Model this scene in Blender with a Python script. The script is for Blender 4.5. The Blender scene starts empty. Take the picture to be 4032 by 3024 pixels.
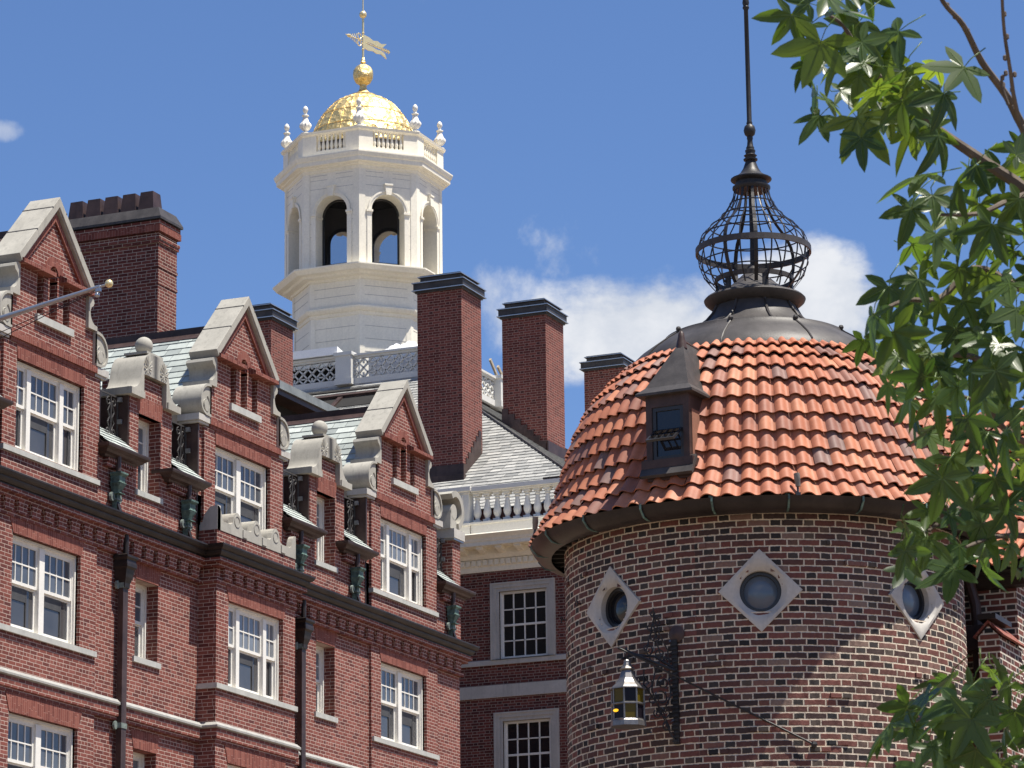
import bpy, bmesh, math, random
from math import sin, cos, pi, radians, sqrt, atan2, hypot
from mathutils import Vector, Matrix

random.seed(7)
scene = bpy.context.scene
COL = scene.collection

# ------------------------------------------------------------------ camera
cam_data = bpy.data.cameras.new("camera")
cam = bpy.data.objects.new("camera", cam_data)
COL.objects.link(cam)
_R = (0.39419222, -0.91894518, -0.01233864)
_D = (0.22018033, 0.10746664, -0.9695213)
_F = (0.89226292, 0.37946102, 0.24469617)
cam.matrix_world = Matrix(((_R[0], -_D[0], -_F[0], 0.0), (_R[1], -_D[1], -_F[1], 0.0),
                           (_R[2], -_D[2], -_F[2], 1.6), (0, 0, 0, 1)))
cam_data.sensor_width = 36.0
cam_data.lens = 36.0 * 13700.0 / 4032.0
cam_data.clip_start = 0.1
cam_data.clip_end = 6000.0
cam_data.dof.use_dof = True
cam_data.dof.focus_distance = 55.0
cam_data.dof.aperture_fstop = 30.0
scene.camera = cam
scene.render.engine = 'CYCLES'
scene.cycles.max_bounces = 6
scene.cycles.use_denoising = True

# ------------------------------------------------------------------ colour management
vs = scene.view_settings
vs.view_transform = 'Standard'
vs.look = 'None'
vs.exposure = 0.85
vs.gamma = 1.0
vs.use_curve_mapping = False

# ------------------------------------------------------------------ sun
SUN_EL, SUN_AZ = radians(69.5), radians(-87.0)
sun_dir = Vector((cos(SUN_EL) * cos(SUN_AZ), cos(SUN_EL) * sin(SUN_AZ), sin(SUN_EL)))
sd = bpy.data.lights.new("sun", 'SUN')
sd.energy = 5.0
sd.angle = radians(0.5)
sd.color = (1.0, 0.94, 0.84)
so = bpy.data.objects.new("sun", sd)
COL.objects.link(so)
so.location = (0, 0, 60)
so.rotation_euler = (-sun_dir).to_track_quat('-Z', 'Y').to_euler()

# ------------------------------------------------------------------ world: Nishita sky with fair-weather clouds
world = bpy.data.worlds.new("World")
scene.world = world
world.use_nodes = True


class NT:
    """tiny helper to write node trees as expressions"""
    def __init__(self, tree):
        self.t = tree

    def n(self, typ, **kw):
        nd = self.t.nodes.new(typ)
        for k, v in kw.items():
            setattr(nd, k, v)
        return nd

    def link(self, a, b):
        self.t.links.new(a, b)

    def inp(self, sock, v):
        if hasattr(v, 'is_output') or isinstance(v, bpy.types.NodeSocket):
            self.t.links.new(v, sock)
        else:
            sock.default_value = v

    def m(self, op, a, b=0.0, c=0.0):
        nd = self.n('ShaderNodeMath', operation=op)
        self.inp(nd.inputs[0], a)
        self.inp(nd.inputs[1], b)
        if len(nd.inputs) > 2:
            self.inp(nd.inputs[2], c)
        return nd.outputs[0]

    def add(self, a, b): return self.m('ADD', a, b)
    def sub(self, a, b): return self.m('SUBTRACT', a, b)
    def mul(self, a, b): return self.m('MULTIPLY', a, b)
    def div(self, a, b): return self.m('DIVIDE', a, b)
    def lt(self, a, b): return self.m('LESS_THAN', a, b)
    def gt(self, a, b): return self.m('GREATER_THAN', a, b)
    def floor(self, a): return self.m('FLOOR', a)

    def fmod(self, a, b):
        return self.m('FLOORED_MODULO', a, b)

    def lerp(self, f, a, b):
        nd = self.n('ShaderNodeMix', data_type='FLOAT')
        self.inp(nd.inputs[0], f)
        self.inp(nd.inputs[2], a)
        self.inp(nd.inputs[3], b)
        return nd.outputs[0]

    def mix(self, f, a, b, blend='MIX'):
        nd = self.n('ShaderNodeMix', data_type='RGBA', blend_type=blend)
        self.inp(nd.inputs[0], f)
        self.inp(nd.inputs[6], a)
        self.inp(nd.inputs[7], b)
        return nd.outputs[2]

    def smooth(self, x, a, b):
        nd = self.n('ShaderNodeMapRange', interpolation_type='SMOOTHSTEP')
        self.inp(nd.inputs[0], x)
        nd.inputs[1].default_value = a
        nd.inputs[2].default_value = b
        return nd.outputs[0]

    def ramp(self, f, stops, interp='LINEAR'):
        nd = self.n('ShaderNodeValToRGB')
        cr = nd.color_ramp
        cr.interpolation = interp
        while len(cr.elements) < len(stops):
            cr.elements.new(0.5)
        for e, (p, c) in zip(cr.elements, stops):
            e.position = p
            e.color = (c[0], c[1], c[2], 1.0)
        self.inp(nd.inputs[0], f)
        return nd.outputs[0]

    def comb(self, x, y, z=0.0):
        nd = self.n('ShaderNodeCombineXYZ')
        self.inp(nd.inputs[0], x)
        self.inp(nd.inputs[1], y)
        self.inp(nd.inputs[2], z)
        return nd.outputs[0]

    def noise(self, vec, scale, detail=3.0, rough=0.55):
        nd = self.n('ShaderNodeTexNoise')
        if vec is not None:
            self.link(vec, nd.inputs['Vector'])
        nd.inputs['Scale'].default_value = scale
        nd.inputs['Detail'].default_value = detail
        nd.inputs['Roughness'].default_value = rough
        return nd.outputs[0]

    def white(self, vec):
        nd = self.n('ShaderNodeTexWhiteNoise', noise_dimensions='3D')
        self.link(vec, nd.inputs['Vector'])
        return nd.outputs[0]


w = NT(world.node_tree)
for nd in list(world.node_tree.nodes):
    world.node_tree.nodes.remove(nd)
wout = w.n('ShaderNodeOutputWorld')
bg = w.n('ShaderNodeBackground')
sky = w.n('ShaderNodeTexSky', sky_type='NISHITA')
sky.sun_disc = False
sky.sun_elevation = SUN_EL
sky.sun_rotation = radians(177.0)
sky.altitude = 0.0
sky.air_density = 1.0
sky.dust_density = 0.0
sky.ozone_density = 2.2
tc = w.n('ShaderNodeTexCoord')
sep = w.n('ShaderNodeSeparateXYZ')
w.link(tc.outputs['Generated'], sep.inputs[0])
deg = 180.0 / pi
az = w.mul(w.m('ARCTAN2', sep.outputs[1], sep.outputs[0]), deg)
el = w.mul(w.m('ARCSINE', sep.outputs[2]), deg)
cv = w.comb(w.mul(az, 0.75), el, 0.0)
n1 = w.noise(cv, 0.85, 8.0, 0.58)
n2 = w.noise(w.comb(w.add(w.mul(az, 1.2), w.mul(el, 0.5)), w.sub(el, w.mul(az, 0.5)), 3.7), 0.9, 9.0, 0.6)


def blob(a0, e0, ra, re):
    dx = w.div(w.sub(az, a0), ra)
    dy = w.div(w.sub(el, e0), re)
    return w.sub(1.0, w.add(w.mul(dx, dx), w.mul(dy, dy)))


def cloud(a0, e0, ra, re, amt, noise, lo, hi, strength):
    f = w.add(blob(a0, e0, ra, re), w.mul(w.sub(noise, 0.5), amt))
    return w.mul(w.smooth(f, lo, hi), strength)


cl = cloud(20.8, 15.0, 2.2, 1.15, 2.4, n1, -0.05, 0.8, 0.97)
for args in ((17.9, 15.3, 1.7, 1.2, 2.4, n1, 0.0, 0.8, 0.97),
             (23.0, 15.5, 0.75, 0.9, 3.2, n2, 0.1, 1.4, 0.7),
             (22.3, 16.3, 0.7, 0.9, 4.5, n2, 0.3, 1.9, 0.6),
             (31.75, 18.25, 0.5, 0.22, 2.4, n2, 0.2, 1.2, 0.5),
             (24.4, 20.6, 0.5, 0.4, 3.4, n2, 0.8, 2.4, 0.25),
             (16.2, 20.5, 1.6, 0.3, 3.4, n2, 0.6, 2.0, 0.3)):
    cl = w.m('MAXIMUM', cl, cloud(*args))
SKY_GAIN = (0.93, 1.11, 1.45, 1.0)
skyc = w.mix(1.0, sky.outputs[0], SKY_GAIN, 'MULTIPLY')
# pale haze added low on the horizon to make the fill light less blue
skyc = w.mix(w.smooth(el, 9.0, -2.0), skyc, (4.6, 4.4, 4.0, 1.0))
# unseen scattered clouds added outside the view to whiten the fill light
fcv = w.comb(w.div(sep.outputs[0], w.add(sep.outputs[2], 0.25)), w.div(sep.outputs[1], w.add(sep.outputs[2], 0.25)), 1.7)
far = w.smooth(w.noise(fcv, 1.4, 7.0, 0.55), 0.52, 0.66)
awayv = w.m('MAXIMUM', w.smooth(w.m('ABSOLUTE', w.sub(az, 23.0)), 15.0, 28.0), w.smooth(el, 26.0, 34.0))
far = w.mul(w.mul(far, awayv), w.smooth(el, 2.0, 8.0))
ccol = w.mix(w.smooth(n1, 0.35, 0.7), (7.2, 7.7, 8.6, 1.0), (9.6, 9.8, 10.2, 1.0))
w.link(w.mix(w.m('MAXIMUM', cl, w.mul(far, 0.75)), skyc, ccol), bg.inputs[0])
bg.inputs[1].default_value = 0.05
w.link(bg.outputs[0], wout.inputs[0])


# ------------------------------------------------------------------ materials
def new_mat(name):
    m = bpy.data.materials.new(name)
    m.use_nodes = True
    t = NT(m.node_tree)
    p = m.node_tree.nodes['Principled BSDF']
    return m, t, p


def set_p(p, base=None, rough=None, metal=None, spec=None):
    if base is not None:
        p.inputs['Base Color'].default_value = (base[0], base[1], base[2], 1)
    if rough is not None:
        p.inputs['Roughness'].default_value = rough
    if metal is not None:
        p.inputs['Metallic'].default_value = metal
    if spec is not None:
        p.inputs['Specular IOR Level'].default_value = spec


def wall_uv(t):
    """u runs along the wall, v is height, whichever way the wall faces"""
    g = t.n('ShaderNodeNewGeometry')
    sp = t.n('ShaderNodeSeparateXYZ')
    t.link(g.outputs['Position'], sp.inputs[0])
    sn = t.n('ShaderNodeSeparateXYZ')
    t.link(g.outputs['True Normal'], sn.inputs[0])
    side = t.gt(t.m('ABSOLUTE', sn.outputs[0]), t.m('ABSOLUTE', sn.outputs[1]))
    u = t.lerp(side, sp.outputs[0], sp.outputs[1])
    return g.outputs['Position'], u, sp.outputs[2]


def cyl_uv(t, cx, cy, R):
    g = t.n('ShaderNodeNewGeometry')
    sp = t.n('ShaderNodeSeparateXYZ')
    t.link(g.outputs['Position'], sp.inputs[0])
    a = t.m('ARCTAN2', t.sub(sp.outputs[1], cy), t.sub(sp.outputs[0], cx))
    return g.outputs['Position'], t.mul(a, R), sp.outputs[2]


def brick_mat(name, stops, mortar, bond='common', bw=0.215, bh=0.0677, mj=0.011, cyl=None,
              header_stops=None, stain=0.25, rough=0.85, bump=0.35, soft=0.0):
    m, t, p = new_mat(name)
    pos, u, v = cyl_uv(t, *cyl) if cyl else wall_uv(t)
    # small waviness so courses are not ruler-straight
    wob = t.noise(pos, 1.7, 2.0)
    wob2 = t.noise(pos, 9.0, 2.0)
    v = t.add(v, t.mul(t.sub(wob, 0.5), 0.012))
    v = t.add(v, t.mul(t.sub(wob2, 0.5), 0.010 if cyl else 0.004))
    u = t.add(u, t.mul(t.sub(wob2, 0.5), 0.012 if cyl else 0.005))
    if bond == 'soldier':
        u, v = v, u
    row = t.floor(t.div(v, bh))
    fv = t.sub(t.div(v, bh), row)
    rr = t.white(t.comb(row, 3.1, 7.7))
    if bond == 'flemish':
        hw = bw * 0.5
        P = bw + hw
        uo = t.add(u, t.mul(t.fmod(row, 2.0), P * 0.5))
        uo = t.add(uo, t.mul(t.sub(rr, 0.5), 0.03))
        cell = t.floor(t.div(uo, P))
        pp = t.sub(uo, t.mul(cell, P))
        ish = t.gt(pp, bw)
        fu = t.sub(pp, t.mul(ish, bw))
        wid = t.lerp(ish, bw, hw)
        col = t.add(t.mul(cell, 2.0), ish)
    else:
        if bond == 'common':
            ish = t.lt(t.fmod(row, 6.0), 0.5)
        else:
            ish = t.mul(row, 0.0)
        wid = t.lerp(ish, bw, bw * 0.5)
        uo = t.add(u, t.mul(wid, t.add(t.mul(t.fmod(row, 2.0), 0.5), t.mul(rr, 0.16 if bond != 'soldier' else 0.9))))
        col = t.floor(t.div(uo, wid))
        fu = t.sub(uo, t.mul(col, wid))
    du = t.m('MINIMUM', fu, t.sub(wid, fu))
    dv = t.mul(t.m('MINIMUM', fv, t.sub(1.0, fv)), bh)
    edge = t.m('MINIMUM', du, dv)
    if cyl:
        edge = t.add(edge, t.mul(t.sub(t.noise(pos, 26.0, 3.0, 0.6), 0.5), 0.014))
    face = t.smooth(edge, mj * 0.5 - 0.002 - soft, mj * 0.5 + 0.002 + soft)
    rnd = t.white(t.comb(col, row, 1.3))
    c = t.ramp(rnd, stops)
    if header_stops:
        rnd2 = t.white(t.comb(col, row, 9.2))
        c = t.mix(ish, c, t.ramp(rnd2, header_stops))
    fine = t.noise(pos, 38.0, 4.0, 0.7)
    c = t.mix(0.55, c, t.ramp(fine, [(0.25, (0.55, 0.55, 0.55)), (0.75, (1.3, 1.3, 1.3))]), 'MULTIPLY')
    mc = t.mix(t.noise(pos, 6.0, 3.0), (mortar[0] * 0.75, mortar[1] * 0.75, mortar[2] * 0.75, 1),
               (mortar[0] * 1.15, mortar[1] * 1.15, mortar[2] * 1.15, 1))
    c = t.mix(face, mc, c)
    big = t.noise(pos, 0.9, 5.0, 0.6)
    c = t.mix(stain, c, t.ramp(big, [(0.3, (0.55, 0.5, 0.5)), (0.55, (1, 1, 1)), (0.75, (1.25, 1.2, 1.2))]), 'MULTIPLY')
    t.link(c, p.inputs['Base Color'])
    p.inputs['Roughness'].default_value = rough
    p.inputs['Specular IOR Level'].default_value = 0.25
    b = t.n('ShaderNodeBump')
    b.inputs['Strength'].default_value = bump
    b.inputs['Distance'].default_value = 0.012
    t.link(t.add(t.mul(face, 0.8), t.mul(fine, 0.5 if cyl else 0.25)), b.inputs['Height'])
    t.link(b.outputs[0], p.inputs['Normal'])
    return m


def stone_mat(name, base, var=0.18, scale=3.0, rough=0.8, streak=0.0, bump=0.15):
    m, t, p = new_mat(name)
    g = t.n('ShaderNodeNewGeometry')
    pos = g.outputs['Position']
    a = t.noise(pos, scale, 6.0, 0.65)
    b_ = t.noise(pos, scale * 14, 3.0, 0.6)
    lo = tuple(x * (1 - var) for x in base)
    hi = tuple(min(1, x * (1 + var)) for x in base)
    c = t.ramp(a, [(0.3, lo), (0.7, hi)])
    c = t.mix(0.35, c, t.ramp(b_, [(0.3, (0.8, 0.8, 0.8)), (0.7, (1.12, 1.12, 1.12))]), 'MULTIPLY')
    if streak:
        mp = t.n('ShaderNodeMapping')
        mp.inputs['Scale'].default_value = (5.0, 5.0, 0.6)
        t.link(pos, mp.inputs[0])
        s = t.noise(mp.outputs[0], 2.0, 4.0, 0.6)
        c = t.mix(t.mul(t.smooth(s, 0.5, 0.72), streak), c, (base[0] * 0.45, base[1] * 0.45, base[2] * 0.47, 1))
    t.link(c, p.inputs['Base Color'])
    set_p(p, rough=rough, spec=0.3)
    if bump:
        bn = t.n('ShaderNodeBump')
        bn.inputs['Strength'].default_value = bump
        bn.inputs['Distance'].default_value = 0.01
        t.link(b_, bn.inputs['Height'])
        t.link(bn.outputs[0], p.inputs['Normal'])
    return m


def tint_mat(name, stops, rough=0.7, var=0.3, scale=20.0, metal=0.0, spec=0.3, bump=0.1):
    """colour picked per face from the mesh's own 'tint' attribute (slates, tiles, leaves)"""
    m, t, p = new_mat(name)
    at = t.n('ShaderNodeAttribute')
    at.attribute_name = 'tint'
    g = t.n('ShaderNodeNewGeometry')
    c = t.ramp(at.outputs['Fac'], stops)
    nz = t.noise(g.outputs['Position'], scale, 4.0, 0.65)
    c = t.mix(var, c, t.ramp(nz, [(0.25, (0.6, 0.6, 0.6)), (0.75, (1.35, 1.35, 1.35))]), 'MULTIPLY')
    t.link(c, p.inputs['Base Color'])
    set_p(p, rough=rough, metal=metal, spec=spec)
    if bump:
        bn = t.n('ShaderNodeBump')
        bn.inputs['Strength'].default_value = bump
        bn.inputs['Distance'].default_value = 0.01
        t.link(nz, bn.inputs['Height'])
        t.link(bn.outputs[0], p.inputs['Normal'])
    return m


def glass_mat(name, base, rough=0.04):
    m, t, p = new_mat(name)
    g = t.n('ShaderNodeNewGeometry')
    nz = t.noise(g.outputs['Position'], 1.6, 2.0)
    c = t.mix(nz, (base[0] * 0.6, base[1] * 0.6, base[2] * 0.6, 1), (base[0] * 1.5, base[1] * 1.5, base[2] * 1.5, 1))
    t.link(c, p.inputs['Base Color'])
    set_p(p, rough=rough, spec=0.6)
    bn = t.n('ShaderNodeBump')
    bn.inputs['Strength'].default_value = 0.04
    bn.inputs['Distance'].default_value = 0.05
    t.link(t.noise(g.outputs['Position'], 2.5, 1.0), bn.inputs['Height'])
    t.link(bn.outputs[0], p.inputs['Normal'])
    return m


RED = [(0.0, (0.105, 0.032, 0.028)), (0.25, (0.15, 0.044, 0.034)), (0.7, (0.195, 0.059, 0.044)), (1.0, (0.235, 0.080, 0.062))]
M_BRICK = brick_mat('red_brick', RED, (0.47, 0.365, 0.31), mj=0.0105)
M_SOLDIER = brick_mat('soldier_brick', [(0, (0.14, 0.040, 0.030)), (0.5, (0.195, 0.060, 0.044)), (1, (0.24, 0.085, 0.062))],
                      (0.30, 0.15, 0.12), bond='soldier', bw=0.21, bh=0.068, mj=0.009)
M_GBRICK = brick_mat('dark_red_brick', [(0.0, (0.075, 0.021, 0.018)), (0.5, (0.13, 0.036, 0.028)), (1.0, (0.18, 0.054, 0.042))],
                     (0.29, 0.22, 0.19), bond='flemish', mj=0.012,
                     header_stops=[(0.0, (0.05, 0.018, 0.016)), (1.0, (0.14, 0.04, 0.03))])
M_CHIM = brick_mat('chimney_brick', [(0.0, (0.085, 0.022, 0.018)), (0.5, (0.14, 0.038, 0.03)), (1.0, (0.185, 0.058, 0.044))],
                   (0.42, 0.34, 0.28), mj=0.011)
M_LIME = stone_mat('limestone', (0.345, 0.33, 0.288), 0.14, 2.0, streak=0.35)
M_LIME2 = stone_mat('shaded_limestone_trim', (0.44, 0.42, 0.385), 0.12, 2.0, streak=0.25)
M_GRAN = stone_mat('granite_sill', (0.42, 0.42, 0.39), 0.12, 6.0, streak=0.2)
M_WHITE = stone_mat('white_paint', (0.74, 0.72, 0.66), 0.05, 2.0, rough=0.5, bump=0.03)
M_CREAM = stone_mat('cream_paint', (0.84, 0.79, 0.66), 0.06, 1.2, rough=0.55, bump=0.03, streak=0.10)
M_COPPER = stone_mat('brown_copper', (0.055, 0.034, 0.030), 0.45, 2.5, rough=0.45, streak=0.4)
M_GUTTER = stone_mat('dark_gutter_copper', (0.026, 0.020, 0.018), 0.5, 2.0, rough=0.42, streak=0.5)
M_GUTTER.node_tree.nodes['Principled BSDF'].inputs['Specular IOR Level'].default_value = 0.22
M_ZINC = stone_mat('grey_metal_roof', (0.20, 0.215, 0.21), 0.25, 3.0, rough=0.45, streak=0.3)
M_STRING = stone_mat('grey_string_course_stone', (0.31, 0.305, 0.285), 0.15, 4.0, streak=0.3)
M_LEAD = stone_mat('dark_lead', (0.055, 0.050, 0.048), 0.35, 4.0, rough=0.5, streak=0.35)
M_VERDI = stone_mat('verdigris_copper', (0.085, 0.14, 0.122), 0.75, 9.0, rough=0.6, streak=0.6)
M_IRON = stone_mat('black_iron', (0.022, 0.021, 0.022), 0.3, 8.0, rough=0.45)
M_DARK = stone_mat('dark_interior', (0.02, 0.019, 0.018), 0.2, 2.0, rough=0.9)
M_GLASS_UP = glass_mat('curtained_glass', (0.17, 0.185, 0.20))
M_GLASS_LO = glass_mat('dark_glass', (0.035, 0.04, 0.05))
M_GLASS_U2 = glass_mat('pale_curtained_glass', (0.23, 0.235, 0.24))
M_GLASS_U3 = glass_mat('dim_glass', (0.085, 0.095, 0.11))
M_GLASS_L2 = glass_mat('half_lit_glass', (0.06, 0.06, 0.062))
M_GLASS_G = glass_mat('black_glass', (0.012, 0.012, 0.014))
M_GLASS_B = glass_mat('sky_glass', (0.10, 0.13, 0.17), 0.12)
M_BLIND = stone_mat('roller_blind', (0.34, 0.36, 0.38), 0.1, 3.0, rough=0.7)
M_SLATE = tint_mat('green_slate', [(0, (0.24, 0.265, 0.255)), (0.5, (0.36, 0.395, 0.37)), (1, (0.48, 0.515, 0.485))], 0.55, 0.35, 9.0)
M_GSLATE = tint_mat('grey_slate', [(0, (0.20, 0.203, 0.196)), (0.5, (0.30, 0.30, 0.285)), (1, (0.40, 0.395, 0.37))], 0.55, 0.35, 9.0)
M_TILE = tint_mat('clay_tile', [(0, (0.20, 0.125, 0.108)), (0.15, (0.21, 0.102, 0.08)), (0.32, (0.32, 0.115, 0.068)),
                                (0.7, (0.39, 0.142, 0.078)), (1, (0.45, 0.185, 0.105))], 0.62, 0.5, 9.0)
TCX, TCY, TR = 34.05, 11.645, 2.08
M_TBRICK = brick_mat('weathered_flemish_brick',
                     [(0.0, (0.055, 0.038, 0.035)), (0.3, (0.095, 0.046, 0.040)), (0.6, (0.14, 0.056, 0.046)), (0.85, (0.175, 0.068, 0.055)), (1.0, (0.21, 0.15, 0.12))],
                     (0.60, 0.52, 0.41), bond='flemish', bw=0.222, bh=0.0665, mj=0.0138, cyl=(TCX, TCY, TR),
                     header_stops=[(0.0, (0.02, 0.02, 0.022)), (0.5, (0.05, 0.043, 0.04)), (0.8, (0.10, 0.075, 0.06)), (1.0, (0.17, 0.055, 0.042))],
                     stain=0.35, bump=0.7, soft=0.001)
M_WBRICK = brick_mat('wing_flemish_brick',
                     [(0.0, (0.05, 0.028, 0.026)), (0.5, (0.13, 0.042, 0.034)), (1.0, (0.21, 0.075, 0.055))],
                     (0.56, 0.51, 0.43), bond='flemish', bw=0.222, bh=0.0665, mj=0.017,
                     header_stops=[(0.0, (0.02, 0.02, 0.022)), (0.6, (0.06, 0.05, 0.045)), (1.0, (0.16, 0.055, 0.042))],
                     stain=0.35, bump=0.6, soft=0.001)


def gold_mat():
    m, t, p = new_mat('gold_leaf')
    g = t.n('ShaderNodeNewGeometry')
    vn = t.n('ShaderNodeTexVoronoi')
    vn.inputs['Scale'].default_value = 5.0
    t.link(g.outputs['Position'], vn.inputs['Vector'])
    nz = t.noise(g.outputs['Position'], 14.0, 4.0, 0.6)
    c = t.ramp(nz, [(0.3, (0.66, 0.46, 0.16)), (0.7, (0.86, 0.70, 0.36))])
    t.link(c, p.inputs['Base Color'])
    set_p(p, rough=0.46, metal=0.8)
    b = t.n('ShaderNodeBump')
    b.inputs['Strength'].default_value = 0.75
    b.inputs['Distance'].default_value = 0.07
    t.link(t.add(vn.outputs[0], t.mul(nz, 0.5)), b.inputs['Height'])
    t.link(b.outputs[0], p.inputs['Normal'])
    return m


M_GOLD = gold_mat()
m, t, p = new_mat('pale_gilt')
set_p(p, (0.80, 0.66, 0.36), 0.35, 0.6)
M_GILT = m
m, t, p = new_mat('bright_steel')
set_p(p, (0.45, 0.46, 0.47), 0.35, 0.8)
M_STEEL = m
M_PEWTER = stone_mat('pewter_lantern_metal', (0.20, 0.19, 0.185), 0.25, 20.0, rough=0.38, bump=0.05)
M_PEWTER.node_tree.nodes['Principled BSDF'].inputs['Metallic'].default_value = 0.75
m, t, p = new_mat('amber_glass')
set_p(p, (0.075, 0.055, 0.004), 0.25, spec=0.2)
M_AMBER = m
m, t, p = new_mat('lit_bulb')
set_p(p, (1, 0.6, 0.05), 0.4)
p.inputs['Emission Color'].default_value = (1.0, 0.50, 0.02, 1)
p.inputs['Emission Strength'].default_value = 0.7
M_BULB = m
m, t, p = new_mat('purple_black_glass')
set_p(p, (0.010, 0.008, 0.012), 0.2, spec=0.15)
M_PURPLE = m
m, t, p = new_mat('black_plastic')
set_p(p, (0.02, 0.02, 0.022), 0.35)
M_BLACK = m
M_TARP = stone_mat('white_tarp', (0.82, 0.82, 0.81), 0.03, 2.0, rough=0.4, bump=0.3)
M_WOOD = stone_mat('weathered_board', (0.42, 0.36, 0.27), 0.25, 6.0, rough=0.7)
M_REDWOOD = stone_mat('red_brown_cladding', (0.115, 0.045, 0.035), 0.2, 2.0, rough=0.6)
M_GROUND = stone_mat('pavement', (0.19, 0.145, 0.108), 0.2, 0.5, rough=0.9)
M_BARK = stone_mat('grey_bark', (0.13, 0.105, 0.085), 0.35, 14.0, rough=0.9)


def leaf_mat():
    m, t, p = new_mat('sweetgum_leaf')
    at = t.n('ShaderNodeAttribute')
    at.attribute_name = 'tint'
    g = t.n('ShaderNodeNewGeometry')
    nz = t.noise(g.outputs['Position'], 30.0, 3.0)
    top = t.ramp(at.outputs['Fac'], [(0, (0.020, 0.044, 0.015)), (0.5, (0.042, 0.082, 0.022)), (1, (0.095, 0.150, 0.036))])
    bot = t.ramp(at.outputs['Fac'], [(0, (0.028, 0.055, 0.022)), (1, (0.085, 0.135, 0.042))])
    c = t.mix(g.outputs['Backfacing'], top, bot)
    c = t.mix(0.3, c, t.ramp(nz, [(0.3, (0.7, 0.7, 0.7)), (0.7, (1.25, 1.25, 1.25))]), 'MULTIPLY')
    t.link(c, p.inputs['Base Color'])
    set_p(p, rough=0.36, spec=0.55)
    tr = t.n('ShaderNodeBsdfTranslucent')
    t.link(t.ramp(at.outputs['Fac'], [(0, (0.06, 0.13, 0.012)), (0.5, (0.13, 0.22, 0.018)), (1, (0.36, 0.48, 0.04))]), tr.inputs[0])
    mx = t.n('ShaderNodeMixShader')
    mx.inputs[0].default_value = 0.48
    t.link(p.outputs[0], mx.inputs[1])
    t.link(tr.outputs[0], mx.inputs[2])
    out = m.node_tree.nodes['Material Output']
    t.link(mx.outputs[0], out.inputs[0])
    return m


M_LEAF = leaf_mat()


def screen_mat():
    m, t, p = new_mat('black_insect_screen')
    set_p(p, (0.01, 0.01, 0.012), 0.7)
    tr = t.n('ShaderNodeBsdfTransparent')
    mx = t.n('ShaderNodeMixShader')
    mx.inputs[0].default_value = 0.22
    t.link(tr.outputs[0], mx.inputs[1])
    t.link(p.outputs[0], mx.inputs[2])
    t.link(mx.outputs[0], m.node_tree.nodes['Material Output'].inputs[0])
    return m


M_SCREEN = screen_mat()


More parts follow.
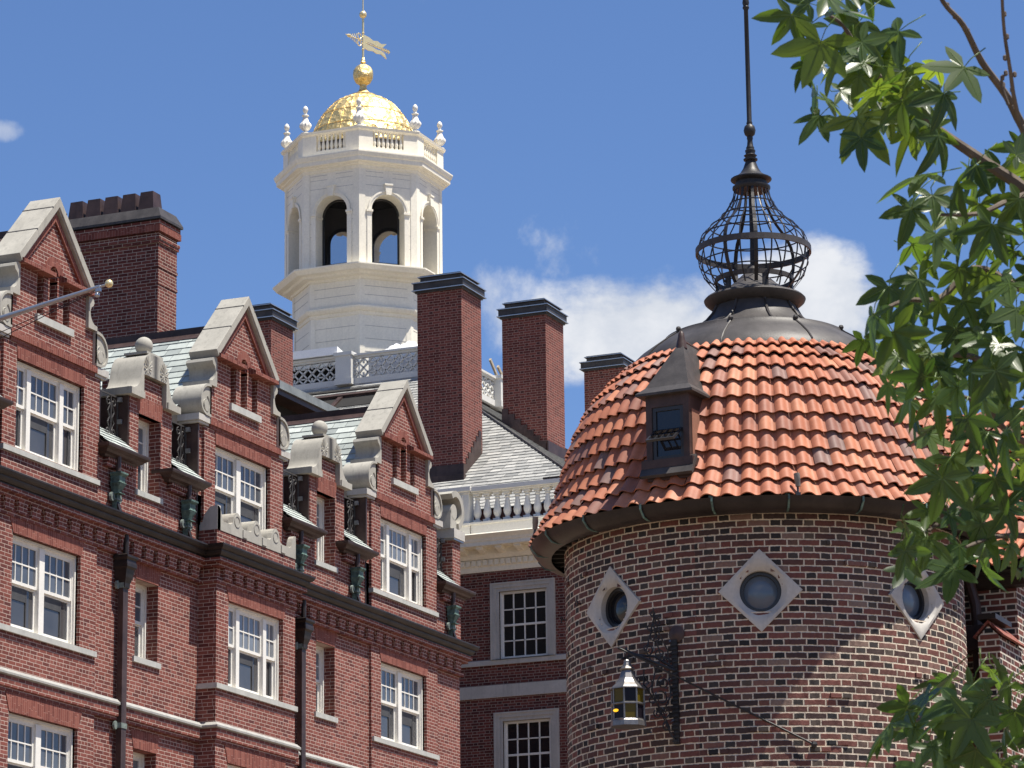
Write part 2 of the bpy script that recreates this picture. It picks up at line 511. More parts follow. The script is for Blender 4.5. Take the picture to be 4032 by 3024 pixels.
# ------------------------------------------------------------------ mesh building
class MB:
    def __init__(self):
        self.v, self.f, self.t = [], [], []
        self.smooth = False

    def face(self, pts, tint=0.5):
        i = len(self.v)
        self.v.extend(tuple(p) for p in pts)
        self.f.append(tuple(range(i, i + len(pts))))
        self.t.append(tint)

    def mesh(self, vs_, fs, tint=0.5):
        i = len(self.v)
        self.v.extend(tuple(p) for p in vs_)
        for f in fs:
            self.f.append(tuple(i + k for k in f))
            self.t.append(tint)

    def box(self, x0, x1, y0, y1, z0, z1, tint=0.5):
        p = [(x0, y0, z0), (x1, y0, z0), (x1, y1, z0), (x0, y1, z0), (x0, y0, z1), (x1, y0, z1), (x1, y1, z1), (x0, y1, z1)]
        self.mesh(p, [(0, 3, 2, 1), (4, 5, 6, 7), (0, 1, 5, 4), (1, 2, 6, 5), (2, 3, 7, 6), (3, 0, 4, 7)], tint)
        return self

    def prism(self, pts, axis, a, b, tint=0.5):
        """polygon pts extruded along axis: 'y' pts=(x,z), 'x' pts=(y,z), 'z' pts=(x,y)"""
        def P(q, d):
            if axis == 'y': return (q[0], d, q[1])
            if axis == 'x': return (d, q[0], q[1])
            return (q[0], q[1], d)
        n = len(pts)
        vs_ = [P(q, a) for q in pts] + [P(q, b) for q in pts]
        fs = [tuple(range(n)), tuple(range(2 * n - 1, n - 1, -1))]
        fs += [(i, n + i, n + (i + 1) % n, (i + 1) % n) for i in range(n)]
        self.mesh(vs_, fs, tint)
        return self

    def ring_prism(self, outer, inner, axis, a, b, closed=True, tint=0.5):
        def P(q, d):
            if axis == 'y': return (q[0], d, q[1])
            if axis == 'x': return (d, q[0], q[1])
            return (q[0], q[1], d)
        n = len(outer)
        vs_ = [P(q, a) for q in outer] + [P(q, a) for q in inner] + [P(q, b) for q in outer] + [P(q, b) for q in inner]
        fs = []
        rng = range(n) if closed else range(n - 1)
        for i in rng:
            j = (i + 1) % n
            fs += [(i, j, n + j, n + i), (2 * n + i, 3 * n + i, 3 * n + j, 2 * n + j),
                   (i, 2 * n + i, 2 * n + j, j), (n + i, n + j, 3 * n + j, 3 * n + i)]
        if not closed:
            fs += [(0, n, 3 * n, 2 * n), (n - 1, 3 * n - 1, 4 * n - 1, 2 * n - 1)]
        self.mesh(vs_, fs, tint)
        return self

    def lathe(self, prof, c=(0, 0, 0), n=24, a0=0.0, a1=2 * pi, tint=0.5):
        full = abs(a1 - a0 - 2 * pi) < 1e-6
        k = n if full else n + 1
        vs_ = []
        for r, z in prof:
            for i in range(k):
                a = a0 + (a1 - a0) * i / n
                vs_.append((c[0] + r * cos(a), c[1] + r * sin(a), c[2] + z))
        fs = []
        for j in range(len(prof) - 1):
            for i in range(n):
                i2 = (i + 1) % k
                fs.append((j * k + i, j * k + i2, (j + 1) * k + i2, (j + 1) * k + i))
        if full and prof[0] != prof[-1]:
            if prof[0][0] > 1e-4: fs.append(tuple(range(k - 1, -1, -1)))
            if prof[-1][0] > 1e-4: fs.append(tuple((len(prof) - 1) * k + i for i in range(k)))
        self.mesh(vs_, fs, tint)
        return self

    def sweep(self, prof, path, closed=False, tint=0.5):
        """profile (out, z) swept along a level path of (x, y); 'out' is to the right of travel"""
        n = len(path)
        vs_ = []
        for i in range(n):
            p = Vector(path[i])
            d0 = d1 = None
            if closed or i > 0: d0 = (p - Vector(path[i - 1])).normalized()
            if closed or i < n - 1: d1 = (Vector(path[(i + 1) % n]) - p).normalized()
            d0 = d0 or d1
            d1 = d1 or d0
            n0 = Vector((d0.y, -d0.x))
            n1 = Vector((d1.y, -d1.x))
            mt = (n0 + n1)
            mt = mt / max(0.2, mt.dot(n0))
            for o, z in prof:
                vs_.append((p.x + mt.x * o, p.y + mt.y * o, z))
        k = len(prof)
        fs = []
        for i in range(n if closed else n - 1):
            i2 = (i + 1) % n
            for j in range(k):
                j2 = (j + 1) % k
                fs.append((i * k + j, i * k + j2, i2 * k + j2, i2 * k + j))
        if not closed:
            fs.append(tuple(range(k)))
            fs.append(tuple((n - 1) * k + j for j in range(k - 1, -1, -1)))
        self.mesh(vs_, fs, tint)
        return self

    def tube(self, pts, r, n=6, tint=0.5, closed=False):
        pts = [Vector(p) for p in pts]
        rs = r if isinstance(r, (list, tuple)) else [r] * len(pts)
        vs_ = []
        up = Vector((0.12, 0.31, 0.94)).normalized()
        N = len(pts)
        for i, p in enumerate(pts):
            if closed:
                d = (pts[(i + 1) % N] - pts[i - 1]).normalized()
            else:
                d = (pts[min(i + 1, N - 1)] - pts[max(i - 1, 0)]).normalized()
            ref = up if abs(d.dot(up)) < 0.95 else Vector((1, 0, 0))
            a = d.cross(ref).normalized()
            b = d.cross(a).normalized()
            for k in range(n):
                th = 2 * pi * k / n
                vs_.append(p + (a * cos(th) + b * sin(th)) * rs[i])
        fs = []
        for i in range(N if closed else N - 1):
            i2 = (i + 1) % N
            for k in range(n):
                k2 = (k + 1) % n
                fs.append((i * n + k, i * n + k2, i2 * n + k2, i2 * n + k))
        if not closed:
            fs.append(tuple(range(n - 1, -1, -1)))
            fs.append(tuple((N - 1) * n + k for k in range(n)))
        self.mesh(vs_, fs, tint)
        return self

    def ball(self, c, r, n=16, sz=1.0):
        k = n // 2
        prof = [(max(1e-5, r * sin(pi * i / k)), -r * sz * cos(pi * i / k)) for i in range(k + 1)]
        return self.lathe(prof, c, n)

    def xform(self, M, start=0):
        for i in range(start, len(self.v)):
            self.v[i] = tuple(M @ Vector(self.v[i]))
        return self


def wpos(o):
    p = Vector((0, 0, 0))
    while o is not None:
        p = p + Vector(o.location)
        o = o.parent
    return p


def put(name, mb, mat, parent=None, base=None, smooth=False, recalc=True, bevel=0.0):
    """link a builder's faces as ONE mesh object; base = its origin in world space"""
    me = bpy.data.meshes.new(name)
    if base is None:
        if parent is not None:
            base = wpos(parent)
        else:
            xs = [v[0] for v in mb.v]; ys = [v[1] for v in mb.v]; zs = [v[2] for v in mb.v]
            base = Vector(((min(xs) + max(xs)) / 2, (min(ys) + max(ys)) / 2, min(zs)))
    base = Vector(base)
    me.from_pydata([(v[0] - base.x, v[1] - base.y, v[2] - base.z) for v in mb.v], [], mb.f)
    at = me.attributes.new('tint', 'FLOAT', 'FACE')
    at.data.foreach_set('value', mb.t)
    if recalc:
        bm = bmesh.new()
        bm.from_mesh(me)
        bmesh.ops.remove_doubles(bm, verts=bm.verts, dist=1e-5)
        bmesh.ops.recalc_face_normals(bm, faces=bm.faces)
        bm.to_mesh(me)
        bm.free()
    if smooth:
        me.polygons.foreach_set('use_smooth', [True] * len(me.polygons))
        me.set_sharp_from_angle(angle=radians(38))
    me.materials.append(mat)
    o = bpy.data.objects.new(name, me)
    COL.objects.link(o)
    if parent is not None:
        o.parent = parent
        o.location = base - wpos(parent)
    else:
        o.location = base
    if bevel:
        md = o.modifiers.new('bevel', 'BEVEL')
        md.width = bevel
        md.segments = 2
        md.limit_method = 'ANGLE'
    return o


def thing(name, label, cat, loc, group=None):
    o = bpy.data.objects.new(name, None)
    o.empty_display_size = 0.3
    COL.objects.link(o)
    o.location = loc
    return tag(o, label, cat, group)


def tag(o, label=None, cat=None, group=None, kind=None):
    if label: o['label'] = label
    if cat: o['category'] = cat
    if group: o['group'] = group
    if kind: o['kind'] = kind
    return o


def wall_y(mb, y, x0, x1, z0, z1, holes=(), depth=0.12, face=-1):
    """wall in the plane Y=y with rectangular holes and their reveals going to y+depth"""
    xs = sorted({x0, x1, *[h[0] for h in holes], *[h[1] for h in holes]})
    zs = sorted({z0, z1, *[h[2] for h in holes], *[h[3] for h in holes]})
    xs = [x for x in xs if x0 <= x <= x1]
    zs = [z for z in zs if z0 <= z <= z1]
    for i in range(len(xs) - 1):
        for j in range(len(zs) - 1):
            cx, cz = (xs[i] + xs[i + 1]) / 2, (zs[j] + zs[j + 1]) / 2
            if any(h[0] < cx < h[1] and h[2] < cz < h[3] for h in holes): continue
            mb.face([(xs[i], y, zs[j]), (xs[i + 1], y, zs[j]), (xs[i + 1], y, zs[j + 1]), (xs[i], y, zs[j + 1])])
    for a, b, c, d in holes:
        Y = y + depth
        mb.face([(a, y, c), (a, Y, c), (a, Y, d), (a, y, d)])
        mb.face([(b, y, c), (b, y, d), (b, Y, d), (b, Y, c)])
        mb.face([(a, y, d), (a, Y, d), (b, Y, d), (b, y, d)])
        mb.face([(a, y, c), (b, y, c), (b, Y, c), (a, Y, c)])


def wall_x(mb, x, y0, y1, z0, z1, holes=(), depth=0.12):
    ys = sorted({y0, y1, *[h[0] for h in holes], *[h[1] for h in holes]})
    zs = sorted({z0, z1, *[h[2] for h in holes], *[h[3] for h in holes]})
    for i in range(len(ys) - 1):
        for j in range(len(zs) - 1):
            cy, cz = (ys[i] + ys[i + 1]) / 2, (zs[j] + zs[j + 1]) / 2
            if any(h[0] < cy < h[1] and h[2] < cz < h[3] for h in holes): continue
            mb.face([(x, ys[i], zs[j]), (x, ys[i], zs[j + 1]), (x, ys[i + 1], zs[j + 1]), (x, ys[i + 1], zs[j])])
    for a, b, c, d in holes:
        X = x + depth
        mb.face([(x, a, c), (X, a, c), (X, a, d), (x, a, d)])
        mb.face([(x, b, c), (x, b, d), (X, b, d), (X, b, c)])
        mb.face([(x, a, d), (X, a, d), (X, b, d), (x, b, d)])
        mb.face([(x, a, c), (x, b, c), (X, b, c), (X, a, c)])


def slates(mb, o, e, s, n, length, height, expo=0.2, wid=(0.2, 0.42), clip=None, seed=1):
    """overlapping slate courses on the plane at o; e along the eave, s up the slope, n outward"""
    rnd = random.Random(seed)
    o, e, s, n = Vector(o), Vector(e), Vector(s), Vector(n)
    rows = int(height / expo + 0.999)
    for r in range(rows):
        a = r * expo
        b = min(a + expo + 0.03, height)
        L0, L1 = (0.0, length) if clip is None else clip(a + expo * 0.5)
        if L1 - L0 < 0.05: continue
        x = L0 - rnd.random() * wid[0]
        base = rnd.uniform(-0.08, 0.08)
        while x < L1:
            w_ = rnd.uniform(*wid)
            xa, xb = max(x + 0.003, L0), min(x + w_ - 0.003, L1)
            x += w_
            if xb - xa < 0.02: continue
            lift = 0.020 + rnd.uniform(0, 0.006)
            ja = a + rnd.uniform(-0.006, 0.006)
            tint = min(1, max(0, rnd.gauss(0.5, 0.22) + base))
            p0, p1 = o + e * xa + s * ja + n * lift, o + e * xb + s * ja + n * lift
            p2, p3 = o + e * xb + s * b + n * 0.004, o + e * xa + s * b + n * 0.004
            q0, q1 = p0 - n * 0.018, p1 - n * 0.018
            mb.face([p0, p1, p2, p3], tint)
            mb.face([q0, q1, p1, p0], tint * 0.5)


ground = tag(put('ground', MB().box(-150, 350, -250, 250, -0.5, 0.0), M_GROUND), kind='structure')
# ================================================================== RED BRICK HALL (left)
YW, YP, YB = 29.66, 29.60, 29.28          # wall, end pavilions, middle bay
GC = (49.62, 56.66, 63.80)                # gable centre lines
hall = thing('brick_hall', 'red brick hall with three stone coped gables rising above a dark gutter', 'building', (57.0, 29.6, 0))


def sash_window(x0, x1, z0, z1, y, kind, label=None):
    """white timber window in the opening: casing, mullions, sashes; parts glass and sill below it"""
    f = MB()
    ya, yb = y + 0.09, y + 0.20
    cw = 0.075
    # casing with a stepped moulding
    for (o, i, a, b) in ((0.0, 0.045, ya, yb), (0.045, cw, ya + 0.035, yb)):
        f.box(x0 + o, x0 + i, a, b, z0, z1)
        f.box(x1 - i, x1 - o, a, b, z0, z1)
        f.box(x0 + i, x1 - i, a, b, z1 - i, z1 - o)
    f.box(x0 + cw, x1 - cw, ya - 0.01, yb, z0, z0 + 0.035)
    W = x1 - x0
    if kind == 'triple':
        mul = ((x0 + .485, x0 + .615), (x0 + 1.565, x0 + 1.695))
        cols = (2, 4, 2)
    elif kind == 'double':
        mul = ((x0 + W / 2 - .085, x0 + W / 2 + .085),)
        cols = (4, 4)
    else:
        mul = ()
        cols = (2,)
    for a, b in mul:
        f.box(a, b, ya + 0.004, yb, z0 + 0.035, z1 - cw)
    edges = [x0 + cw] + [e for ab in mul for e in ab] + [x1 - cw]
    zt, zb = z1 - cw, z0 + 0.035
    zm = zb + (zt - zb) * 0.515
    gu, gl, bl = MB(), MB(), MB()
    rs = random.Random(int(x0 * 100 + z0 * 7))
    for k in range(len(cols)):
        a, b = edges[2 * k], edges[2 * k + 1]
        y1, y2 = y + 0.135, y + 0.172
        st = 0.045
        # upper sash
        f.box(a, a + st, y1, y1 + .035, zm, zt); f.box(b - st, b, y1, y1 + .035, zm, zt)
        f.box(a + st, b - st, y1, y1 + .035, zt - .05, zt); f.box(a + st, b - st, y1 - .004, y1 + .035, zm - 0.01, zm + .045)
        n = cols[k]
        for q in range(1, n):
            xx = a + st + (b - a - 2 * st) * q / n
            f.box(xx - .012, xx + .012, y1 + .006, y1 + .03, zm + .045, zt - .05)
        zc = (zm + .045 + zt - .05) / 2
        f.box(a + st, b - st, y1 + .004, y1 + .028, zc - .012, zc + .012)
        # lower sash
        f.box(a, a + st, y2, y2 + .035, zb, zm); f.box(b - st, b, y2, y2 + .035, zb, zm)
        f.box(a + st, b - st, y2, y2 + .035, zb, zb + .07); f.box(a + st, b - st, y2, y2 + .03, zm - .04, zm)
        gu.face([(a + st, y1 + .02, zm), (b - st, y1 + .02, zm), (b - st, y1 + .02, zt), (a + st, y1 + .02, zt)])
        gl.face([(a + st, y2 + .02, zb), (b - st, y2 + .02, zb), (b - st, y2 + .02, zm), (a + st, y2 + .02, zm)])
        # inner screen frame seen in the lower sash
        fx = a + st + (b - a - 2 * st) * 0.72
        bl.box(fx, fx + 0.035, y2 + .004, y2 + .012, zb + .07, zm - .05)
        if n == 4:
            bl.box(a + st, fx, y2 + .006, y2 + .012, zm - .2 - 0.12 * rs.random(), zm - .04)
    win = put('window', f, M_WHITE, hall)
    if label: win['label'] = label
    put('upper_glass', gu, rs.choice((M_GLASS_UP, M_GLASS_UP, M_GLASS_U2, M_GLASS_U3)), win)
    put('lower_glass', gl, rs.choice((M_GLASS_LO, M_GLASS_L2)), win)
    if bl.f: put('screen_rail', bl, M_SCRAIL, win)
    return win


M_SCRAIL = stone_mat('grey_screen_rail', (0.062, 0.062, 0.064), 0.2, 4.0, rough=0.6)


def sill(win, x0, x1, y, zt, zb=None, out=0.05, back=0.10):
    zb = zt - 0.095 if zb is None else zb
    s = put('sill', MB().box(x0, x1, y - out, y + back, zb, zt), M_GRAN, win)
    return s


def stretch(mb, y, x0, x1, z0, z1, t=0.012):
    """shallow panel standing 12 mm proud (flat arch of soldier bricks)"""
    mb.box(x0, x1, y - t, y + 0.02, z0, z1)


# ---- walls below the gutter -------------------------------------------------
core = MB()
slimA, slimB = (52.72, 53.54), (59.86, 60.68)
holes = []
for a, b in (slimA, slimB):
    holes += [(a, b, 11.95, 13.34), (a, b, 8.95, 10.34)]
    holes += [(a, b, 14.93, 16.33)]
for (a, b) in ((48.49, 50.71), (62.68, 64.88)):
    holes += [(a, b, 11.80, 13.37), (a, b, 8.85, 10.40)]
for c_ in (49.62, 56.66, 63.80):
    holes += [(c_ - 1.12, c_ + 1.10, 14.82, 16.345)]
wall_y(core, YW, 38.0, 66.70, 0.0, 15.29, holes, 0.32)
core.face([(66.70, YW, 0), (66.70, 46, 0), (66.70, 46, 15.29), (66.70, YW, 15.29)])
core.face([(38.0, YW, 0), (38.0, 46, 0), (38.0, 46, 15.29), (38.0, YW, 15.29)])
put('wall', core, M_BRICK, hall)
put('flat_roof', MB().box(38.0, 66.7, 30.9, 46, 16.4, 16.58), M_LEAD, hall)


def pavilion(c, y, zt, zb, holes, x0=None, x1=None, yb=YW + .02):
    mb = MB()
    x0 = c - 1.57 if x0 is None else x0
    x1 = c + 1.63 if x1 is None else x1
    wall_y(mb, y, x0, x1, zb, zt, holes, 0.09)
    mb.face([(x0, y, zb), (x0, y, zt), (x0, yb, zt), (x0, yb, zb)])
    mb.face([(x1, y, zb), (x1, y, zt), (x1, yb, zt), (x1, yb, zb)])
    return put('pavilion_front', mb, M_BRICK, hall)


W3 = 11.80, 13.37
o1 = (48.49, 50.71)
o2 = (55.50, 57.70)
o3 = (62.68, 64.88)
pavilion(49.62, YP, 14.2, 0, [(o1[0], o1[1], *W3), (o1[0], o1[1], 8.85, 10.40)])
pavilion(63.8, YP, 14.2, 0, [(o3[0], o3[1], *W3), (o3[0], o3[1], 8.85, 10.40)])
pavilion(56.66, YB, 14.62, 0, [(o2[0], o2[1], *W3), (o2[0], o2[1], 8.85, 10.40)], 55.03, 58.20)
for (a, b), y in ((o1, YP), (o2, YB), (o3, YP)):
    for z0, z1, kd in ((11.80, 13.37, None), (8.85, 10.40, None)):
        kind = 'triple' if y == YB else 'double'
        wn = sash_window(a, b, z0, z1, y, kind)
        if y == YB:
            sill(wn, 54.98, b + .53, y, z0 - .01, back=.37)
        else:
            sill(wn, a - .43, b + .52, y, z0 - .01)
for a, b in (slimA, slimB):
    for z0, z1 in ((11.95, 13.34), (8.95, 10.34), (14.93, 16.33)):
        wn = sash_window(a, b, z0, z1, YW + 0.14, 'slim')
        sill(wn, a - .08, b + .08, YW, z0 + .0, z0 - .10, 0.04, 0.14)

# flat arches of soldier bricks over the openings
for (a, b), y in ((o1, YP), (o2, YB), (o3, YP)):
    for z1 in (13.37, 10.40):
        put('flat_arch', MB().prism([(a, z1), (b, z1), (b + .16, z1 + .40), (a - .16, z1 + .40)], 'y', y - .012, y + .02), M_SOLDIER, hall)
for a, b in (slimA, slimB):
    for z1 in (13.34, 10.34, 16.33):
        put('flat_arch', MB().prism([(a, z1), (b, z1), (b + .10, z1 + .32), (a - .10, z1 + .32)], 'y', YW - .012, YW + .02), M_SOLDIER, hall)



def front_path(d=0.0, x0=38.0, x1=66.70):
    """plan line of the facade from left to right, following the middle bay"""
    return [(x0, YW - .06), (55.03, YW - .06), (55.03, YB), (58.20, YB), (58.20, YW - .06), (x1, YW - .06), (x1, 34.0)]


path = front_path()
# string course of stone on a corbelled brick band
put('string_course', MB().sweep([(-.05, 11.08), (.03, 11.08), (.09, 11.02), (.09, 10.985), (.05, 10.965), (-.05, 10.965)], path), M_STRING, hall)
put('corbel_course', MB().sweep([(-.05, 10.96), (.055, 10.96), (.055, 10.79), (.02, 10.775), (.02, 10.72), (-.05, 10.72)], path), M_BRICK, hall)
# cornice: brick corbel table, then the copper gutter
cb = MB()
cb.sweep([(-.05, 14.06), (.17, 14.06), (.17, 13.985), (.10, 13.985), (.10, 13.915), (-.05, 13.915)], path)
cb.sweep([(-.05, 13.70), (.03, 13.70), (.03, 13.63), (-.05, 13.63)], path)


def corbels(mb, xa, xb, y):
    x = xa
    while x < xb:
        mb.box(x, x + .30, y - .085, y + .03, 13.84, 13.913)
        mb.box(x + .035, x + .30, y - .07, y + .03, 13.702, 13.838)
        x += .43


corbels(cb, 38.2, 54.8, YW - .06)
corbels(cb, 55.2, 58.0, YB)
corbels(cb, 58.45, 66.5, YW - .06)
put('corbel_table', cb, M_BRICK, hall)
gut = MB().sweep([(-.03, 14.063), (.14, 14.063), (.14, 14.095), (.165, 14.10), (.195, 14.13), (.21, 14.17), (.21, 14.19), (.24, 14.20), (.268, 14.225), (.282, 14.262), (.29, 14.265), (.29, 14.295), (.25, 14.295), (.23, 14.25), (-.03, 14.25)], path)
put('gutter', gut, M_GUTTER, hall)

# stone cresting on the middle bay
cr = MB()
prof = [(55.03, 14.62), (58.20, 14.62)]
top = []
n = 100
peaks = [(55.06, .14), (55.80, .165), (56.58, .165), (57.36, .165), (58.17, .14)]
for i in range(n + 1):
    x = 55.03 + 3.17 * i / n
    z = 14.80
    for px_, hw in peaks:
        d = abs(x - px_) / hw
        if d < 1: z = max(z, 14.84 + .22 * sqrt(1 - d * d))
        elif d < 1.5: z = max(z, 14.80 + .05 * (1.5 - d) / .5)
    top.append((x, z))
cr.prism([prof[0], prof[1]] + top[::-1], 'y', YB - .01, YB + .10)
crest = put('cresting', cr, M_LIME, hall)
lob = MB()
for px_, hw in peaks:
    if hw < .15: continue
    arc = [(px_ + hw * cos(pi * k / 12), 14.84 + .22 * sin(pi * k / 12)) for k in range(13)]
    lob.prism(arc, 'y', YB + .09, YB + .42)
    ro = [(px_ + .115 * cos(2 * pi * k / 20), 14.90 + .115 * sin(2 * pi * k / 20)) for k in range(20)]
    ri = [(px_ + .09 * cos(2 * pi * k / 20), 14.90 + .09 * sin(2 * pi * k / 20)) for k in range(20)]
    lob.ring_prism(ro, ri, 'y', YB - .02, YB)
    lob.prism([(px_ + hw + .05, 14.64), (px_ + hw + .22, 14.64), (px_ + hw + .22, 14.78), (px_ + hw + .05, 14.78)], 'y', YB - .03, YB + .0)
put('lobe', lob, M_LIME, crest, smooth=True)
sd_ = MB()
sd_.prism([(YB - .01, 14.62), (YB + .36, 14.62), (YB + .36, 14.72), (YB + .30, 14.78), (YB + .26, 14.92), (YB + .14, 15.05), (YB - .01, 15.07)], 'x', 55.03 - .004, 55.03 + .12)
put('side_lobe', sd_, M_LIME2, crest)

# ---- gabled dormers ---------------------------------------------------------
UW = (14.82, 16.345)


def spiral(cx, cz, r0, r1, turns, a0, sgn, n=36):
    return [(cx + sgn * (r0 + (r1 - r0) * k / n) * cos(a0 + turns * 2 * pi * k / n),
             cz + (r0 + (r1 - r0) * k / n) * sin(a0 + turns * 2 * pi * k / n)) for k in range(n + 1)]


def gable(c, kind):
    yf = 29.62
    g = MB()
    lo, hi = c - 1.12, c + 1.10
    # lower stage with the window
    wall_y(g, YP, c - 1.55, c + 1.63, 14.2, 16.60, [(lo, hi, *UW)], 0.09)
    for xe in (c - 1.55, c + 1.63):
        g.face([(xe, YP, 14.2), (xe, YP, 16.6), (xe, YP + .9, 16.6), (xe, YP + .9, 14.2)])
    g.face([(c - 1.55, YP, 16.6), (c + 1.63, YP, 16.6), (c + 1.63, YP + .9, 16.6), (c - 1.55, YP + .9, 16.6)])
    # shallow set-back strips either side
    g.box(c - 1.72, c - 1.55, YP + .06, YP + .9, 14.2, 16.66)
    g.box(c + 1.63, c + 1.66, YP + .06, YP + .9, 14.2, 16.62)
    # upper stage: wide part, narrow part, tympanum
    yb = 30.15
    sl = [(c - .50, c - .28, 17.26, 17.97), (c - .09, c + .17, 17.26, 18.14), (c + .37, c + .59, 17.26, 17.97)]
    wall_y(g, yf, c - 1.14, c + 1.14, 16.62, 17.995, [sl[0], (sl[1][0], sl[1][1], 17.26, 17.995), sl[2]], 0.30)
    for xa, xb in ((c - 1.40, c - 1.14), (c + 1.14, c + 1.40)):
        wall_y(g, yf + .004, xa, xb, 16.62, 17.44)
    for s_, e in ((c - 1.40, 17.44), (c + 1.40, 17.44), (c - 1.14, 18.0), (c + 1.14, 18.0)):
        g.face([(s_, yf, 16.62), (s_, yf, e), (s_, yb, e), (s_, yb, 16.62)])
    # tympanum triangle, with an arch notch over the middle slit
    arch = [(c + .04 - .13 * cos(pi * k / 12), 18.10 + .13 * sin(pi * k / 12)) for k in range(13)]
    tri = [(c - 1.16, 17.99), (c - .09, 17.99)] + arch + [(c + .17, 17.99), (c + 1.16, 17.99), (c, 19.22)]
    g.face([(x, yf, z) for x, z in tri])
    for k in range(12):
        (xa, za), (xb, zb) = arch[k], arch[k + 1]
        g.face([(xa, yf, za), (xb, yf, zb), (xb, yf + .3, zb), (xa, yf + .3, za)])
    for xx in (c - .09, c + .17):
        g.face([(xx, yf, 17.95), (xx, yf, 18.10), (xx, yf + .3, 18.10), (xx, yf + .3, 17.95)])
    g.box(c - .95, c + .95, yf + .28, yf + .36, 17.1, 18.35)
    # back of the parapet
    g.face([(c - 1.4, yb, 16.6), (c + 1.4, yb, 16.6), (c + 1.4, yb, 17.44), (c + 1.14, yb, 17.44), (c + 1.14, yb, 18.0), (c, yb, 19.2), (c - 1.14, yb, 18.0), (c - 1.14, yb, 17.44), (c - 1.4, yb, 17.44)])
    go = put('gable', g, M_BRICK, hall)
    # soldier arch, rowlock band, shoulders and raking rim
    so_ = MB()
    so_.prism([(lo, UW[1]), (hi, UW[1]), (hi + .03, 16.62), (lo - .03, 16.62)], 'y', YP - .012, YP + .02)
    so_.box(c - 1.40, c + 1.46, YP - .055, YP + .05, 16.665, 16.78)
    so_.box(c - 1.36, c + 1.42, YP - .025, YP + .05, 16.60, 16.663)
    # sloped shoulders beside the middle slit
    for xa, xb in ((c - 1.19, c - .13), (c + .22, c + 1.19)):
        so_.prism([(29.46, 17.985), (29.46, 18.055), (29.625, 18.14), (29.64, 17.985)], 'x', xa, xb)
    ao = [(c + .04 - .30 * cos(pi * k / 12), 18.10 + .30 * sin(pi * k / 12)) for k in range(13)]
    ai = [(c + .04 - .135 * cos(pi * k / 12), 18.10 + .135 * sin(pi * k / 12)) for k in range(13)]
    so_.ring_prism(ao, ai, 'y', yf - .012, yf + .01, closed=False)
    for sg in (-1, 1):
        so_.prism([(c + sg * 1.17, 17.99), (c + sg * 1.03, 17.99), (c, 19.03), (c, 19.19)], 'y', 29.575, 29.64)
    put('soldier_course', so_, M_SOLDIER, go)
    # stone coping
    cp, cj = MB(), MB()
    for sg in (-1, 1):
        A, B = (c, 19.455), (c + sg * 1.285, 18.12)
        A2, B2 = (c, 19.27), (c + sg * 1.20, 18.005)
        cp.prism([A, B, B2, A2], 'y', 29.50, 30.10)
        A3, B3 = (c, 19.235), (c + sg * 1.175, 17.99)
        cp.prism([A2, B2, B3, A3], 'y', 29.523, 30.05)
        # open joints between the slabs
        for f_ in (0.18, 0.57):
            P0 = Vector((A[0] + (B[0] - A[0]) * f_, A[1] + (B[1] - A[1]) * f_))
            d = Vector((B[0] - A[0], B[1] - A[1])).normalized() * 0.012
            nrm = Vector((-d.y, d.x)).normalized() * (0.006 if sg < 0 else -0.006)
            if nrm.y < 0: nrm = -nrm
            cj.prism([tuple(P0 - d + nrm), tuple(P0 + d + nrm), tuple(P0 + d - nrm * 3), tuple(P0 - d - nrm * 3)], 'y', 29.496, 30.104)
    cpo = put('coping', cp, M_LIME, go, bevel=0.008)
    put('coping_joint', cj, M_LEAD, cpo)
    # scrolls: ogee bracket above, volute below, on a block
    for sg in (-1, 1):
        up = [(1.145, 17.42), (1.45, 17.42), (1.45, 17.50), (1.34, 17.515), (1.27, 17.56), (1.22, 17.63), (1.20, 17.72), (1.235, 17.80), (1.30, 17.84), (1.335, 17.90), (1.31, 17.955), (1.24, 17.985), (1.145, 17.985)]
        s1 = MB().prism([(c + sg * a, z) for a, z in up], 'y', 29.56, 30.12)
        vol = [(1.405, 16.79), (1.60, 16.795), (1.70, 16.835), (1.77, 16.91), (1.805, 17.01), (1.80, 17.13), (1.755, 17.25), (1.68, 17.34), (1.58, 17.395), (1.47, 17.415), (1.405, 17.415)]
        s1.prism([(c + sg * a, z) for a, z in vol], 'y', 29.565, 30.15)
        # raised edge and eye on the front face
        inner = [(a * .86 + 1.56 * .14 if a > 1.45 else a, 17.09 + (z - 17.09) * .84) for a, z in vol]
        s1.ring_prism([(c + sg * a, z) for a, z in vol], [(c + sg * a, z) for a, z in inner], 'y', 29.535, 29.567)
        s1.prism([(c + sg * (1.56 + .085 * cos(2 * pi * k / 16)), 16.98 + .11 * sin(2 * pi * k / 16)) for k in range(16)], 'y', 29.545, 29.567)
        sp_ = spiral(c + sg * 1.58, 17.02, .16, .05, 1.1, 1.9, sg, 26)
        s1.tube([(x, 29.56, z) for x, z in sp_], .014, 5)
        put('scroll', s1, M_LIME, go, smooth=True)
        blk = MB()
        blk.box(*sorted((c + sg * 1.42, c + sg * 1.86)), YP - .05, 30.12, 16.665, 16.785)
        blk.box(*sorted((c + sg * 1.42, c + sg * 1.82)), YP - .02, 30.10, 16.62, 16.663)
        put('scroll_block', blk, M_LIME2, go)
    put('slit_sill', MB().box(c - .56, c + .66, yf - .06, yf + .2, 17.125, 17.255), M_GRAN, go)
    wn = sash_window(lo, hi, UW[0], UW[1], YP, kind)
    sill(wn, c - 1.57, c + 1.62, YP, 14.79, 14.70)
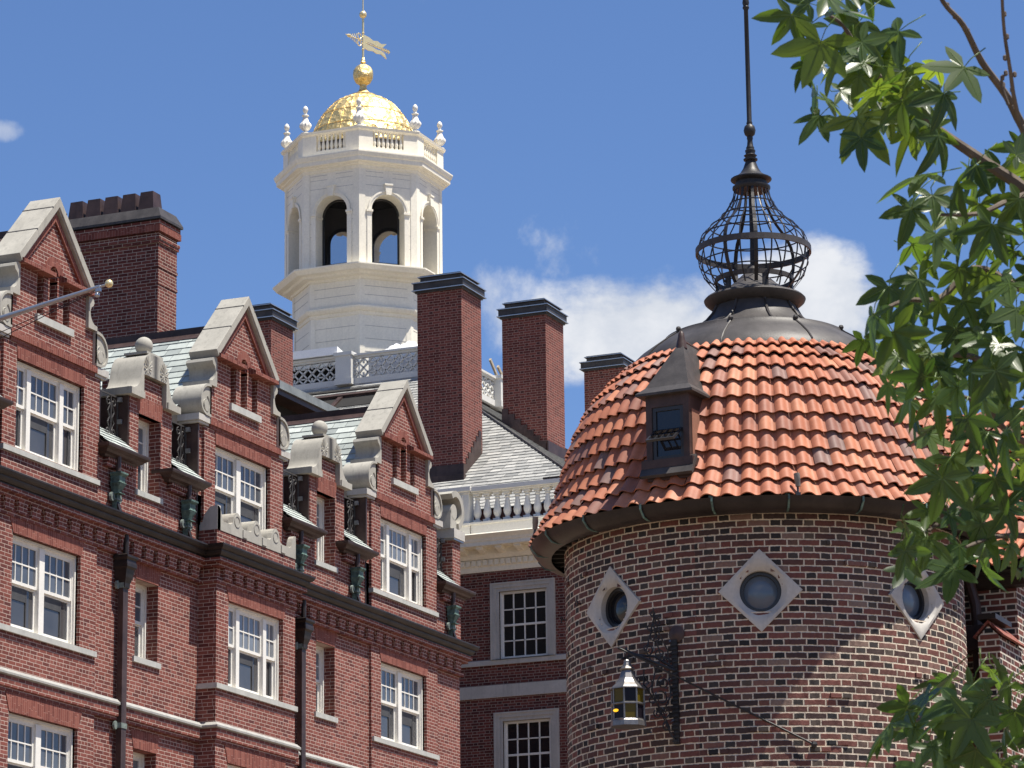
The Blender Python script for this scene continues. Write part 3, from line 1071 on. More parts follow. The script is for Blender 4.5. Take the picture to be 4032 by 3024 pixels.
    # copper cheeks of the dormer
    for xa, xb, xc, xd in ((c - 1.745, c - 1.722, c - 1.76, c - 1.715), (c + 1.662, c + 1.69, c + 1.658, c + 1.70)):
        ck = MB()
        ck.box(xa, xb, YP + .04, YP + 1.1, 14.3, 16.62)
        ck.box(xc, xd, YP + .02, YP + .055, 15.5, 16.615)
        put('copper_cheek', ck, M_COPPER, go)
    # roof behind the gable: slates, ridge cap
    half, zr, zb = 2.15, 18.86, 16.62
    rf = MB().prism([(c - half, zb), (c + half, zb), (c, zr)], 'y', 30.0, 38.0)
    ro = put('slate_roof', rf, M_LEAD, hall)
    s_ = Vector((half, 0, zr - zb)); Ls = s_.length; s_.normalize()
    sm = MB()
    slates(sm, (c - half, 30.02, zb), (0, 1, 0), s_, (-s_.z, 0, s_.x), 5.0, Ls, 0.215, (0.28, 0.46), seed=int(c))
    put('slates', sm, M_SLATE, ro, recalc=False)
    rg = MB()
    rg.box(c - .055, c + .055, 30.05, 38, 18.80, 18.965)
    rg.prism([(c - .16, 18.70), (c - .05, 18.82), (c - .05, 18.84), (c - .18, 18.72)], 'y', 30.05, 38)
    put('ridge_cap', rg, M_COPPER, ro)
    return go


for c_, kd in zip(GC, ('triple', 'double', 'triple')):
    gable(c_, kd)


# ---- small dormers with shell pediments -------------------------------------
def small_dormer(x0, x1, opening):
    a, b = opening
    d = MB()
    c = (x0 + x1) / 2
    wall_y(d, YW - .004, x0, x1, 14.25, 16.60, [(a, b, 14.93, 16.33)], 0.12)
    d.box(x0, a - .002, YW + .0, 30.4, 14.3, 16.60)
    d.box(b + .002, x1, YW + .0, 30.4, 14.3, 16.60)
    d.box(a - .02, b + .02, YW - .0, 30.4, 16.60, 17.02)
    dm = put('small_dormer', d, M_BRICK, hall)
    hw = (x1 - x0) / 2
    oL = [(-hw - .13, 16.60), (-hw - .13, 16.72), (-hw - .02, 16.725), (-hw + .10, 16.77), (-hw + .19, 16.85), (-hw + .24, 16.97), (-hw + .28, 17.13), (-hw + .34, 17.29), (-hw + .43, 17.40), (-hw + .54, 17.46), (0, 17.47)]
    iL = [(-hw + .36, 16.60), (-hw + .36, 16.70), (-hw + .36, 16.75), (-hw + .36, 16.80), (-hw + .36, 16.86), (-hw + .36, 16.93), (-hw + .36, 17.00), (-hw + .36, 17.045), (-hw + .46, 17.05), (-hw + .58, 17.05), (0, 17.05)]
    pm = MB()
    for sg in (1, -1):
        pm.ring_prism([(c + sg * x, z) for x, z in oL], [(c + sg * x, z) for x, z in iL], 'y', YW - .09, 30.22, closed=False)
    for sg in (1, -1):
        pm.box(*sorted((c + sg * (hw + .134), c + sg * (hw - .34))), YW - .12, 30.224, 16.59, 16.712)
    pd = put('pediment', pm, M_LIME, dm, smooth=True)
    # shell rosettes
    for sx in (-.30, .30):
        sh = MB()
        nn = 11
        for k in range(nn):
            th = radians(-70 + 320 * k / (nn - 1) - 90)
            cxx, czz = c + sx, 17.24
            p0 = (cxx, YW - .105, czz - .06)
            e0 = (cxx + .135 * cos(th - .14), YW - .108, czz + .15 * sin(th - .14))
            e1 = (cxx + .145 * cos(th), YW - .120, czz + .16 * sin(th))
            e2 = (cxx + .135 * cos(th + .14), YW - .108, czz + .15 * sin(th + .14))
            sh.face([p0, e0, e1]); sh.face([p0, e1, e2])
        put('shell', sh, M_LIME, pd, recalc=False)
    fb = MB()
    fb.box(c - .30, c + .30, YW - .07, YW + .40, 17.465, 17.51)
    fb.lathe([(.09, 17.51), (.075, 17.53), (.10, 17.55)], (c, YW + .16, 0), 16)
    fb.ball((c, YW + .16, 17.69), .165, 20)
    put('ball_finial', fb, M_LIME, pd, smooth=True)
    for xa, xb, xc, xd in ((x0 - .03, x0 - .003, x0 - .035, x0 + .004), (x1 + .003, x1 + .03, x1 - .004, x1 + .035)):
        ck = MB()
        ck.box(xa, xb, YW + .04, 30.9, 14.3, 16.585)
        ck.box(xc, xd, YW + .01, YW + .055, 15.5, 16.58)
        put('copper_cheek', ck, M_COPPER, dm)
    put('flat_roof', MB().box(x0, x1, 30.2, 31.0, 16.55, 16.60), M_LEAD, dm)


small_dormer(52.42, 53.96, (52.74, 53.56))
small_dormer(59.56, 61.10, (59.87, 60.69))


# ---- gaps between dormers: eave cornice, slates, grille, copper leader ------
def scroll_pts(cx, cz, r, a0, turns, y, n=18, sgn=1):
    return [(cx + sgn * r * (1 - .75 * k / n) * cos(a0 + turns * 2 * pi * k / n), y, cz + r * (1 - .75 * k / n) * sin(a0 + turns * 2 * pi * k / n)) for k in range(n + 1)]


M_GRILLE = stone_mat('grey_iron_grille', (0.06, 0.056, 0.055), 0.3, 8.0, rough=0.45)


def gap(xa, xb, ca, cb, lead_x):
    """xa..xb gap between dormers, ca..cb length of the eave cornice, lead_x centre of the leader head"""
    ev = MB()
    prof = [(-.02, 15.27), (.03, 15.27), (.06, 15.31), (.12, 15.335), (.15, 15.37), (.215, 15.41), (.225, 15.445), (.225, 15.47), (-.02, 15.47)]
    ev.sweep(prof, [(ca + .225, YP + .22), (ca + .225, YP), (cb - .225, YP), (cb - .225, YP + .22)])
    ev.box(ca + .20, cb - .20, YP + .0, YP + .4, 15.272, 15.468)
    eo = put('eave_cornice', ev, M_COPPER, hall)
    dn = MB()
    x = ca + .30
    while x < cb - .3:
        dn.box(x, x + .045, YP - .06, YP + .08, 15.19, 15.268)
        x += .085
    dn.box(ca + .28, cb - .28, YP - .03, YP + .08, 15.12, 15.188)
    put('dentil', dn, M_BRICK, eo)
    sl = MB()
    s = Vector((0, .62, .50)); L = s.length; s.normalize()
    slates(sl, (xa + .02, YP - .16, 15.475), (1, 0, 0), s, (0, -s.z, s.y), xb - xa - .04, L, 0.16, (.2, .34), seed=int(xa * 10))
    put('eave_slates', sl, M_SLATE, eo, recalc=False)
    bk = MB()
    bk.box(xa - .05, xb + .05, YP + .78, YP + .85, 15.2, 16.58)
    bk.prism([(YP - .10, 15.46), (YP + .46, 15.46), (YP + .46, 15.92)], 'x', xa, xb)
    put('back_panel', bk, M_COPPER, eo)
    # wrought iron grille
    gr = MB()
    yg = YP + .27
    w_ = xb - xa
    for x in (xa + .04, xb - .04):
        gr.box(x - .014, x + .014, yg - .012, yg + .012, 15.72, 16.58)
    for z in (15.76, 16.55):
        gr.box(xa + .04, xb - .04, yg - .01, yg + .01, z - .014, z + .014)
    k = max(2, int(w_ / .42))
    for q in range(k):
        cx = xa + w_ * (q + .5) / k
        gr.tube([(cx, yg, 15.76), (cx, yg, 16.55)], .014, 5)
        for sg in (-1, 1):
            gr.tube(scroll_pts(cx + sg * .09, 15.88, .08, -pi / 2, 1.1, yg, 16, sg), .0135, 5)
            gr.tube(scroll_pts(cx + sg * .09, 16.42, .08, pi / 2, -1.1, yg, 16, sg), .0135, 5)
            gr.tube([(cx + sg * .02, yg, 15.9), (cx + sg * .11, yg, 16.05), (cx + sg * .05, yg, 16.15), (cx + sg * .11, yg, 16.25), (cx + sg * .02, yg, 16.4)], .0135, 5)
    go = put('iron_grille', gr, M_GRILLE, hall)
    # little fixing plates on the copper cheek
    fp = MB()
    for z in (16.1, 16.5):
        fp.box(xb - .09, xb - .04, yg - .10, yg - .02, z - .04, z + .04)
    put('fixing_plate', fp, M_STEEL, go)
    leader(lead_x)


def leader(x):
    y = YP + .02
    ld = MB()

    def lad(pts):
        for (w0, d0, z0), (w1, d1, z1) in zip(pts[:-1], pts[1:]):
            vs_ = []
            for w_, d_, z_ in ((w0, d0, z0), (w1, d1, z1)):
                vs_ += [(x - w_, y, z_), (x + w_, y, z_), (x + w_, y - d_, z_), (x - w_, y - d_, z_)]
            ld.mesh(vs_, [(0, 1, 5, 4), (1, 2, 6, 5), (2, 3, 7, 6), (3, 0, 4, 7), (0, 3, 2, 1), (4, 5, 6, 7)])
    K = .62
    lad([(w_ * K, d_ * .74, z_) for w_, d_, z_ in ((.215, .30, 15.04), (.215, .30, 15.01), (.18, .26, 14.98), (.165, .24, 14.97), (.165, .24, 14.87), (.19, .27, 14.85), (.17, .25, 14.82), (.12, .19, 14.74), (.085, .15, 14.66), (.085, .15, 14.55), (.08, .14, 14.53), (.075, .13, 14.32))])
    ld.box(x - .10, x + .10, y - .18, y + .0, 14.66, 14.675)
    lo = put('leader_head', ld, M_VERDI, hall)
    br = MB()
    for sg in (-1, 1):
        o_ = [(x + sg * .125 + .062 * cos(2 * pi * k / 14), 14.60 + .08 * sin(2 * pi * k / 14)) for k in range(14)]
        i_ = [(x + sg * .125 + .024 * cos(2 * pi * k / 14), 14.585 + .035 * sin(2 * pi * k / 14)) for k in range(14)]
        br.ring_prism(o_, i_, 'y', y - .07, y - .02)
    br.box(x - .09, x + .09, y - .13, y - .02, 14.545, 14.575)
    put('strap', br, M_VERDI2, lo)
    put('rain_pipe', MB().tube([(x + .01, y - .09, 15.42), (x + .01, y - .09, 15.03)], .048, 8), M_COPPER, lo)
    sp = MB()
    sp.prism([(y - .02, 14.53), (y - .10, 14.53), (y - .19, 14.27), (y - .06, 14.27)], 'x', x - .045, x + .045)
    put('spout', sp, M_GUTTER, lo)


M_VERDI2 = stone_mat('pale_verdigris_strap', (0.17, 0.205, 0.185), 0.4, 14.0, rough=0.7)
gap(51.30, 52.40, 51.22, 52.70, 51.82)
gap(53.99, 54.93, 53.52, 55.00, 54.40)
gap(58.34, 59.53, 58.26, 59.80, 58.93)
gap(61.13, 62.06, 60.70, 62.14, 61.44)
gap(65.50, 66.30, 65.42, 66.98, 66.10)
gap(46.90, 47.86, 46.50, 48.05, 47.45)

# ---- right-hand end pier with its big scroll --------------------------------
pier = MB().box(66.32, 66.72, YP + .03, YP + .45, 14.25, 16.52)
po = put('end_pier', pier, M_BRICK, hall)
put('pier_block', MB().box(66.24, 66.80, YP - .05, YP + .55, 16.56, 16.76), M_LIME2, po)
put('pier_flashing', MB().box(66.27, 66.77, YP - .03, YP + .5, 16.522, 16.558), M_STEEL, po)
sc = MB()
cx, cz = 66.42, 17.18
outer = [(cx + .40 * cos(a), cz + .42 * sin(a)) for a in [radians(-70 + 200 * k / 20) for k in range(21)]]
inner = [(cx + .27 * cos(a), cz + .29 * sin(a)) for a in [radians(-70 + 200 * k / 20) for k in range(21)]]
sc.ring_prism(outer, inner, 'y', YP - .03, YP + .55, closed=False)
sc.prism([(66.2, 16.76), (66.62, 16.76), (66.60, 16.86), (66.5, 16.95), (66.34, 17.0), (66.22, 17.1)], 'y', YP + .02, YP + .5)
sc.prism([(cx - .02 + .15 * cos(2 * pi * k / 18), cz - .04 + .17 * sin(2 * pi * k / 18)) for k in range(18)], 'y', YP + .02, YP + .42)
put('scroll', sc, M_LIME, po, smooth=True)

# ---- downpipes with hoppers -------------------------------------------------
for x, zt in ((52.08, 13.55), (59.00, 13.55)):
    y = YW - .12
    dp = MB()
    dp.box(x - .085, x + .085, y - .05, y + .055, 2.0, 13.10)
    dpo = put('downpipe', dp, M_COPPER, hall)
    hp = MB()
    lv = [(.20, .17, 13.62), (.26, .24, 13.60), (.26, .24, 13.56), (.21, .20, 13.52), (.23, .22, 13.45), (.23, .22, 13.40), (.19, .18, 13.36), (.165, .15, 13.22), (.12, .11, 13.12), (.12, .10, 13.04)]
    lv = [(w_ * .74, d_ * .78, z_) for w_, d_, z_ in lv]
    for (w0, d0, z0), (w1, d1, z1) in zip(lv[:-1], lv[1:]):
        vs_ = []
        for w_, d_, z_ in ((w0, d0, z0), (w1, d1, z1)):
            vs_ += [(x - w_, y + .10, z_), (x + w_, y + .10, z_), (x + w_, y - d_, z_), (x - w_, y - d_, z_)]
        hp.mesh(vs_, [(0, 1, 5, 4), (1, 2, 6, 5), (2, 3, 7, 6), (3, 0, 4, 7), (0, 3, 2, 1), (4, 5, 6, 7)])
    put('hopper', hp, M_GUTTER, dpo)
    put('outlet_pipe', MB().tube([(x, y - .04, 14.1), (x, y - .04, 13.6)], .05, 8), M_GUTTER, dpo)
    for z in (13.08, 10.63):
        stp = MB()
        stp.box(x - .10, x + .10, y - .062, y + .05, z - .045, z + .045)
        for sg in (-1, 1):
            stp.prism([(x + sg * .145 + .055 * cos(2 * pi * k / 12), z + .075 * sin(2 * pi * k / 12)) for k in range(12)], 'y', y + .02, y + .06)
        put('strap', stp, M_VERDI2, dpo)

# ---- chimney with five pots -------------------------------------------------
ch = MB()
x0, x1, y0, y1 = 58.5, 59.27, 32.5, 35.3
ch.box(x0, x1, y0, y1, 16.5, 21.62)
for z, o in ((21.40, .03), (21.47, .045)):
    ch.box(x0 - o, x1 + o, y0 - o, y1 + o, z, z + .066)
ch.box(x0 - .05, x1 + .05, y0 - .05, y1 + .05, 21.64, 21.86)
for z in (20.55, 20.9):
    ch.box(x0 - .010, x1 + .014, y0 - .014, y1 + .012, z, z + .06)
cho = put('chimney', ch, M_CHIM, hall)
chs = MB().box(x0 - .062, x1 + .062, y0 - .062, y1 + .062, 21.63, 21.76)
put('soldier_band', chs, M_SOLDIER2 if 'M_SOLDIER2' in globals() else M_SOLDIER, cho)
cap = MB()
A = (x0 - .09, x1 + .09, y0 - .09, y1 + .09)
B = (x0 + .02, x1 - .02, y0 + .02, y1 - .02)
cap.mesh([(A[0], A[2], 21.88), (A[1], A[2], 21.88), (A[1], A[3], 21.88), (A[0], A[3], 21.88),
          (A[0], A[2], 21.93), (A[1], A[2], 21.93), (A[1], A[3], 21.93), (A[0], A[3], 21.93),
          (B[0], B[2], 22.15), (B[1], B[2], 22.15), (B[1], B[3], 22.15), (B[0], B[3], 22.15)],
         [(0, 3, 2, 1), (0, 1, 5, 4), (1, 2, 6, 5), (2, 3, 7, 6), (3, 0, 4, 7), (4, 5, 9, 8), (5, 6, 10, 9), (6, 7, 11, 10), (7, 4, 8, 11), (8, 9, 10, 11)])
put('chimney_cap', cap, M_LEAD, cho)
for k in range(5):
    yc = 33.04 + .405 * k - .13
    pt = MB()
    xm = 58.885
    w0, w1, h = .20, .155, .44
    pt.mesh([(xm - w0, yc - w0 * .9, 22.14), (xm + w0, yc - w0 * .9, 22.14), (xm + w0, yc + w0 * .9, 22.14), (xm - w0, yc + w0 * .9, 22.14),
             (xm - w1, yc - w1 * .9, 22.14 + h), (xm + w1, yc - w1 * .9, 22.14 + h), (xm + w1, yc + w1 * .9, 22.14 + h), (xm - w1, yc + w1 * .9, 22.14 + h)],
            [(0, 1, 5, 4), (1, 2, 6, 5), (2, 3, 7, 6), (3, 0, 4, 7), (4, 5, 6, 7)])
    put('chimney_pot', pt, M_COPPER, cho)

# ---- roof house behind the middle gable -------------------------------------
rh = MB()
rh.box(66.9, 72.0, 34.45, 37.0, 16.5, 20.3)
rho = put('roof_house', rh, M_DARK, hall)
put('eave_board', MB().box(66.75, 72.1, 34.0, 37.1, 20.30, 20.42), M_COPPER, rho)
put('eave_roof', MB().prism([(33.95, 20.42), (33.95, 20.60), (37.1, 20.9), (37.1, 20.42)], 'x', 66.7, 72.15), M_ZINC, rho)

# ---- flagpole ---------------------------------------------------------------
fpo = thing('flagpole', 'slanting bare metal flagpole with a gilt ball, jutting from the left of the brick hall', 'flagpole', (46.0, 29.6, 16.05))
a, b = Vector((46.0, 29.65, 16.06)), Vector((46.0, 26.60, 16.575))
put('pole', MB().tube([a, a.lerp(b, .5), b], [.055, .045, .032], 10), M_STEEL, fpo, smooth=True)
tk = MB().tube([b, b + Vector((0, -.12, .02))], .022, 8)
tk.box(45.975, 46.025, 26.58, 26.66, 16.50, 16.60)
tk.ball((46.0, 26.64, 16.45), .045, 10)
put('pulley', tk, M_STEEL, fpo)
put('gilt_ball', MB().ball((46.0, 26.43, 16.605), .066, 16), M_GILT, fpo, smooth=True)
hal = MB()
q = [b + Vector((0, .03, -.06)), Vector((46, 27.4, 16.28)), Vector((46, 28.3, 15.98)), Vector((46, 29.6, 15.5))]
hal.tube(q, .008, 4)
hal.tube([b + Vector((0, .03, -.04)), Vector((46, 27.1, 16.40)), Vector((46, 28.3, 16.07)), Vector((46, 29.6, 15.72))], .007, 4)
put('halyard', hal, M_IRON, fpo)
put('bracket', MB().box(45.9, 46.1, 29.5, 29.66, 15.9, 16.2), M_IRON, fpo)
# ================================================================== GEORGIAN HALL (behind, centre)
GX = 75.1
CXG, CYG = 88.4, 42.27
Y0G, Y1G = 29.35, 55.2
geo = thing('georgian_hall', 'dark red brick hall with white cornice, balustrade and hipped slate roof behind the gabled hall', 'building', (GX, 42.27, 0))

gw = MB()
gwin = [(31.10, 32.34, 15.50, 17.12), (31.05, 32.28, 12.40, 14.00)]
more = [(yy, yy + 1.24, z0, z1) for yy in (35.3, 39.5, 43.7, 47.9, 52.1) for z0, z1 in ((15.5, 17.12), (12.4, 14.0))]
wall_x(gw, GX, Y0G, Y1G, 0, 17.72, gwin, 0.10)
gw.face([(GX, Y0G, 0), (101.7, Y0G, 0), (101.7, Y0G, 17.7), (GX, Y0G, 17.7)])
gw.face([(GX, Y1G, 0), (101.7, Y1G, 0), (101.7, Y1G, 17.7), (GX, Y1G, 17.7)])
gw.face([(101.7, Y0G, 0), (101.7, Y1G, 0), (101.7, Y1G, 17.7), (101.7, Y0G, 17.7)])
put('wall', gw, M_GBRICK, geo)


def geo_window(y0, y1, z0, z1):
    f = MB()
    x = GX
    ya, yb = y0, y1
    f.box(x + .05, x + .14, ya, ya + .05, z0, z1); f.box(x + .05, x + .14, yb - .05, yb, z0, z1)
    f.box(x + .05, x + .14, ya + .05, yb - .05, z1 - .06, z1); f.box(x + .045, x + .14, ya + .05, yb - .05, z0, z0 + .05)
    a, b, c, d = ya + .05, yb - .05, z0 + .05, z1 - .06
    zm = (c + d) / 2
    f.box(x + .07, x + .12, a, b, zm - .025, zm + .025)
    for q in range(1, 4):
        yy = a + (b - a) * q / 4
        f.box(x + .08, x + .11, yy - .016, yy + .016, c, d)
    for zz in ((c + zm) / 2, (zm + d) / 2):
        f.box(x + .08, x + .11, a, b, zz - .014, zz + .014)
    for yy in (a, b - .03):
        f.box(x + .075, x + .12, yy, yy + .03, c, d)
    wn = put('window', f, M_WHITE, geo)
    g = MB()
    g.face([(x + .10, a, c), (x + .10, b, c), (x + .10, b, d), (x + .10, a, d)])
    put('glass', g, M_GLASS_G, wn)
    s = MB()
    o = .21
    for (e0, e1, p) in ((0, .21, .045), (.0, .10, .02)):
        pass
    s.ring_prism([(y0 - o, z0 - .02), (y1 + o, z0 - .02), (y1 + o, z1 + o), (y0 - o, z1 + o)],
                 [(y0, z0 - .02), (y1, z0 - .02), (y1, z1), (y0, z1)], 'x', x - .035, x + .06)
    o2 = .085
    s.ring_prism([(y0 - o, z0 - .02), (y1 + o, z0 - .02), (y1 + o, z1 + o), (y0 - o, z1 + o)],
                 [(y0 - o2, z0 - .02), (y1 + o2, z0 - .02), (y1 + o2, z1 + o2), (y0 - o2, z1 + o2)], 'x', x - .06, x - .033)
    s.ring_prism([(y0 - o, z0 - .02), (y1 + o, z0 - .02), (y1 + o, z1 + o), (y0 - o, z1 + o)],
                 [(y0 - .17, z0 - .02), (y1 + .17, z0 - .02), (y1 + .17, z1 + .17), (y0 - .17, z1 + .17)], 'x', x - .08, x - .058)
    put('stone_surround', s, M_LIME2, wn)


for h in gwin:
    geo_window(*h)
gpath = [(101.7, Y1G), (GX, Y1G), (GX, Y0G), (101.7, Y0G)]          # outward is to the right of travel
gpath = gpath[::-1]
gpath = [(101.7, Y0G), (GX, Y0G), (GX, Y1G), (101.7, Y1G)]


def gsweep(prof):
    return MB().sweep([(-o, z) for o, z in prof], gpath)


put('sill_band', gsweep([(-.03, 15.36), (.05, 15.36), (.05, 15.47), (.03, 15.485), (-.03, 15.485)]), M_LIME2, geo)
put('belt_course', gsweep([(-.03, 14.58), (.045, 14.58), (.045, 14.875), (-.03, 14.875)]), M_LIME2, geo)
put('lower_belt', gsweep([(-.03, 11.5), (.045, 11.5), (.045, 11.8), (-.03, 11.8)]), M_LIME2, geo)
co = gsweep([(-.05, 17.63), (.03, 17.63), (.045, 17.68), (.045, 17.75), (.06, 17.76), (.06, 17.91), (.11, 17.93), (.16, 17.99), (.18, 18.03),
             (.20, 18.03), (.20, 18.165), (.56, 18.165), (.56, 18.26), (.58, 18.27), (.60, 18.33), (.66, 18.40), (.68, 18.425), (.66, 18.45), (.1, 18.47), (-.05, 18.47)])
coo = put('cornice', co, M_CREAM, geo)
dt = MB()
y = Y0G + .1
while y < Y1G - 20.5:
    dt.box(GX - .12, GX - .055, y, y + .095, 17.775, 17.905)
    y += .15
put('dentil_row', dt, M_CREAM, coo)
y = 29.70
while y < 35.2:
    md = MB()
    md.box(GX - .50, GX - .19, y - .085, y + .085, 18.11, 18.163)
    md.prism([(GX - .19, 18.03), (GX - .30, 18.04), (GX - .40, 18.075), (GX - .47, 18.085), (GX - .48, 18.11), (GX - .19, 18.11)], 'y', y - .07, y + .07)
    put('modillion', md, M_CREAM, coo)
    y += .49

# balustrade on the cornice
bx = GX + .04
bal = MB()
bal.box(bx - .13, bx + .15, Y0G - .1, 33.02, 18.47, 18.80)
bal.box(bx - .16, bx + .17, Y0G - .1, 33.02, 18.80, 18.85)
bal.box(bx - .13, bx + .13, Y0G - .1, 33.02, 19.57, 19.61)
bal.box(bx - .18, bx + .18, Y0G - .1, 33.02, 19.61, 19.715)
bo = put('balustrade', bal, M_WHITE, geo)
bprof = [(.085, 18.85), (.085, 18.925), (.06, 18.93), (.05, 18.955), (.065, 18.98), (.092, 19.05), (.10, 19.10), (.09, 19.17), (.065, 19.28), (.052, 19.38), (.05, 19.42), (.07, 19.435), (.055, 19.46), (.065, 19.50), (.09, 19.51), (.09, 19.57)]
y = 32.90
while y > 29.6:
    b_ = MB()
    b_.box(bx - .085, bx + .085, y - .085, y + .085, 18.85, 18.92)
    b_.lathe(bprof[1:-2], (bx, y, 0), 10)
    b_.box(bx - .085, bx + .085, y - .085, y + .085, 19.505, 19.57)
    put('baluster', b_, M_WHITE, bo, smooth=True)
    y -= .262
pdm = MB()
pdm.box(bx - .17, bx + .2, 33.04, 35.0, 18.47, 18.78)
pdm.box(bx - .2, bx + .22, 33.02, 35.0, 18.78, 18.84)
pdm.box(bx - .14, bx + .16, 33.07, 35.0, 18.84, 19.58)
pdm.box(bx - .17, bx + .2, 33.04, 35.0, 19.58, 19.63)
pdm.box(bx - .21, bx + .23, 33.00, 35.0, 19.63, 19.735)
pdm.ring_prism([(33.22, 18.90), (34.3, 18.90), (34.3, 19.53), (33.22, 19.53)], [(33.33, 19.0), (34.2, 19.0), (34.2, 19.43), (33.33, 19.43)], 'x', bx - .185, bx - .135)
put('pedestal', pdm, M_WHITE, bo)
put('parapet', MB().box(bx - .1, bx + .1, 35.0, Y1G, 18.47, 19.7), M_WHITE, bo)

# roof: hipped, slates in courses, copper upstand behind the balustrade
EX0, EX1 = 75.8, 101.0
EY0, EY1 = 29.88, 54.66
ZE, SL = 19.33, 0.70
DX0, DX1, DY0, DY1, ZD = 84.2, 92.6, 38.1, 46.44, 25.2
rf = MB()
E_ = [(EX0, EY0, ZE), (EX1, EY0, ZE), (EX1, EY1, ZE), (EX0, EY1, ZE)]
T_ = [(DX0, DY0 + .18, ZD), (DX1, DY0 + .18, ZD), (DX1, DY1, ZD), (DX0, DY1, ZD)]
rf.mesh(E_ + T_, [(0, 1, 5, 4), (1, 2, 6, 5), (2, 3, 7, 6), (3, 0, 4, 7), (4, 5, 6, 7)])
ro = put('roof', rf, M_LEAD, geo)
put('roof_upstand', MB().box(EX0 + .06, EX1, EY0 + .06, EY1, 18.3, ZE - .015), M_REDWOOD, geo)
s = Vector((DX0 - EX0, 0, ZD - ZE)); Ls = s.length; s.normalize()
kx = (DX0 - EX0) / Ls
sm = MB()
hipdy = (DY0 + .18 - EY0) / Ls
slates(sm, (EX0, EY0, ZE), (0, 1, 0), s, (-s.z, 0, s.x), EY1 - EY0, Ls, 0.20, (.24, .4), clip=lambda a: (a * hipdy, 14.5), seed=5)
slates(sm, (EX0, EY0, ZE), (1, 0, 0), Vector((0, s.x, s.z)), Vector((0, -s.z, s.x)), 26, Ls, 0.20, (.24, .4), clip=lambda a: (a * kx, 21.0), seed=6)
put('slates', sm, M_GSLATE, ro, recalc=False)
hp = MB().tube([(EX0, EY0, ZE + .03), (DX0, DY0 + .18, ZD + .03)], .035, 6)
put('hip_roll', hp, M_LEAD, ro)
op = MB()
nn = Vector((-s.z, 0, s.x))


def onroof(a, yy, h):
    p = Vector((EX0, 0, ZE)) + s * a + nn * h
    return (p.x, yy, p.z)


def roofslab(mb, a0, a1, ya, yb, h0, h1):
    P = [onroof(a0, ya, h0), onroof(a1, ya, h0), onroof(a1, yb, h0), onroof(a0, yb, h0), onroof(a0, ya, h1), onroof(a1, ya, h1), onroof(a1, yb, h1), onroof(a0, yb, h1)]
    mb.mesh(P, [(0, 3, 2, 1), (4, 5, 6, 7), (0, 1, 5, 4), (1, 2, 6, 5), (2, 3, 7, 6), (3, 0, 4, 7)])


roofslab(op, 9.72, 9.86, 39.5, 42.2, .0, .045)
roofslab(op, 8.45, 9.15, 39.0, 41.3, .0, .04)
put('stripped_strip', op, M_DARK, ro)
pw = MB()
roofslab(pw, 8.35, 9.2, 40.44, 40.58, .04, .09)
roofslab(pw, 9.15, 9.28, 39.0, 41.4, .05, .12)
put('roof_batten', pw, M_COPPER, ro)
put('eave_gutter', MB().box(75.5, 75.95, 30.05, 31.33, 19.72, 19.90), M_GUTTER, ro)


def stack(x0, x1, y0, y1, zb, zt, label):
    c = MB().box(x0, x1, y0, y1, zb, zt)
    o = put('chimney', c, M_CHIM2, geo)
    o['label'] = label
    cp = MB()
    for e, a, b in ((.04, zt + .002, zt + .05), (.10, zt + .05, zt + .08), (.075, zt + .08, zt + .25), (.10, zt + .25, zt + .28), (-.06, zt + .28, zt + .42), (-.02, zt + .42, zt + .455), (-.05, zt + .455, zt + .475)):
        cp.box(x0 - e, x1 + e, y0 - e, y1 + e, a, b)
    put('chimney_cap', cp, M_LEAD, o)
    tr = MB()
    for e, z in ((.112, zt + .062), (.112, zt + .262), (-.005, zt + .437)):
        tr.ring_prism([(x0 - e, y0 - e), (x1 + e, y0 - e), (x1 + e, y1 + e), (x0 - e, y1 + e)],
                      [(x0 - e + .02, y0 - e + .02), (x1 + e - .02, y0 - e + .02), (x1 + e - .02, y1 + e - .02), (x0 - e + .02, y1 + e - .02)], 'z', z - .012, z + .012)
    put('cap_bead', tr, M_STEEL, o)
    return o


M_CHIM2 = M_GCHIM = brick_mat('tall_chimney_brick', [(0.0, (0.105, 0.027, 0.022)), (0.5, (0.16, 0.042, 0.033)), (1.0, (0.205, 0.060, 0.046))],
                              (0.31, 0.20, 0.165), bond='flemish', mj=0.012,
                              header_stops=[(0.0, (0.07, 0.022, 0.02)), (1.0, (0.16, 0.045, 0.035))])
c1 = stack(77.7, 78.94, 34.41, 35.64, 18.5, 25.56, 'nearest tall brick chimney, in front of the white tower')
c2 = stack(82.84, 84.10, 34.24, 35.50, 20.5, 26.13, 'tall brick chimney with stepped flashing, right of the white tower')
c3 = stack(77.7, 78.96, 39.81, 41.04, 20.5, 25.38, 'brick chimney behind the middle gable')
c4 = stack(92.7, 93.94, 35.9, 37.1, 20.5, 27.14, 'brick chimney partly behind the tiled dome')
fl = MB()
# stepped flashing
for k in range(7):
    fl.box(77.72 + .16 * k, 77.70 + .16 * (k + 1) + .02, 34.39, 34.405, 20.5, 21.02 + .175 * k)
fl.box(77.66, 77.70, 34.37, 35.68, 20.5, 21.0)
fl.box(77.5, 77.67, 34.3, 35.8, 20.5, 20.70)
put('flashing', fl, M_COPPER, c1)
fl = MB()
for k in range(7):
    fl.box(82.80, 82.835, 34.26 + .18 * k, 34.26 + .18 * (k + 1), 21.8, 22.66 + .165 * k)
fl.box(82.8, 84.14, 34.19, 34.235, 21.8, 22.66)
put('flashing', fl, M_COPPER, c2)

# lattice parapet round the roof deck
deck = MB().box(DX0 + .1, DX1 - .1, DY0 + .1, DY1, ZD - .02, ZD + .04)
put('deck', deck, M_LEAD, geo)


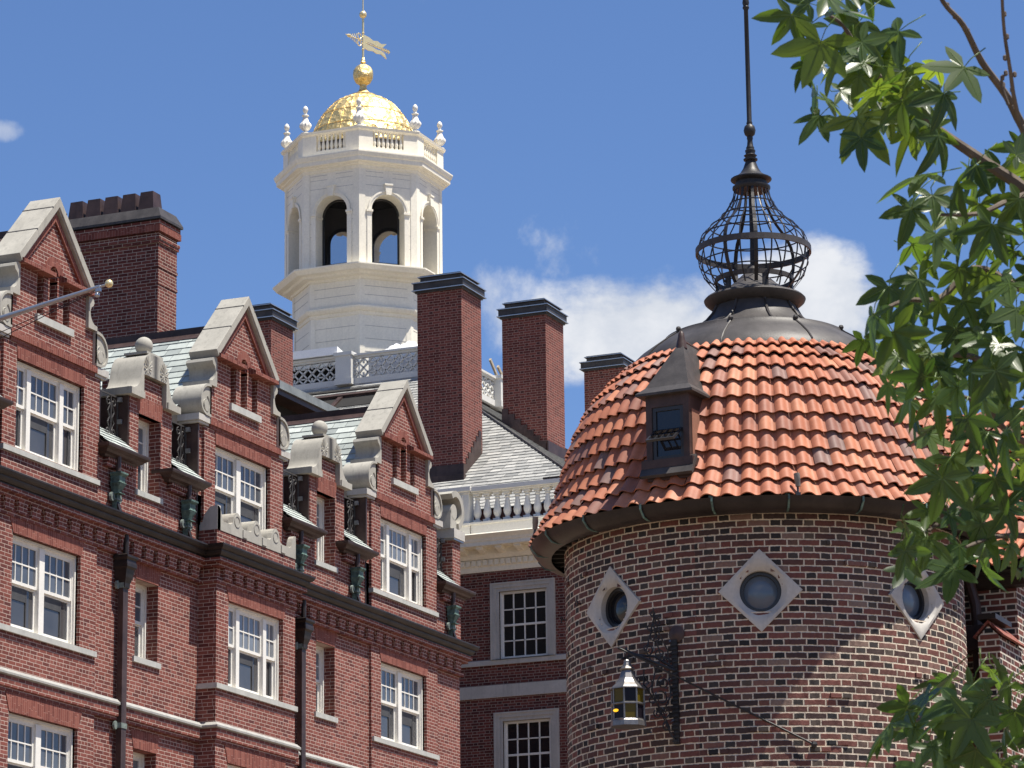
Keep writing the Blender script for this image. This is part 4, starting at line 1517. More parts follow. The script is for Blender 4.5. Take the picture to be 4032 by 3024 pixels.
def lattice(mb, p, q, z0, z1, t=.019, d=.03):
    """Chinese-Chippendale lattice between plan points p and q"""
    p, q = Vector(p), Vector(q)
    L = (q - p).length
    e = (q - p) / L
    nrm = Vector((e.y, -e.x)) * d

    def bar(u0, v0, u1, v1, tt=t):
        a, b = Vector((u0, v0)), Vector((u1, v1))
        dr = (b - a)
        if dr.length < 1e-6: return
        dr.normalize()
        w_ = Vector((-dr.y, dr.x)) * tt
        cs = [a - w_, b - w_, b + w_, a + w_]
        P = []
        for sgn in (1, -1):
            for c in cs:
                xy = p + e * c.x + nrm * sgn
                P.append((xy.x, xy.y, c.y))
        mb.mesh(P, [(0, 1, 2, 3), (7, 6, 5, 4), (0, 4, 5, 1), (1, 5, 6, 2), (2, 6, 7, 3), (3, 7, 4, 0)])
    H = z1 - z0
    n = max(2, round(L / (H * .60)))
    n += n % 2
    w_ = L / n
    for k in range(-1, n + 1):
        for sg in (0, 1):
            # diagonals span two bays
            u0, u1 = k * w_, (k + 2) * w_
            va, vb = (z0, z1) if sg else (z1, z0)
            a0, a1 = max(u0, 0), min(u1, L)
            if a1 <= a0: continue
            va2 = va + (vb - va) * (a0 - u0) / (u1 - u0)
            vb2 = va + (vb - va) * (a1 - u0) / (u1 - u0)
            bar(a0, va2, a1, vb2)
    for k in range(n + 1):
        u = k * w_
        if k % 2 == 1:
            bar(u, z0, u, z0 + H * .27); bar(u, z1 - H * .27, u, z1)
        else:
            bar(max(0, u - w_ * .25), z0 + H * .25, min(L, u + w_ * .25), z0 + H * .25, t * .8)
            bar(max(0, u - w_ * .25), z1 - H * .25, min(L, u + w_ * .25), z1 - H * .25, t * .8)


def lat_panel(p, q, wide=.06):
    mb = MB()
    (xa, ya), (xb, yb) = p, q
    X0, X1, Y0, Y1 = min(xa, xb) - wide, max(xa, xb) + wide, min(ya, yb), max(ya, yb)
    if abs(xa - xb) > abs(ya - yb): X0, X1, Y0, Y1 = min(xa, xb), max(xa, xb), ya - wide, ya + wide
    mb.box(X0, X1, Y0, Y1, ZD, ZD + .17)
    mb.box(X0, X1, Y0, Y1, ZD + .73, ZD + .79)
    ex = (.05 if X1 - X0 < Y1 - Y0 else 0); ey = (.05 if ex == 0 else 0)
    mb.box(X0 - ex, X1 + ex, Y0 - ey, Y1 + ey, ZD + .79, ZD + .85)
    lattice(mb, p, q, ZD + .17, ZD + .73)
    put('lattice_panel', mb, M_WHITE2, lpo)


def lat_post(x, y, w_=.24):
    mb = MB()
    mb.box(x - w_ - .02, x + w_ + .02, y - w_ - .02, y + w_ + .02, ZD - .02, ZD + .15)
    mb.box(x - w_, x + w_, y - w_, y + w_, ZD + .15, ZD + .80)
    mb.box(x - w_ - .04, x + w_ + .04, y - w_ - .04, y + w_ + .04, ZD + .80, ZD + .90)
    put('post', mb, M_WHITE2, lpo)


M_WHITE2 = stone_mat('lattice_white_paint', (0.62, 0.61, 0.57), 0.05, 2.0, rough=0.5, bump=0.03)
lpo = put('lattice_parapet', MB().box(DX0 - .05, DX0 + .05, DY0 + .2, DY1 - .2, ZD - .09, ZD - .005), M_WHITE2, geo)
put('shade_backing', MB().box(DX0 + .35, DX0 + .4, 40.9, 43.3, ZD, ZD + .72), M_DARK, lpo)  # added dark sheet standing in for the shade behind the lattice
ys = [DY0, 40.78, 43.46, DY1]
for k in range(3):
    lat_panel((DX0, ys[k] + .24), (DX0, ys[k + 1] - .24))
xs_ = [DX0, 86.2, 88.45, 90.5, DX1]
for k in range(4):
    lat_panel((xs_[k] + .24, DY0), (xs_[k + 1] - .24, DY0))
for y in ys: lat_post(DX0, y)
for x in xs_[1:]: lat_post(x, DY0)

# tarpaulins and boards left on the deck by workers
def tarp(name, label, x0, x1, y0, y1, zb, h, seed, group='white tarpaulins on the roof deck'):
    rnd = random.Random(seed)
    mb = MB()
    nx, ny = 12, 26
    ph = [(rnd.uniform(1, 5), rnd.uniform(1, 5), rnd.uniform(0, 6), rnd.uniform(.02, .05)) for _ in range(6)]
    def zz(i, j):
        u, v_ = i / nx, j / ny
        e = min(u, 1 - u) * 2
        f = min(v_, 1 - v_) * 2
        z = h * min(1, e * 2.2) ** .6 * min(1, f * 1.6) ** .7
        for a_, b_, c_, d_ in ph: z += d_ * sin(a_ * u * 6 + b_ * v_ * 7 + c_) * (e * f) ** .4
        return zb + max(z, 0.0)
    vs_ = [(x0 + (x1 - x0) * i / nx, y0 + (y1 - y0) * j / ny, zz(i, j)) for i in range(nx + 1) for j in range(ny + 1)]
    fs = [(i * (ny + 1) + j, (i + 1) * (ny + 1) + j, (i + 1) * (ny + 1) + j + 1, i * (ny + 1) + j + 1) for i in range(nx) for j in range(ny)]
    mb.mesh(vs_, fs)
    mb.face([(x0, y0, zb), (x1, y0, zb), (x1, y1, zb), (x0, y1, zb)])
    for (xa, ya), (xb, yb) in (((x0, y0), (x1, y0)), ((x1, y0), (x1, y1)), ((x1, y1), (x0, y1)), ((x0, y1), (x0, y0))):
        mb.face([(xa, ya, zb), (xb, yb, zb), (xb, yb, zb - .9), (xa, ya, zb - .9)])
    tag(put(name, mb, M_TARP, smooth=True), label, 'tarpaulin', group)


tarp('tarpaulin', 'crumpled white tarpaulin over a pile on the roof deck, right of the parapet post', 84.6, 85.6, 38.45, 40.3, 26.05, .30, 3)
ts = MB()
ts.prism([(84.02, 26.07), (84.6, 26.16), (84.6, 26.19), (84.0, 26.30), (83.99, 26.07)], 'y', 40.98, 43.3)
tag(put('white_sheet', ts, M_TARP), 'long white sheet folded over the parapet rail, left of the post', 'sheet')
bd = MB()
for _ in (0,):
    p0, p1 = Vector((85.4, 37.75, 25.3)), Vector((85.0, 38.05, 26.0))
for nm, lb, a, b in (('lumber_board', 'longer of two pale boards leaning up by the lattice parapet', (93.4, 40.0, 27.0), (92.40, 40.0, 27.78)),
                     ('lumber_board', 'shorter of two pale boards leaning up beside the chimney', (93.55, 40.0, 27.32), (92.98, 40.0, 27.70))):
    mb = MB()
    a, b = Vector(a), Vector(b)
    a2 = a + (a - b) * 2.2
    d = (b - a2).normalized()
    wv = Vector((d.z, 0, -d.x)) * .045
    yv = Vector((0, .03, 0))
    P = [a2 - wv - yv, b - wv - yv, b + wv - yv, a2 + wv - yv, a2 - wv + yv, b - wv + yv, b + wv + yv, a2 + wv + yv]
    mb.mesh(P, [(0, 1, 2, 3), (7, 6, 5, 4), (0, 4, 5, 1), (1, 5, 6, 2), (2, 6, 7, 3), (3, 7, 4, 0)])
    tag(put(nm, mb, M_WOOD), lb, 'board')

# ================================================================== WHITE BELL TOWER WITH GOLD DOME
tw = thing('bell_tower', 'white octagonal bell tower with arched openings and a gold dome', 'tower', (CXG, CYG, 25.2))


def octo(R, z=None):
    return [(CXG + R * cos(radians(22.5 + 45 * k)), CYG + R * sin(radians(22.5 + 45 * k))) for k in range(8)]


def oct_sweep(prof):
    """profile in (corner radius, z) turned round the octagon"""
    mb = MB()
    vs_, fs = [], []
    n = len(prof)
    for k in range(8):
        a = radians(22.5 + 45 * k)
        for r, z in prof:
            vs_.append((CXG + r * cos(a), CYG + r * sin(a), z))
    for k in range(8):
        k2 = (k + 1) % 8
        for j in range(n - 1):
            fs.append((k * n + j, k2 * n + j, k2 * n + j + 1, k * n + j + 1))
    mb.mesh(vs_, fs)
    return mb


bs = oct_sweep([(2.03, 25.0), (2.03, 27.93), (1.9, 27.93)])
# clapboard joints as real grooves
b2 = oct_sweep([(1.93, 28.2), (2.07, 28.2), (2.07, 29.0), (1.9, 29.0)])
put('lower_stage', bs, M_CREAM, tw)
put('upper_stage', b2, M_CREAM, tw)
gv = MB()
for z in (26.45, 26.83, 27.21, 27.59):
    m_ = oct_sweep([(2.02, z), (2.036, z), (2.036, z + .012), (2.02, z + .012)])
    gv.mesh(m_.v, m_.f)
for z in (28.5, 28.76):
    m_ = oct_sweep([(2.06, z), (2.076, z), (2.076, z + .012), (2.06, z + .012)])
    gv.mesh(m_.v, m_.f)
put('board_joint', gv, M_JOINT if 'M_JOINT' in globals() else M_LIME2, tw)
# corner boards
cbd = MB()
for R, z0, z1 in ((2.03, 25, 27.92), (2.07, 28.2, 28.98)):
    for k in range(8):
        a = radians(22.5 + 45 * k)
        P = Vector((CXG + (R + .012) * cos(a), CYG + (R + .012) * sin(a)))
        for sg in (-1, 1):
            b_ = radians(22.5 + 45 * (k + sg))
            Q = Vector((CXG + (R + .012) * cos(b_), CYG + (R + .012) * sin(b_)))
            d = (Q - P).normalized()
            E2 = P + d * .15
            cbd.face([(P.x, P.y, z0), (E2.x, E2.y, z0), (E2.x, E2.y, z1), (P.x, P.y, z1)])
put('corner_board', cbd, M_CREAM, tw, recalc=False)
put('mid_moulding', oct_sweep([(2.0, 27.90), (2.06, 27.92), (2.09, 28.0), (2.15, 28.03), (2.21, 28.10), (2.22, 28.15), (2.14, 28.20), (2.0, 28.22)]), M_CREAM, tw)
put('belfry_sill', oct_sweep([(2.0, 28.96), (2.12, 28.97), (2.15, 29.04), (2.34, 29.06), (2.38, 29.12), (2.55, 29.14), (2.60, 29.20), (2.66, 29.26), (2.66, 29.30), (2.3, 29.36), (1.2, 29.37)]), M_CREAM, tw)

M_INSHADE = stone_mat('belfry_shade_grey', (0.10, 0.095, 0.09), 0.15, 2.0)  # inner wall faces coloured dark to stand for shade inside the belfry
# belfry: eight wall panels with arched openings
RB, TH = 2.30, 0.42
ZB0, ZSP, ZT = 29.34, 30.98, 32.30
AP = RB * cos(radians(22.5))
HWF = RB * sin(radians(22.5))
hwo = .50
bel, bin_ = MB(), MB()
imps, arcs, key, scr, frm = [], [], MB(), MB(), MB()
M45 = [Matrix.Translation((CXG, CYG, 0)) @ Matrix.Rotation(radians(45 * k), 4, 'Z') for k in range(8)]
arch = [(hwo * cos(pi * k / 14), ZSP + hwo * sin(pi * k / 14)) for k in range(15)]      # from +hwo to -hwo


def panel(mb, x, hw, M):
    st = len(mb.v)
    top = []
    mb.face([(x, hwo, ZB0), (x, hw, ZB0), (x, hw, ZSP), (x, hwo, ZSP)])
    mb.face([(x, -hw, ZB0), (x, -hwo, ZB0), (x, -hwo, ZSP), (x, -hw, ZSP)])
    for k in range(14):
        (ya, za), (yb, zb) = arch[k], arch[k + 1]
        ta, tb = hw * (1 - 2 * k / 14), hw * (1 - 2 * (k + 1) / 14)
        mb.face([(x, ya, za), (x, ta, ZT), (x, tb, ZT), (x, yb, zb)])
    mb.face([(x, hwo, ZSP), (x, hw, ZSP), (x, hw, ZT)])
    mb.face([(x, -hwo, ZSP), (x, -hw, ZT), (x, -hw, ZSP)])
    mb.xform(M, st)


for M in M45:
    panel(bel, AP, HWF, M)
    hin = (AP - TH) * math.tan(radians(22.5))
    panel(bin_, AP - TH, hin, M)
    st = len(bel.v)
    for k in range(14):
        (ya, za), (yb, zb) = arch[k], arch[k + 1]
        bel.face([(AP, ya, za), (AP, yb, zb), (AP - TH, yb, zb), (AP - TH, ya, za)])
    for sg in (1, -1):
        bel.face([(AP, sg * hwo, ZB0), (AP - TH, sg * hwo, ZB0), (AP - TH, sg * hwo, ZSP), (AP, sg * hwo, ZSP)])
    bel.xform(M, st)
    # imposts
    for sg in (1, -1):
        imp = MB()
        imps.append(imp)
        st = len(imp.v)
        y0, y1 = sorted((sg * (hwo - .03), sg * (hwo + .17)))
        imp.box(AP - TH + .02, AP + .055, y0, y1, ZSP - .06, ZSP)
        imp.box(AP - TH + .05, AP + .03, *sorted((sg * (hwo - .012), sg * (hwo + .16))), ZSP - .12, ZSP - .062)
        imp.box(AP + .0, AP + .02, *sorted((sg * hwo, sg * (hwo + .14))), ZB0, ZSP - .122)
        imp.xform(M, st)
    # archivolt and keystone
    arcv = MB()
    arcs.append(arcv)
    for (ro_, ri_, d) in ((.62, .505, .022), (.62, .565, .042)):
        st = len(arcv.v)
        oa = [(ro_ * cos(pi * k / 14), ZSP + ro_ * sin(pi * k / 14)) for k in range(15)]
        ia = [(ri_ * cos(pi * k / 14), ZSP + ri_ * sin(pi * k / 14)) for k in range(15)]
        arcv.ring_prism(oa, ia, 'x', AP + .0, AP + d, closed=False)
        arcv.xform(M, st)
    st = len(key.v)
    key.prism([(-.075, ZSP + .475), (.075, ZSP + .475), (.115, ZSP + .76), (-.115, ZSP + .76)], 'x', AP + .0, AP + .09)
    key.prism([(-.12, ZSP + .76), (.12, ZSP + .76), (.13, ZSP + .81), (-.13, ZSP + .81)], 'x', AP + .0, AP + .11)
    key.xform(M, st)
    # insect screen with a black frame near the inner face
    st = len(frm.v)
    xi = AP - TH - .012
    oa = [(.56, ZB0)] + [(.56 * cos(pi * k / 14), ZSP + .56 * sin(pi * k / 14)) for k in range(15)] + [(-.56, ZB0)]
    ia = [(.455, ZB0 + .02)] + [(.455 * cos(pi * k / 14), ZSP + .455 * sin(pi * k / 14)) for k in range(15)] + [(-.455, ZB0 + .02)]
    frm.ring_prism(oa, ia, 'x', xi - .05, xi, closed=False)
    frm.box(xi - .05, xi, -.455, .455, ZB0, ZB0 + .22)
    frm.xform(M, st)
    st = len(scr.v)
    scr.face([(xi - .02, y, z) for y, z in ia])
    scr.xform(M, st)
bel.mesh([(x, y, 32.28) for x, y in octo(RB)], [tuple(range(8))])
bo_ = put('belfry', bel, M_CREAM, tw)
put('belfry_inner_shade', bin_, M_INSHADE, bo_)
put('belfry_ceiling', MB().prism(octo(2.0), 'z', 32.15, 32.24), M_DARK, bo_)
put('belfry_floor', MB().prism(octo(2.05), 'z', 29.30, 29.375), M_LEAD, bo_)
for q_ in imps: put('impost', q_, M_CREAM, bo_)
for q_ in arcs: put('archivolt', q_, M_CREAM, bo_)
put('keystone', key, M_CREAM, bo_)
put('screen_frame', frm, M_BLACK, bo_)
put('insect_screen', scr, M_SCREEN, bo_)
lin = MB()
for z in (31.72, 31.98, 32.12, 29.9, 30.3, 30.7):
    for k in range(8):
        st = len(lin.v)
        if z > 31.6:
            lin.box(AP - .01, AP + .002, -HWF + .2, -.14, z, z + .012); lin.box(AP - .01, AP + .002, .14, HWF - .2, z, z + .012)
        else:
            lin.box(AP - .01, AP + .002, -HWF + .2, -hwo - .15, z, z + .012); lin.box(AP - .01, AP + .002, hwo + .15, HWF - .2, z, z + .012)
        lin.xform(M45[k], st)
put('board_joint', lin, M_LIME2, bo_)
pil = MB()
for k in range(8):
    a = radians(22.5 + 45 * k)
    P = Vector((CXG + (RB + .014) * cos(a), CYG + (RB + .014) * sin(a)))
    for sg in (-1, 1):
        b_ = radians(22.5 + 45 * (k + sg))
        Q = Vector((CXG + (RB + .014) * cos(b_), CYG + (RB + .014) * sin(b_)))
        E2 = P + (Q - P).normalized() * .19
        pil.face([(P.x, P.y, ZB0), (E2.x, E2.y, ZB0), (E2.x, E2.y, 32.28), (P.x, P.y, 32.28)])
put('corner_board', pil, M_CREAM, bo_, recalc=False)
put('cornice', oct_sweep([(2.28, 32.20), (2.33, 32.22), (2.35, 32.30), (2.42, 32.32), (2.44, 32.36), (2.56, 32.38), (2.57, 32.50), (2.60, 32.52), (2.64, 32.62), (2.64, 32.66), (2.3, 32.72), (1.4, 32.73)]), M_CREAM, tw)

# parapet with balusters
RP = 2.36
pa = oct_sweep([(RP - .16, 32.72), (RP, 32.72), (RP, 32.86), (RP - .16, 32.86), (RP - .16, 32.72)])
t2 = oct_sweep([(RP - .16, 33.34), (RP, 33.34), (RP + .03, 33.37), (RP + .06, 33.38), (RP + .08, 33.45), (RP - .2, 33.48), (RP - .16, 33.34)])
pa.mesh(t2.v, t2.f)
APP = RP * cos(radians(22.5)); HWP = RP * sin(radians(22.5))
for M in M45:
    for sg in (1, -1):
        st = len(pa.v)
        a, b = sorted((sg * .47, sg * (HWP - .0)))
        pa.prism([(APP, a), (APP, b), (APP - .15, b * (APP - .15) / APP if abs(b) > .6 else b), (APP - .15, a * (APP - .15) / APP if abs(a) > .6 else a)], 'z', 32.86, 33.34)
        pa.xform(M, st)
par = put('parapet', pa, M_CREAM, tw)
bp = [(.052, 32.86), (.052, 32.90), (.034, 32.91), (.05, 32.97), (.055, 33.01), (.045, 33.07), (.03, 33.15), (.028, 33.24), (.042, 33.26), (.036, 33.29), (.052, 33.30), (.052, 33.34)]
src = None
for ki, M in enumerate(M45):
    for q in range(7):
        p = M @ Vector((APP - .07, -.405 + .135 * q, 0))
        if src is None:
            src = put('baluster', MB().lathe(bp, (p.x, p.y, 0), 8), M_CREAM, par, base=(p.x, p.y, 32.86), smooth=True)
        else:
            b_ = src.copy(); COL.objects.link(b_); b_.parent = par
            b_.location = Vector((p.x, p.y, 32.86)) - wpos(par)
# urns on the corners
up = [(.13, 33.45), (.15, 33.47), (.15, 33.50), (.07, 33.52), (.055, 33.56), (.06, 33.585), (.10, 33.60), (.165, 33.68), (.185, 33.745), (.17, 33.79), (.12, 33.87), (.085, 33.97), (.075, 34.04), (.115, 34.06), (.11, 34.085), (.055, 34.10), (.045, 34.16), (.06, 34.18), (.085, 34.24), (.085, 34.29), (.06, 34.35), (.02, 34.39)]
src = None
for k in range(8):
    a = radians(22.5 + 45 * k)
    x, y = CXG + (RP - .1) * cos(a), CYG + (RP - .1) * sin(a)
    if src is None:
        u = MB().lathe([(r * .92, 33.45 + (z - 33.45) * .94) for r, z in up], (x, y, 0), 20)
        for i, v_ in enumerate(u.v):                                   # gadroons on the bowl
            if 33.6 < v_[2] < 33.8:
                th = atan2(v_[1] - y, v_[0] - x)
                f_ = 1 + .09 * cos(10 * th)
                u.v[i] = (x + (v_[0] - x) * f_, y + (v_[1] - y) * f_, v_[2])
        src = put('urn', u, M_WHITE, tw, base=(x, y, 33.45), smooth=True)
    else:
        b_ = src.copy(); COL.objects.link(b_); b_.parent = tw
        b_.location = Vector((x, y, 33.45)) - wpos(tw)
# dome: gilded sheets
put('dome_drum', MB().prism(octo(1.75), 'z', 32.7, 33.35), M_LEAD, tw)
dm = MB()
prof = [(1.60, 33.20), (1.60, 33.42), (1.585, 33.6), (1.53, 33.82), (1.45, 34.05), (1.33, 34.30), (1.18, 34.55), (.98, 34.78), (.74, 34.97), (.46, 35.10), (.30, 35.14)]
dm.lathe(prof, (CXG, CYG, 0), 48)
do = put('dome', dm, M_GOLD, tw, smooth=True)
sea = MB()
for k in range(20):
    a = 2 * pi * k / 20
    sea.tube([(CXG + (r + .004) * cos(a), CYG + (r + .004) * sin(a), z) for r, z in prof[1:]], .010, 4)
for r, z in ((1.49, 33.95), (1.26, 34.43), (.9, 34.86)):
    sea.tube([(CXG + (r + .006) * cos(2 * pi * k / 40), CYG + (r + .006) * sin(2 * pi * k / 40), z) for k in range(40)], .008, 4, closed=True)
put('dome_seam', sea, M_GOLD, do)
fin = [(.40, 35.10), (.40, 35.16), (.30, 35.20), (.20, 35.25), (.13, 35.33), (.105, 35.42), (.105, 35.50), (.15, 35.53), (.22, 35.58), (.285, 35.70), (.30, 35.82), (.29, 35.95), (.22, 36.06), (.12, 36.13), (.06, 36.15), (.055, 36.18), (.085, 36.21), (.06, 36.26), (.05, 36.33), (.035, 36.36)]
put('ball_finial', MB().lathe(fin, (CXG, CYG, 0), 28), M_GOLD, tw, smooth=True)
vp = MB().tube([(CXG, CYG, 36.3), (CXG, CYG, 37.7)], .032, 8)
vp.tube([(CXG, CYG, 37.7), (CXG, CYG, 39.3)], [.022, .012], 6)
for z in (36.62, 37.14):
    vp.ball((CXG, CYG, z), .045, 8)
vp.ball((CXG, CYG, 37.72), .115, 14)
vn = put('weather_vane', vp, M_GILT, tw, smooth=True)
# banner blowing away to the right
va = radians(-15.7)
e = Vector((cos(va), sin(va), 0))
bt = [(.03, 36.68), (.25, 36.65), (.45, 36.69), (.62, 36.65), (.80, 36.69), (1.06, 36.60), (.98, 36.74), (.80, 36.80), (.60, 36.78), (.40, 36.82), (.18, 36.83), (.18, 36.90), (.40, 36.91),
      (.60, 36.88), (.86, 36.90), (1.06, 37.08), (.82, 37.01), (.64, 37.06), (.45, 37.02), (.25, 37.08), (.03, 37.09)]
bn = MB()
nrm = Vector((-e.y, e.x, 0)) * .014
V1 = [Vector((CXG, CYG, 0)) + e * a + Vector((0, 0, z)) - nrm for a, z in bt]
V2 = [v_ + nrm * 2 for v_ in V1]
n = len(bt)
bn.mesh(V1 + V2, [tuple(range(n)), tuple(range(2 * n - 1, n - 1, -1))] + [(i, n + i, n + (i + 1) % n, (i + 1) % n) for i in range(n)])
arrow = [Vector((CXG, CYG, 36.865)) + e * .1, Vector((CXG, CYG, 36.855)) + e * 1.2]
bn.tube(arrow, .022, 6)
for q in range(4):
    c_ = Vector((CXG, CYG, 36.855)) + e * (.86 + .10 * q)
    bn.tube([c_ + Vector((0, 0, -.06)) - e * .03, c_ + e * .06, c_ + Vector((0, 0, .06)) - e * .03], .018, 4)
put('banner', bn, M_GILT, vn)
pt = MB()
for z in (36.78, 37.0):
    pt.tube([Vector((CXG, CYG, z)) - e * (.17 + .075 * cos(2 * pi * k / 14)) + Vector((0, 0, .085 * sin(2 * pi * k / 14))) for k in range(14)], .020, 5, closed=True)
for q, h in enumerate((.16, .13, .10, .07)):
    c_ = Vector((CXG, CYG, 36.89)) - e * (.30 + .085 * q)
    pt.tube([c_ + Vector((0, 0, h)), c_ - e * .05, c_ + Vector((0, 0, -h))], .016, 4)
pt.tube([Vector((CXG, CYG, 36.89)) - e * .05, Vector((CXG, CYG, 36.89)) - e * .62], .016, 5)
pc_ = Vector((CXG, CYG, 36.89)) - e * .64
pt.ball(tuple(pc_), .055, 8)
pt.tube([pc_ + e * .05, pc_ - e * .15], [.05, .005], 6)
put('pointer', pt, M_GILT, vn)
# ================================================================== ROUND BRICK TURRET WITH TILED DOME
AX = Vector((0.94612, 0.32382, 0))          # direction the street side looks along (away from the street)
LT = Vector((0.32382, -0.94612, 0))         # to the right as seen from the street
tur = thing('brick_turret', 'round brick turret with an orange tiled dome and a black iron onion cage on top', 'turret', (TCX, TCY, 0))
TC = Vector((TCX, TCY, 0))
A0 = atan2(-AX.y, -AX.x)                    # azimuth of the point nearest the street


def tp(rel, r, z):
    """point at angle rel (degrees, to the right seen from the street) on radius r"""
    a = radians(rel)
    p = TC + (-AX * cos(a) + LT * sin(a)) * r
    return Vector((p.x, p.y, z))


def tmat(rel, r, z):
    """frame on the wall: local x = right, y = outward, z = up"""
    a = radians(rel)
    out = -AX * cos(a) + LT * sin(a)
    rt = LT * cos(a) + AX * sin(a)
    o = TC + out * r
    return Matrix(((rt.x, out.x, 0, o.x), (rt.y, out.y, 0, o.y), (0, 0, 1, z), (0, 0, 0, 1)))


# wall with rough bricks: radius varies a little from brick to brick
tw_ = MB()
rnd = random.Random(11)
NS = 360
WINS = (-47.5, -0.9, 47.85)
rows = [0.0, 3.0] + [3.0 + .0665 * k for k in range(1, 89)]
vs_ = []
for z in rows:
    for k in range(NS):
        rel = 360.0 * k / NS
        lp = min(abs((rel - ww + 180) % 360 - 180) for ww in WINS)
        r = TR + rnd.uniform(-.004, .004)
        p = tp(rel, r, z)
        vs_.append(p)
fs = []
for j in range(len(rows) - 1):
    zc = (rows[j] + rows[j + 1]) / 2
    for k in range(NS):
        k2 = (k + 1) % NS
        rel = 360.0 * (k + .5) / NS
        skip = False
        for ww in WINS:
            d = (rel - ww + 180) % 360 - 180
            if hypot(radians(d) * TR, zc - 8.0) < .245: skip = True
        if not skip:
            fs.append((j * NS + k, j * NS + k2, (j + 1) * NS + k2, (j + 1) * NS + k))
tw_.mesh(vs_, fs)
put('inner_lining', MB().lathe([(1.8, .1), (1.8, 8.8)], (TCX, TCY, 0), 48), M_DARK, tur)

# a few bricks that stand proud or have spalled
pb = tw_
for _ in range(70):
    rel = rnd.uniform(-85, 85)
    j = rnd.randint(20, 86)
    z = 3.0 + .0665 * j
    if any(hypot(radians(rel - ww) * TR, z - 8.0) < .6 for ww in WINS): continue
    st = len(pb.v)
    w_ = rnd.choice((.10, .205)) / 2
    o_ = rnd.uniform(.008, .022)
    pb.box(-w_, w_, -.03, o_, .010, .057)
    pb.xform(tmat(rel, TR, z), st)
put('wall', tw_, M_TBRICK, tur, smooth=False)

# diamond stone surrounds with round windows
for rel, lb in zip(WINS, ('round window in a stone diamond, left, above the lantern', 'round window in a stone diamond facing the street', 'round window in a stone diamond, right, half in sun')):
    M = tmat(rel, TR, 8.0)
    n = 48
    hd = .415
    dia, c0, c1, c2 = [], [], [], []
    for k in range(n):
        a = 2 * pi * k / n
        s_ = hd / (abs(cos(a)) + abs(sin(a)))
        dia.append((s_ * cos(a), s_ * sin(a)))
        c0.append((.262 * cos(a), .262 * sin(a)))
        c1.append((.225 * cos(a), .225 * sin(a)))
        c2.append((.207 * cos(a), .207 * sin(a)))
    mb = MB()
    def bowl(x): return -.5 * x * x / TR
    L0 = [(x, -.06, z) for x, z in dia]
    L1 = [(x, .018 + bowl(x) * .6, z) for x, z in dia]
    L1b = [(x * .9, .024 + bowl(x) * .5, z * .9) for x, z in dia]
    L2 = [(x, .012, z) for x, z in c0]
    L3 = [(x, -.015, z) for x, z in c1]
    L4 = [(x, -.03, z) for x, z in c2]
    L5 = [(x, -.16, z) for x, z in c2]
    rings = [L0, L1, L1b, L2, L3, L4, L5]
    vv = [p for R_ in rings for p in R_]
    ff = []
    for i in range(len(rings) - 1):
        for k in range(n):
            k2 = (k + 1) % n
            ff.append((i * n + k, i * n + k2, (i + 1) * n + k2, (i + 1) * n + k))
    mb.mesh(vv, ff)
    mb.xform(M)
    so_ = put('stone_surround', mb, M_LIME2, tur, smooth=True)
    so_['label'] = lb
    fr = MB().ring_prism([(x * 1.0, z * 1.0) for x, z in c2], [(x * .84, z * .84) for x, z in c2], 'y', -.16, -.09)
    fr.ring_prism([(x * .84, z * .84) for x, z in c2], [(x * .80, z * .80) for x, z in c2], 'y', -.16, -.115)
    fr.xform(M)
    put('window_frame', fr, M_BLACK, so_, smooth=True)
    gl = MB()
    prev = None
    rr = [(.0001, -.100), (.06, -.103), (.12, -.112), (.13, -.118), (.172, -.128)]
    vv, ff = [], []
    for r, y in rr:
        for k in range(n):
            vv.append((r * cos(2 * pi * k / n), y, r * sin(2 * pi * k / n)))
    for i in range(len(rr) - 1):
        for k in range(n):
            k2 = (k + 1) % n
            ff.append((i * n + k, i * n + k2, (i + 1) * n + k2, (i + 1) * n + k))
    gl.mesh(vv, ff)
    gl.xform(M)
    put('glass', gl, M_GLASS_B if rel > -20 else M_GLASS_G, so_, smooth=True)

# gutter and eaves
gu = MB().lathe([(2.36, 8.87), (2.335, 8.80), (2.29, 8.775), (2.22, 8.765), (2.22, 8.75), (2.30, 8.755), (2.37, 8.785), (2.415, 8.84), (2.425, 8.87), (2.44, 8.885), (2.40, 8.885), (2.36, 8.87)], (TCX, TCY, 0), 96)
go_ = put('gutter', gu, M_GUTTER, tur, smooth=True)
for k in range(20):
    gs = MB()
    rel = 18 * k + 6
    st = len(gs.v)
    gs.box(-.012, .012, .02, .37, .0, .035)
    gs.xform(tmat(rel, 2.05, 8.875), st)
    st = len(gs.v)
    a_ = [(.37, .01), (.375, -.04), (.31, -.11), (.24, -.125), (.20, -.125), (.20, -.135), (.25, -.135), (.32, -.12), (.388, -.04), (.383, .01)]
    gs.mesh([(x, y, z) for x in (-.01, .01) for y, z in a_], [tuple(range(10)), tuple(range(19, 9, -1))] + [(i, 10 + i, 10 + (i + 1) % 10, (i + 1) % 10) for i in range(10)])
    gs.xform(tmat(rel + .5, 2.055, 8.885), st)
    put('gutter_strap', gs, M_VERDI, go_)
put('soffit', MB().lathe([(2.05, 8.86), (2.28, 8.90), (2.28, 8.93), (2.05, 8.93)], (TCX, TCY, 0), 72), M_DARK, tur)
rf_ = MB()
for k in range(60):
    st = len(rf_.v)
    rf_.box(-.03, .03, .0, .20, -.07, .0)
    rf_.xform(tmat(6 * k, 2.06, 8.86), st)
put('rafter_end', rf_, M_DARK, tur)

# tiled dome
PROF = [(2.425, 8.895), (2.32, 9.06), (2.215, 9.24), (2.125, 9.50), (2.035, 9.82), (1.905, 10.18), (1.70, 10.47), (1.50, 10.665), (1.32, 10.82)]


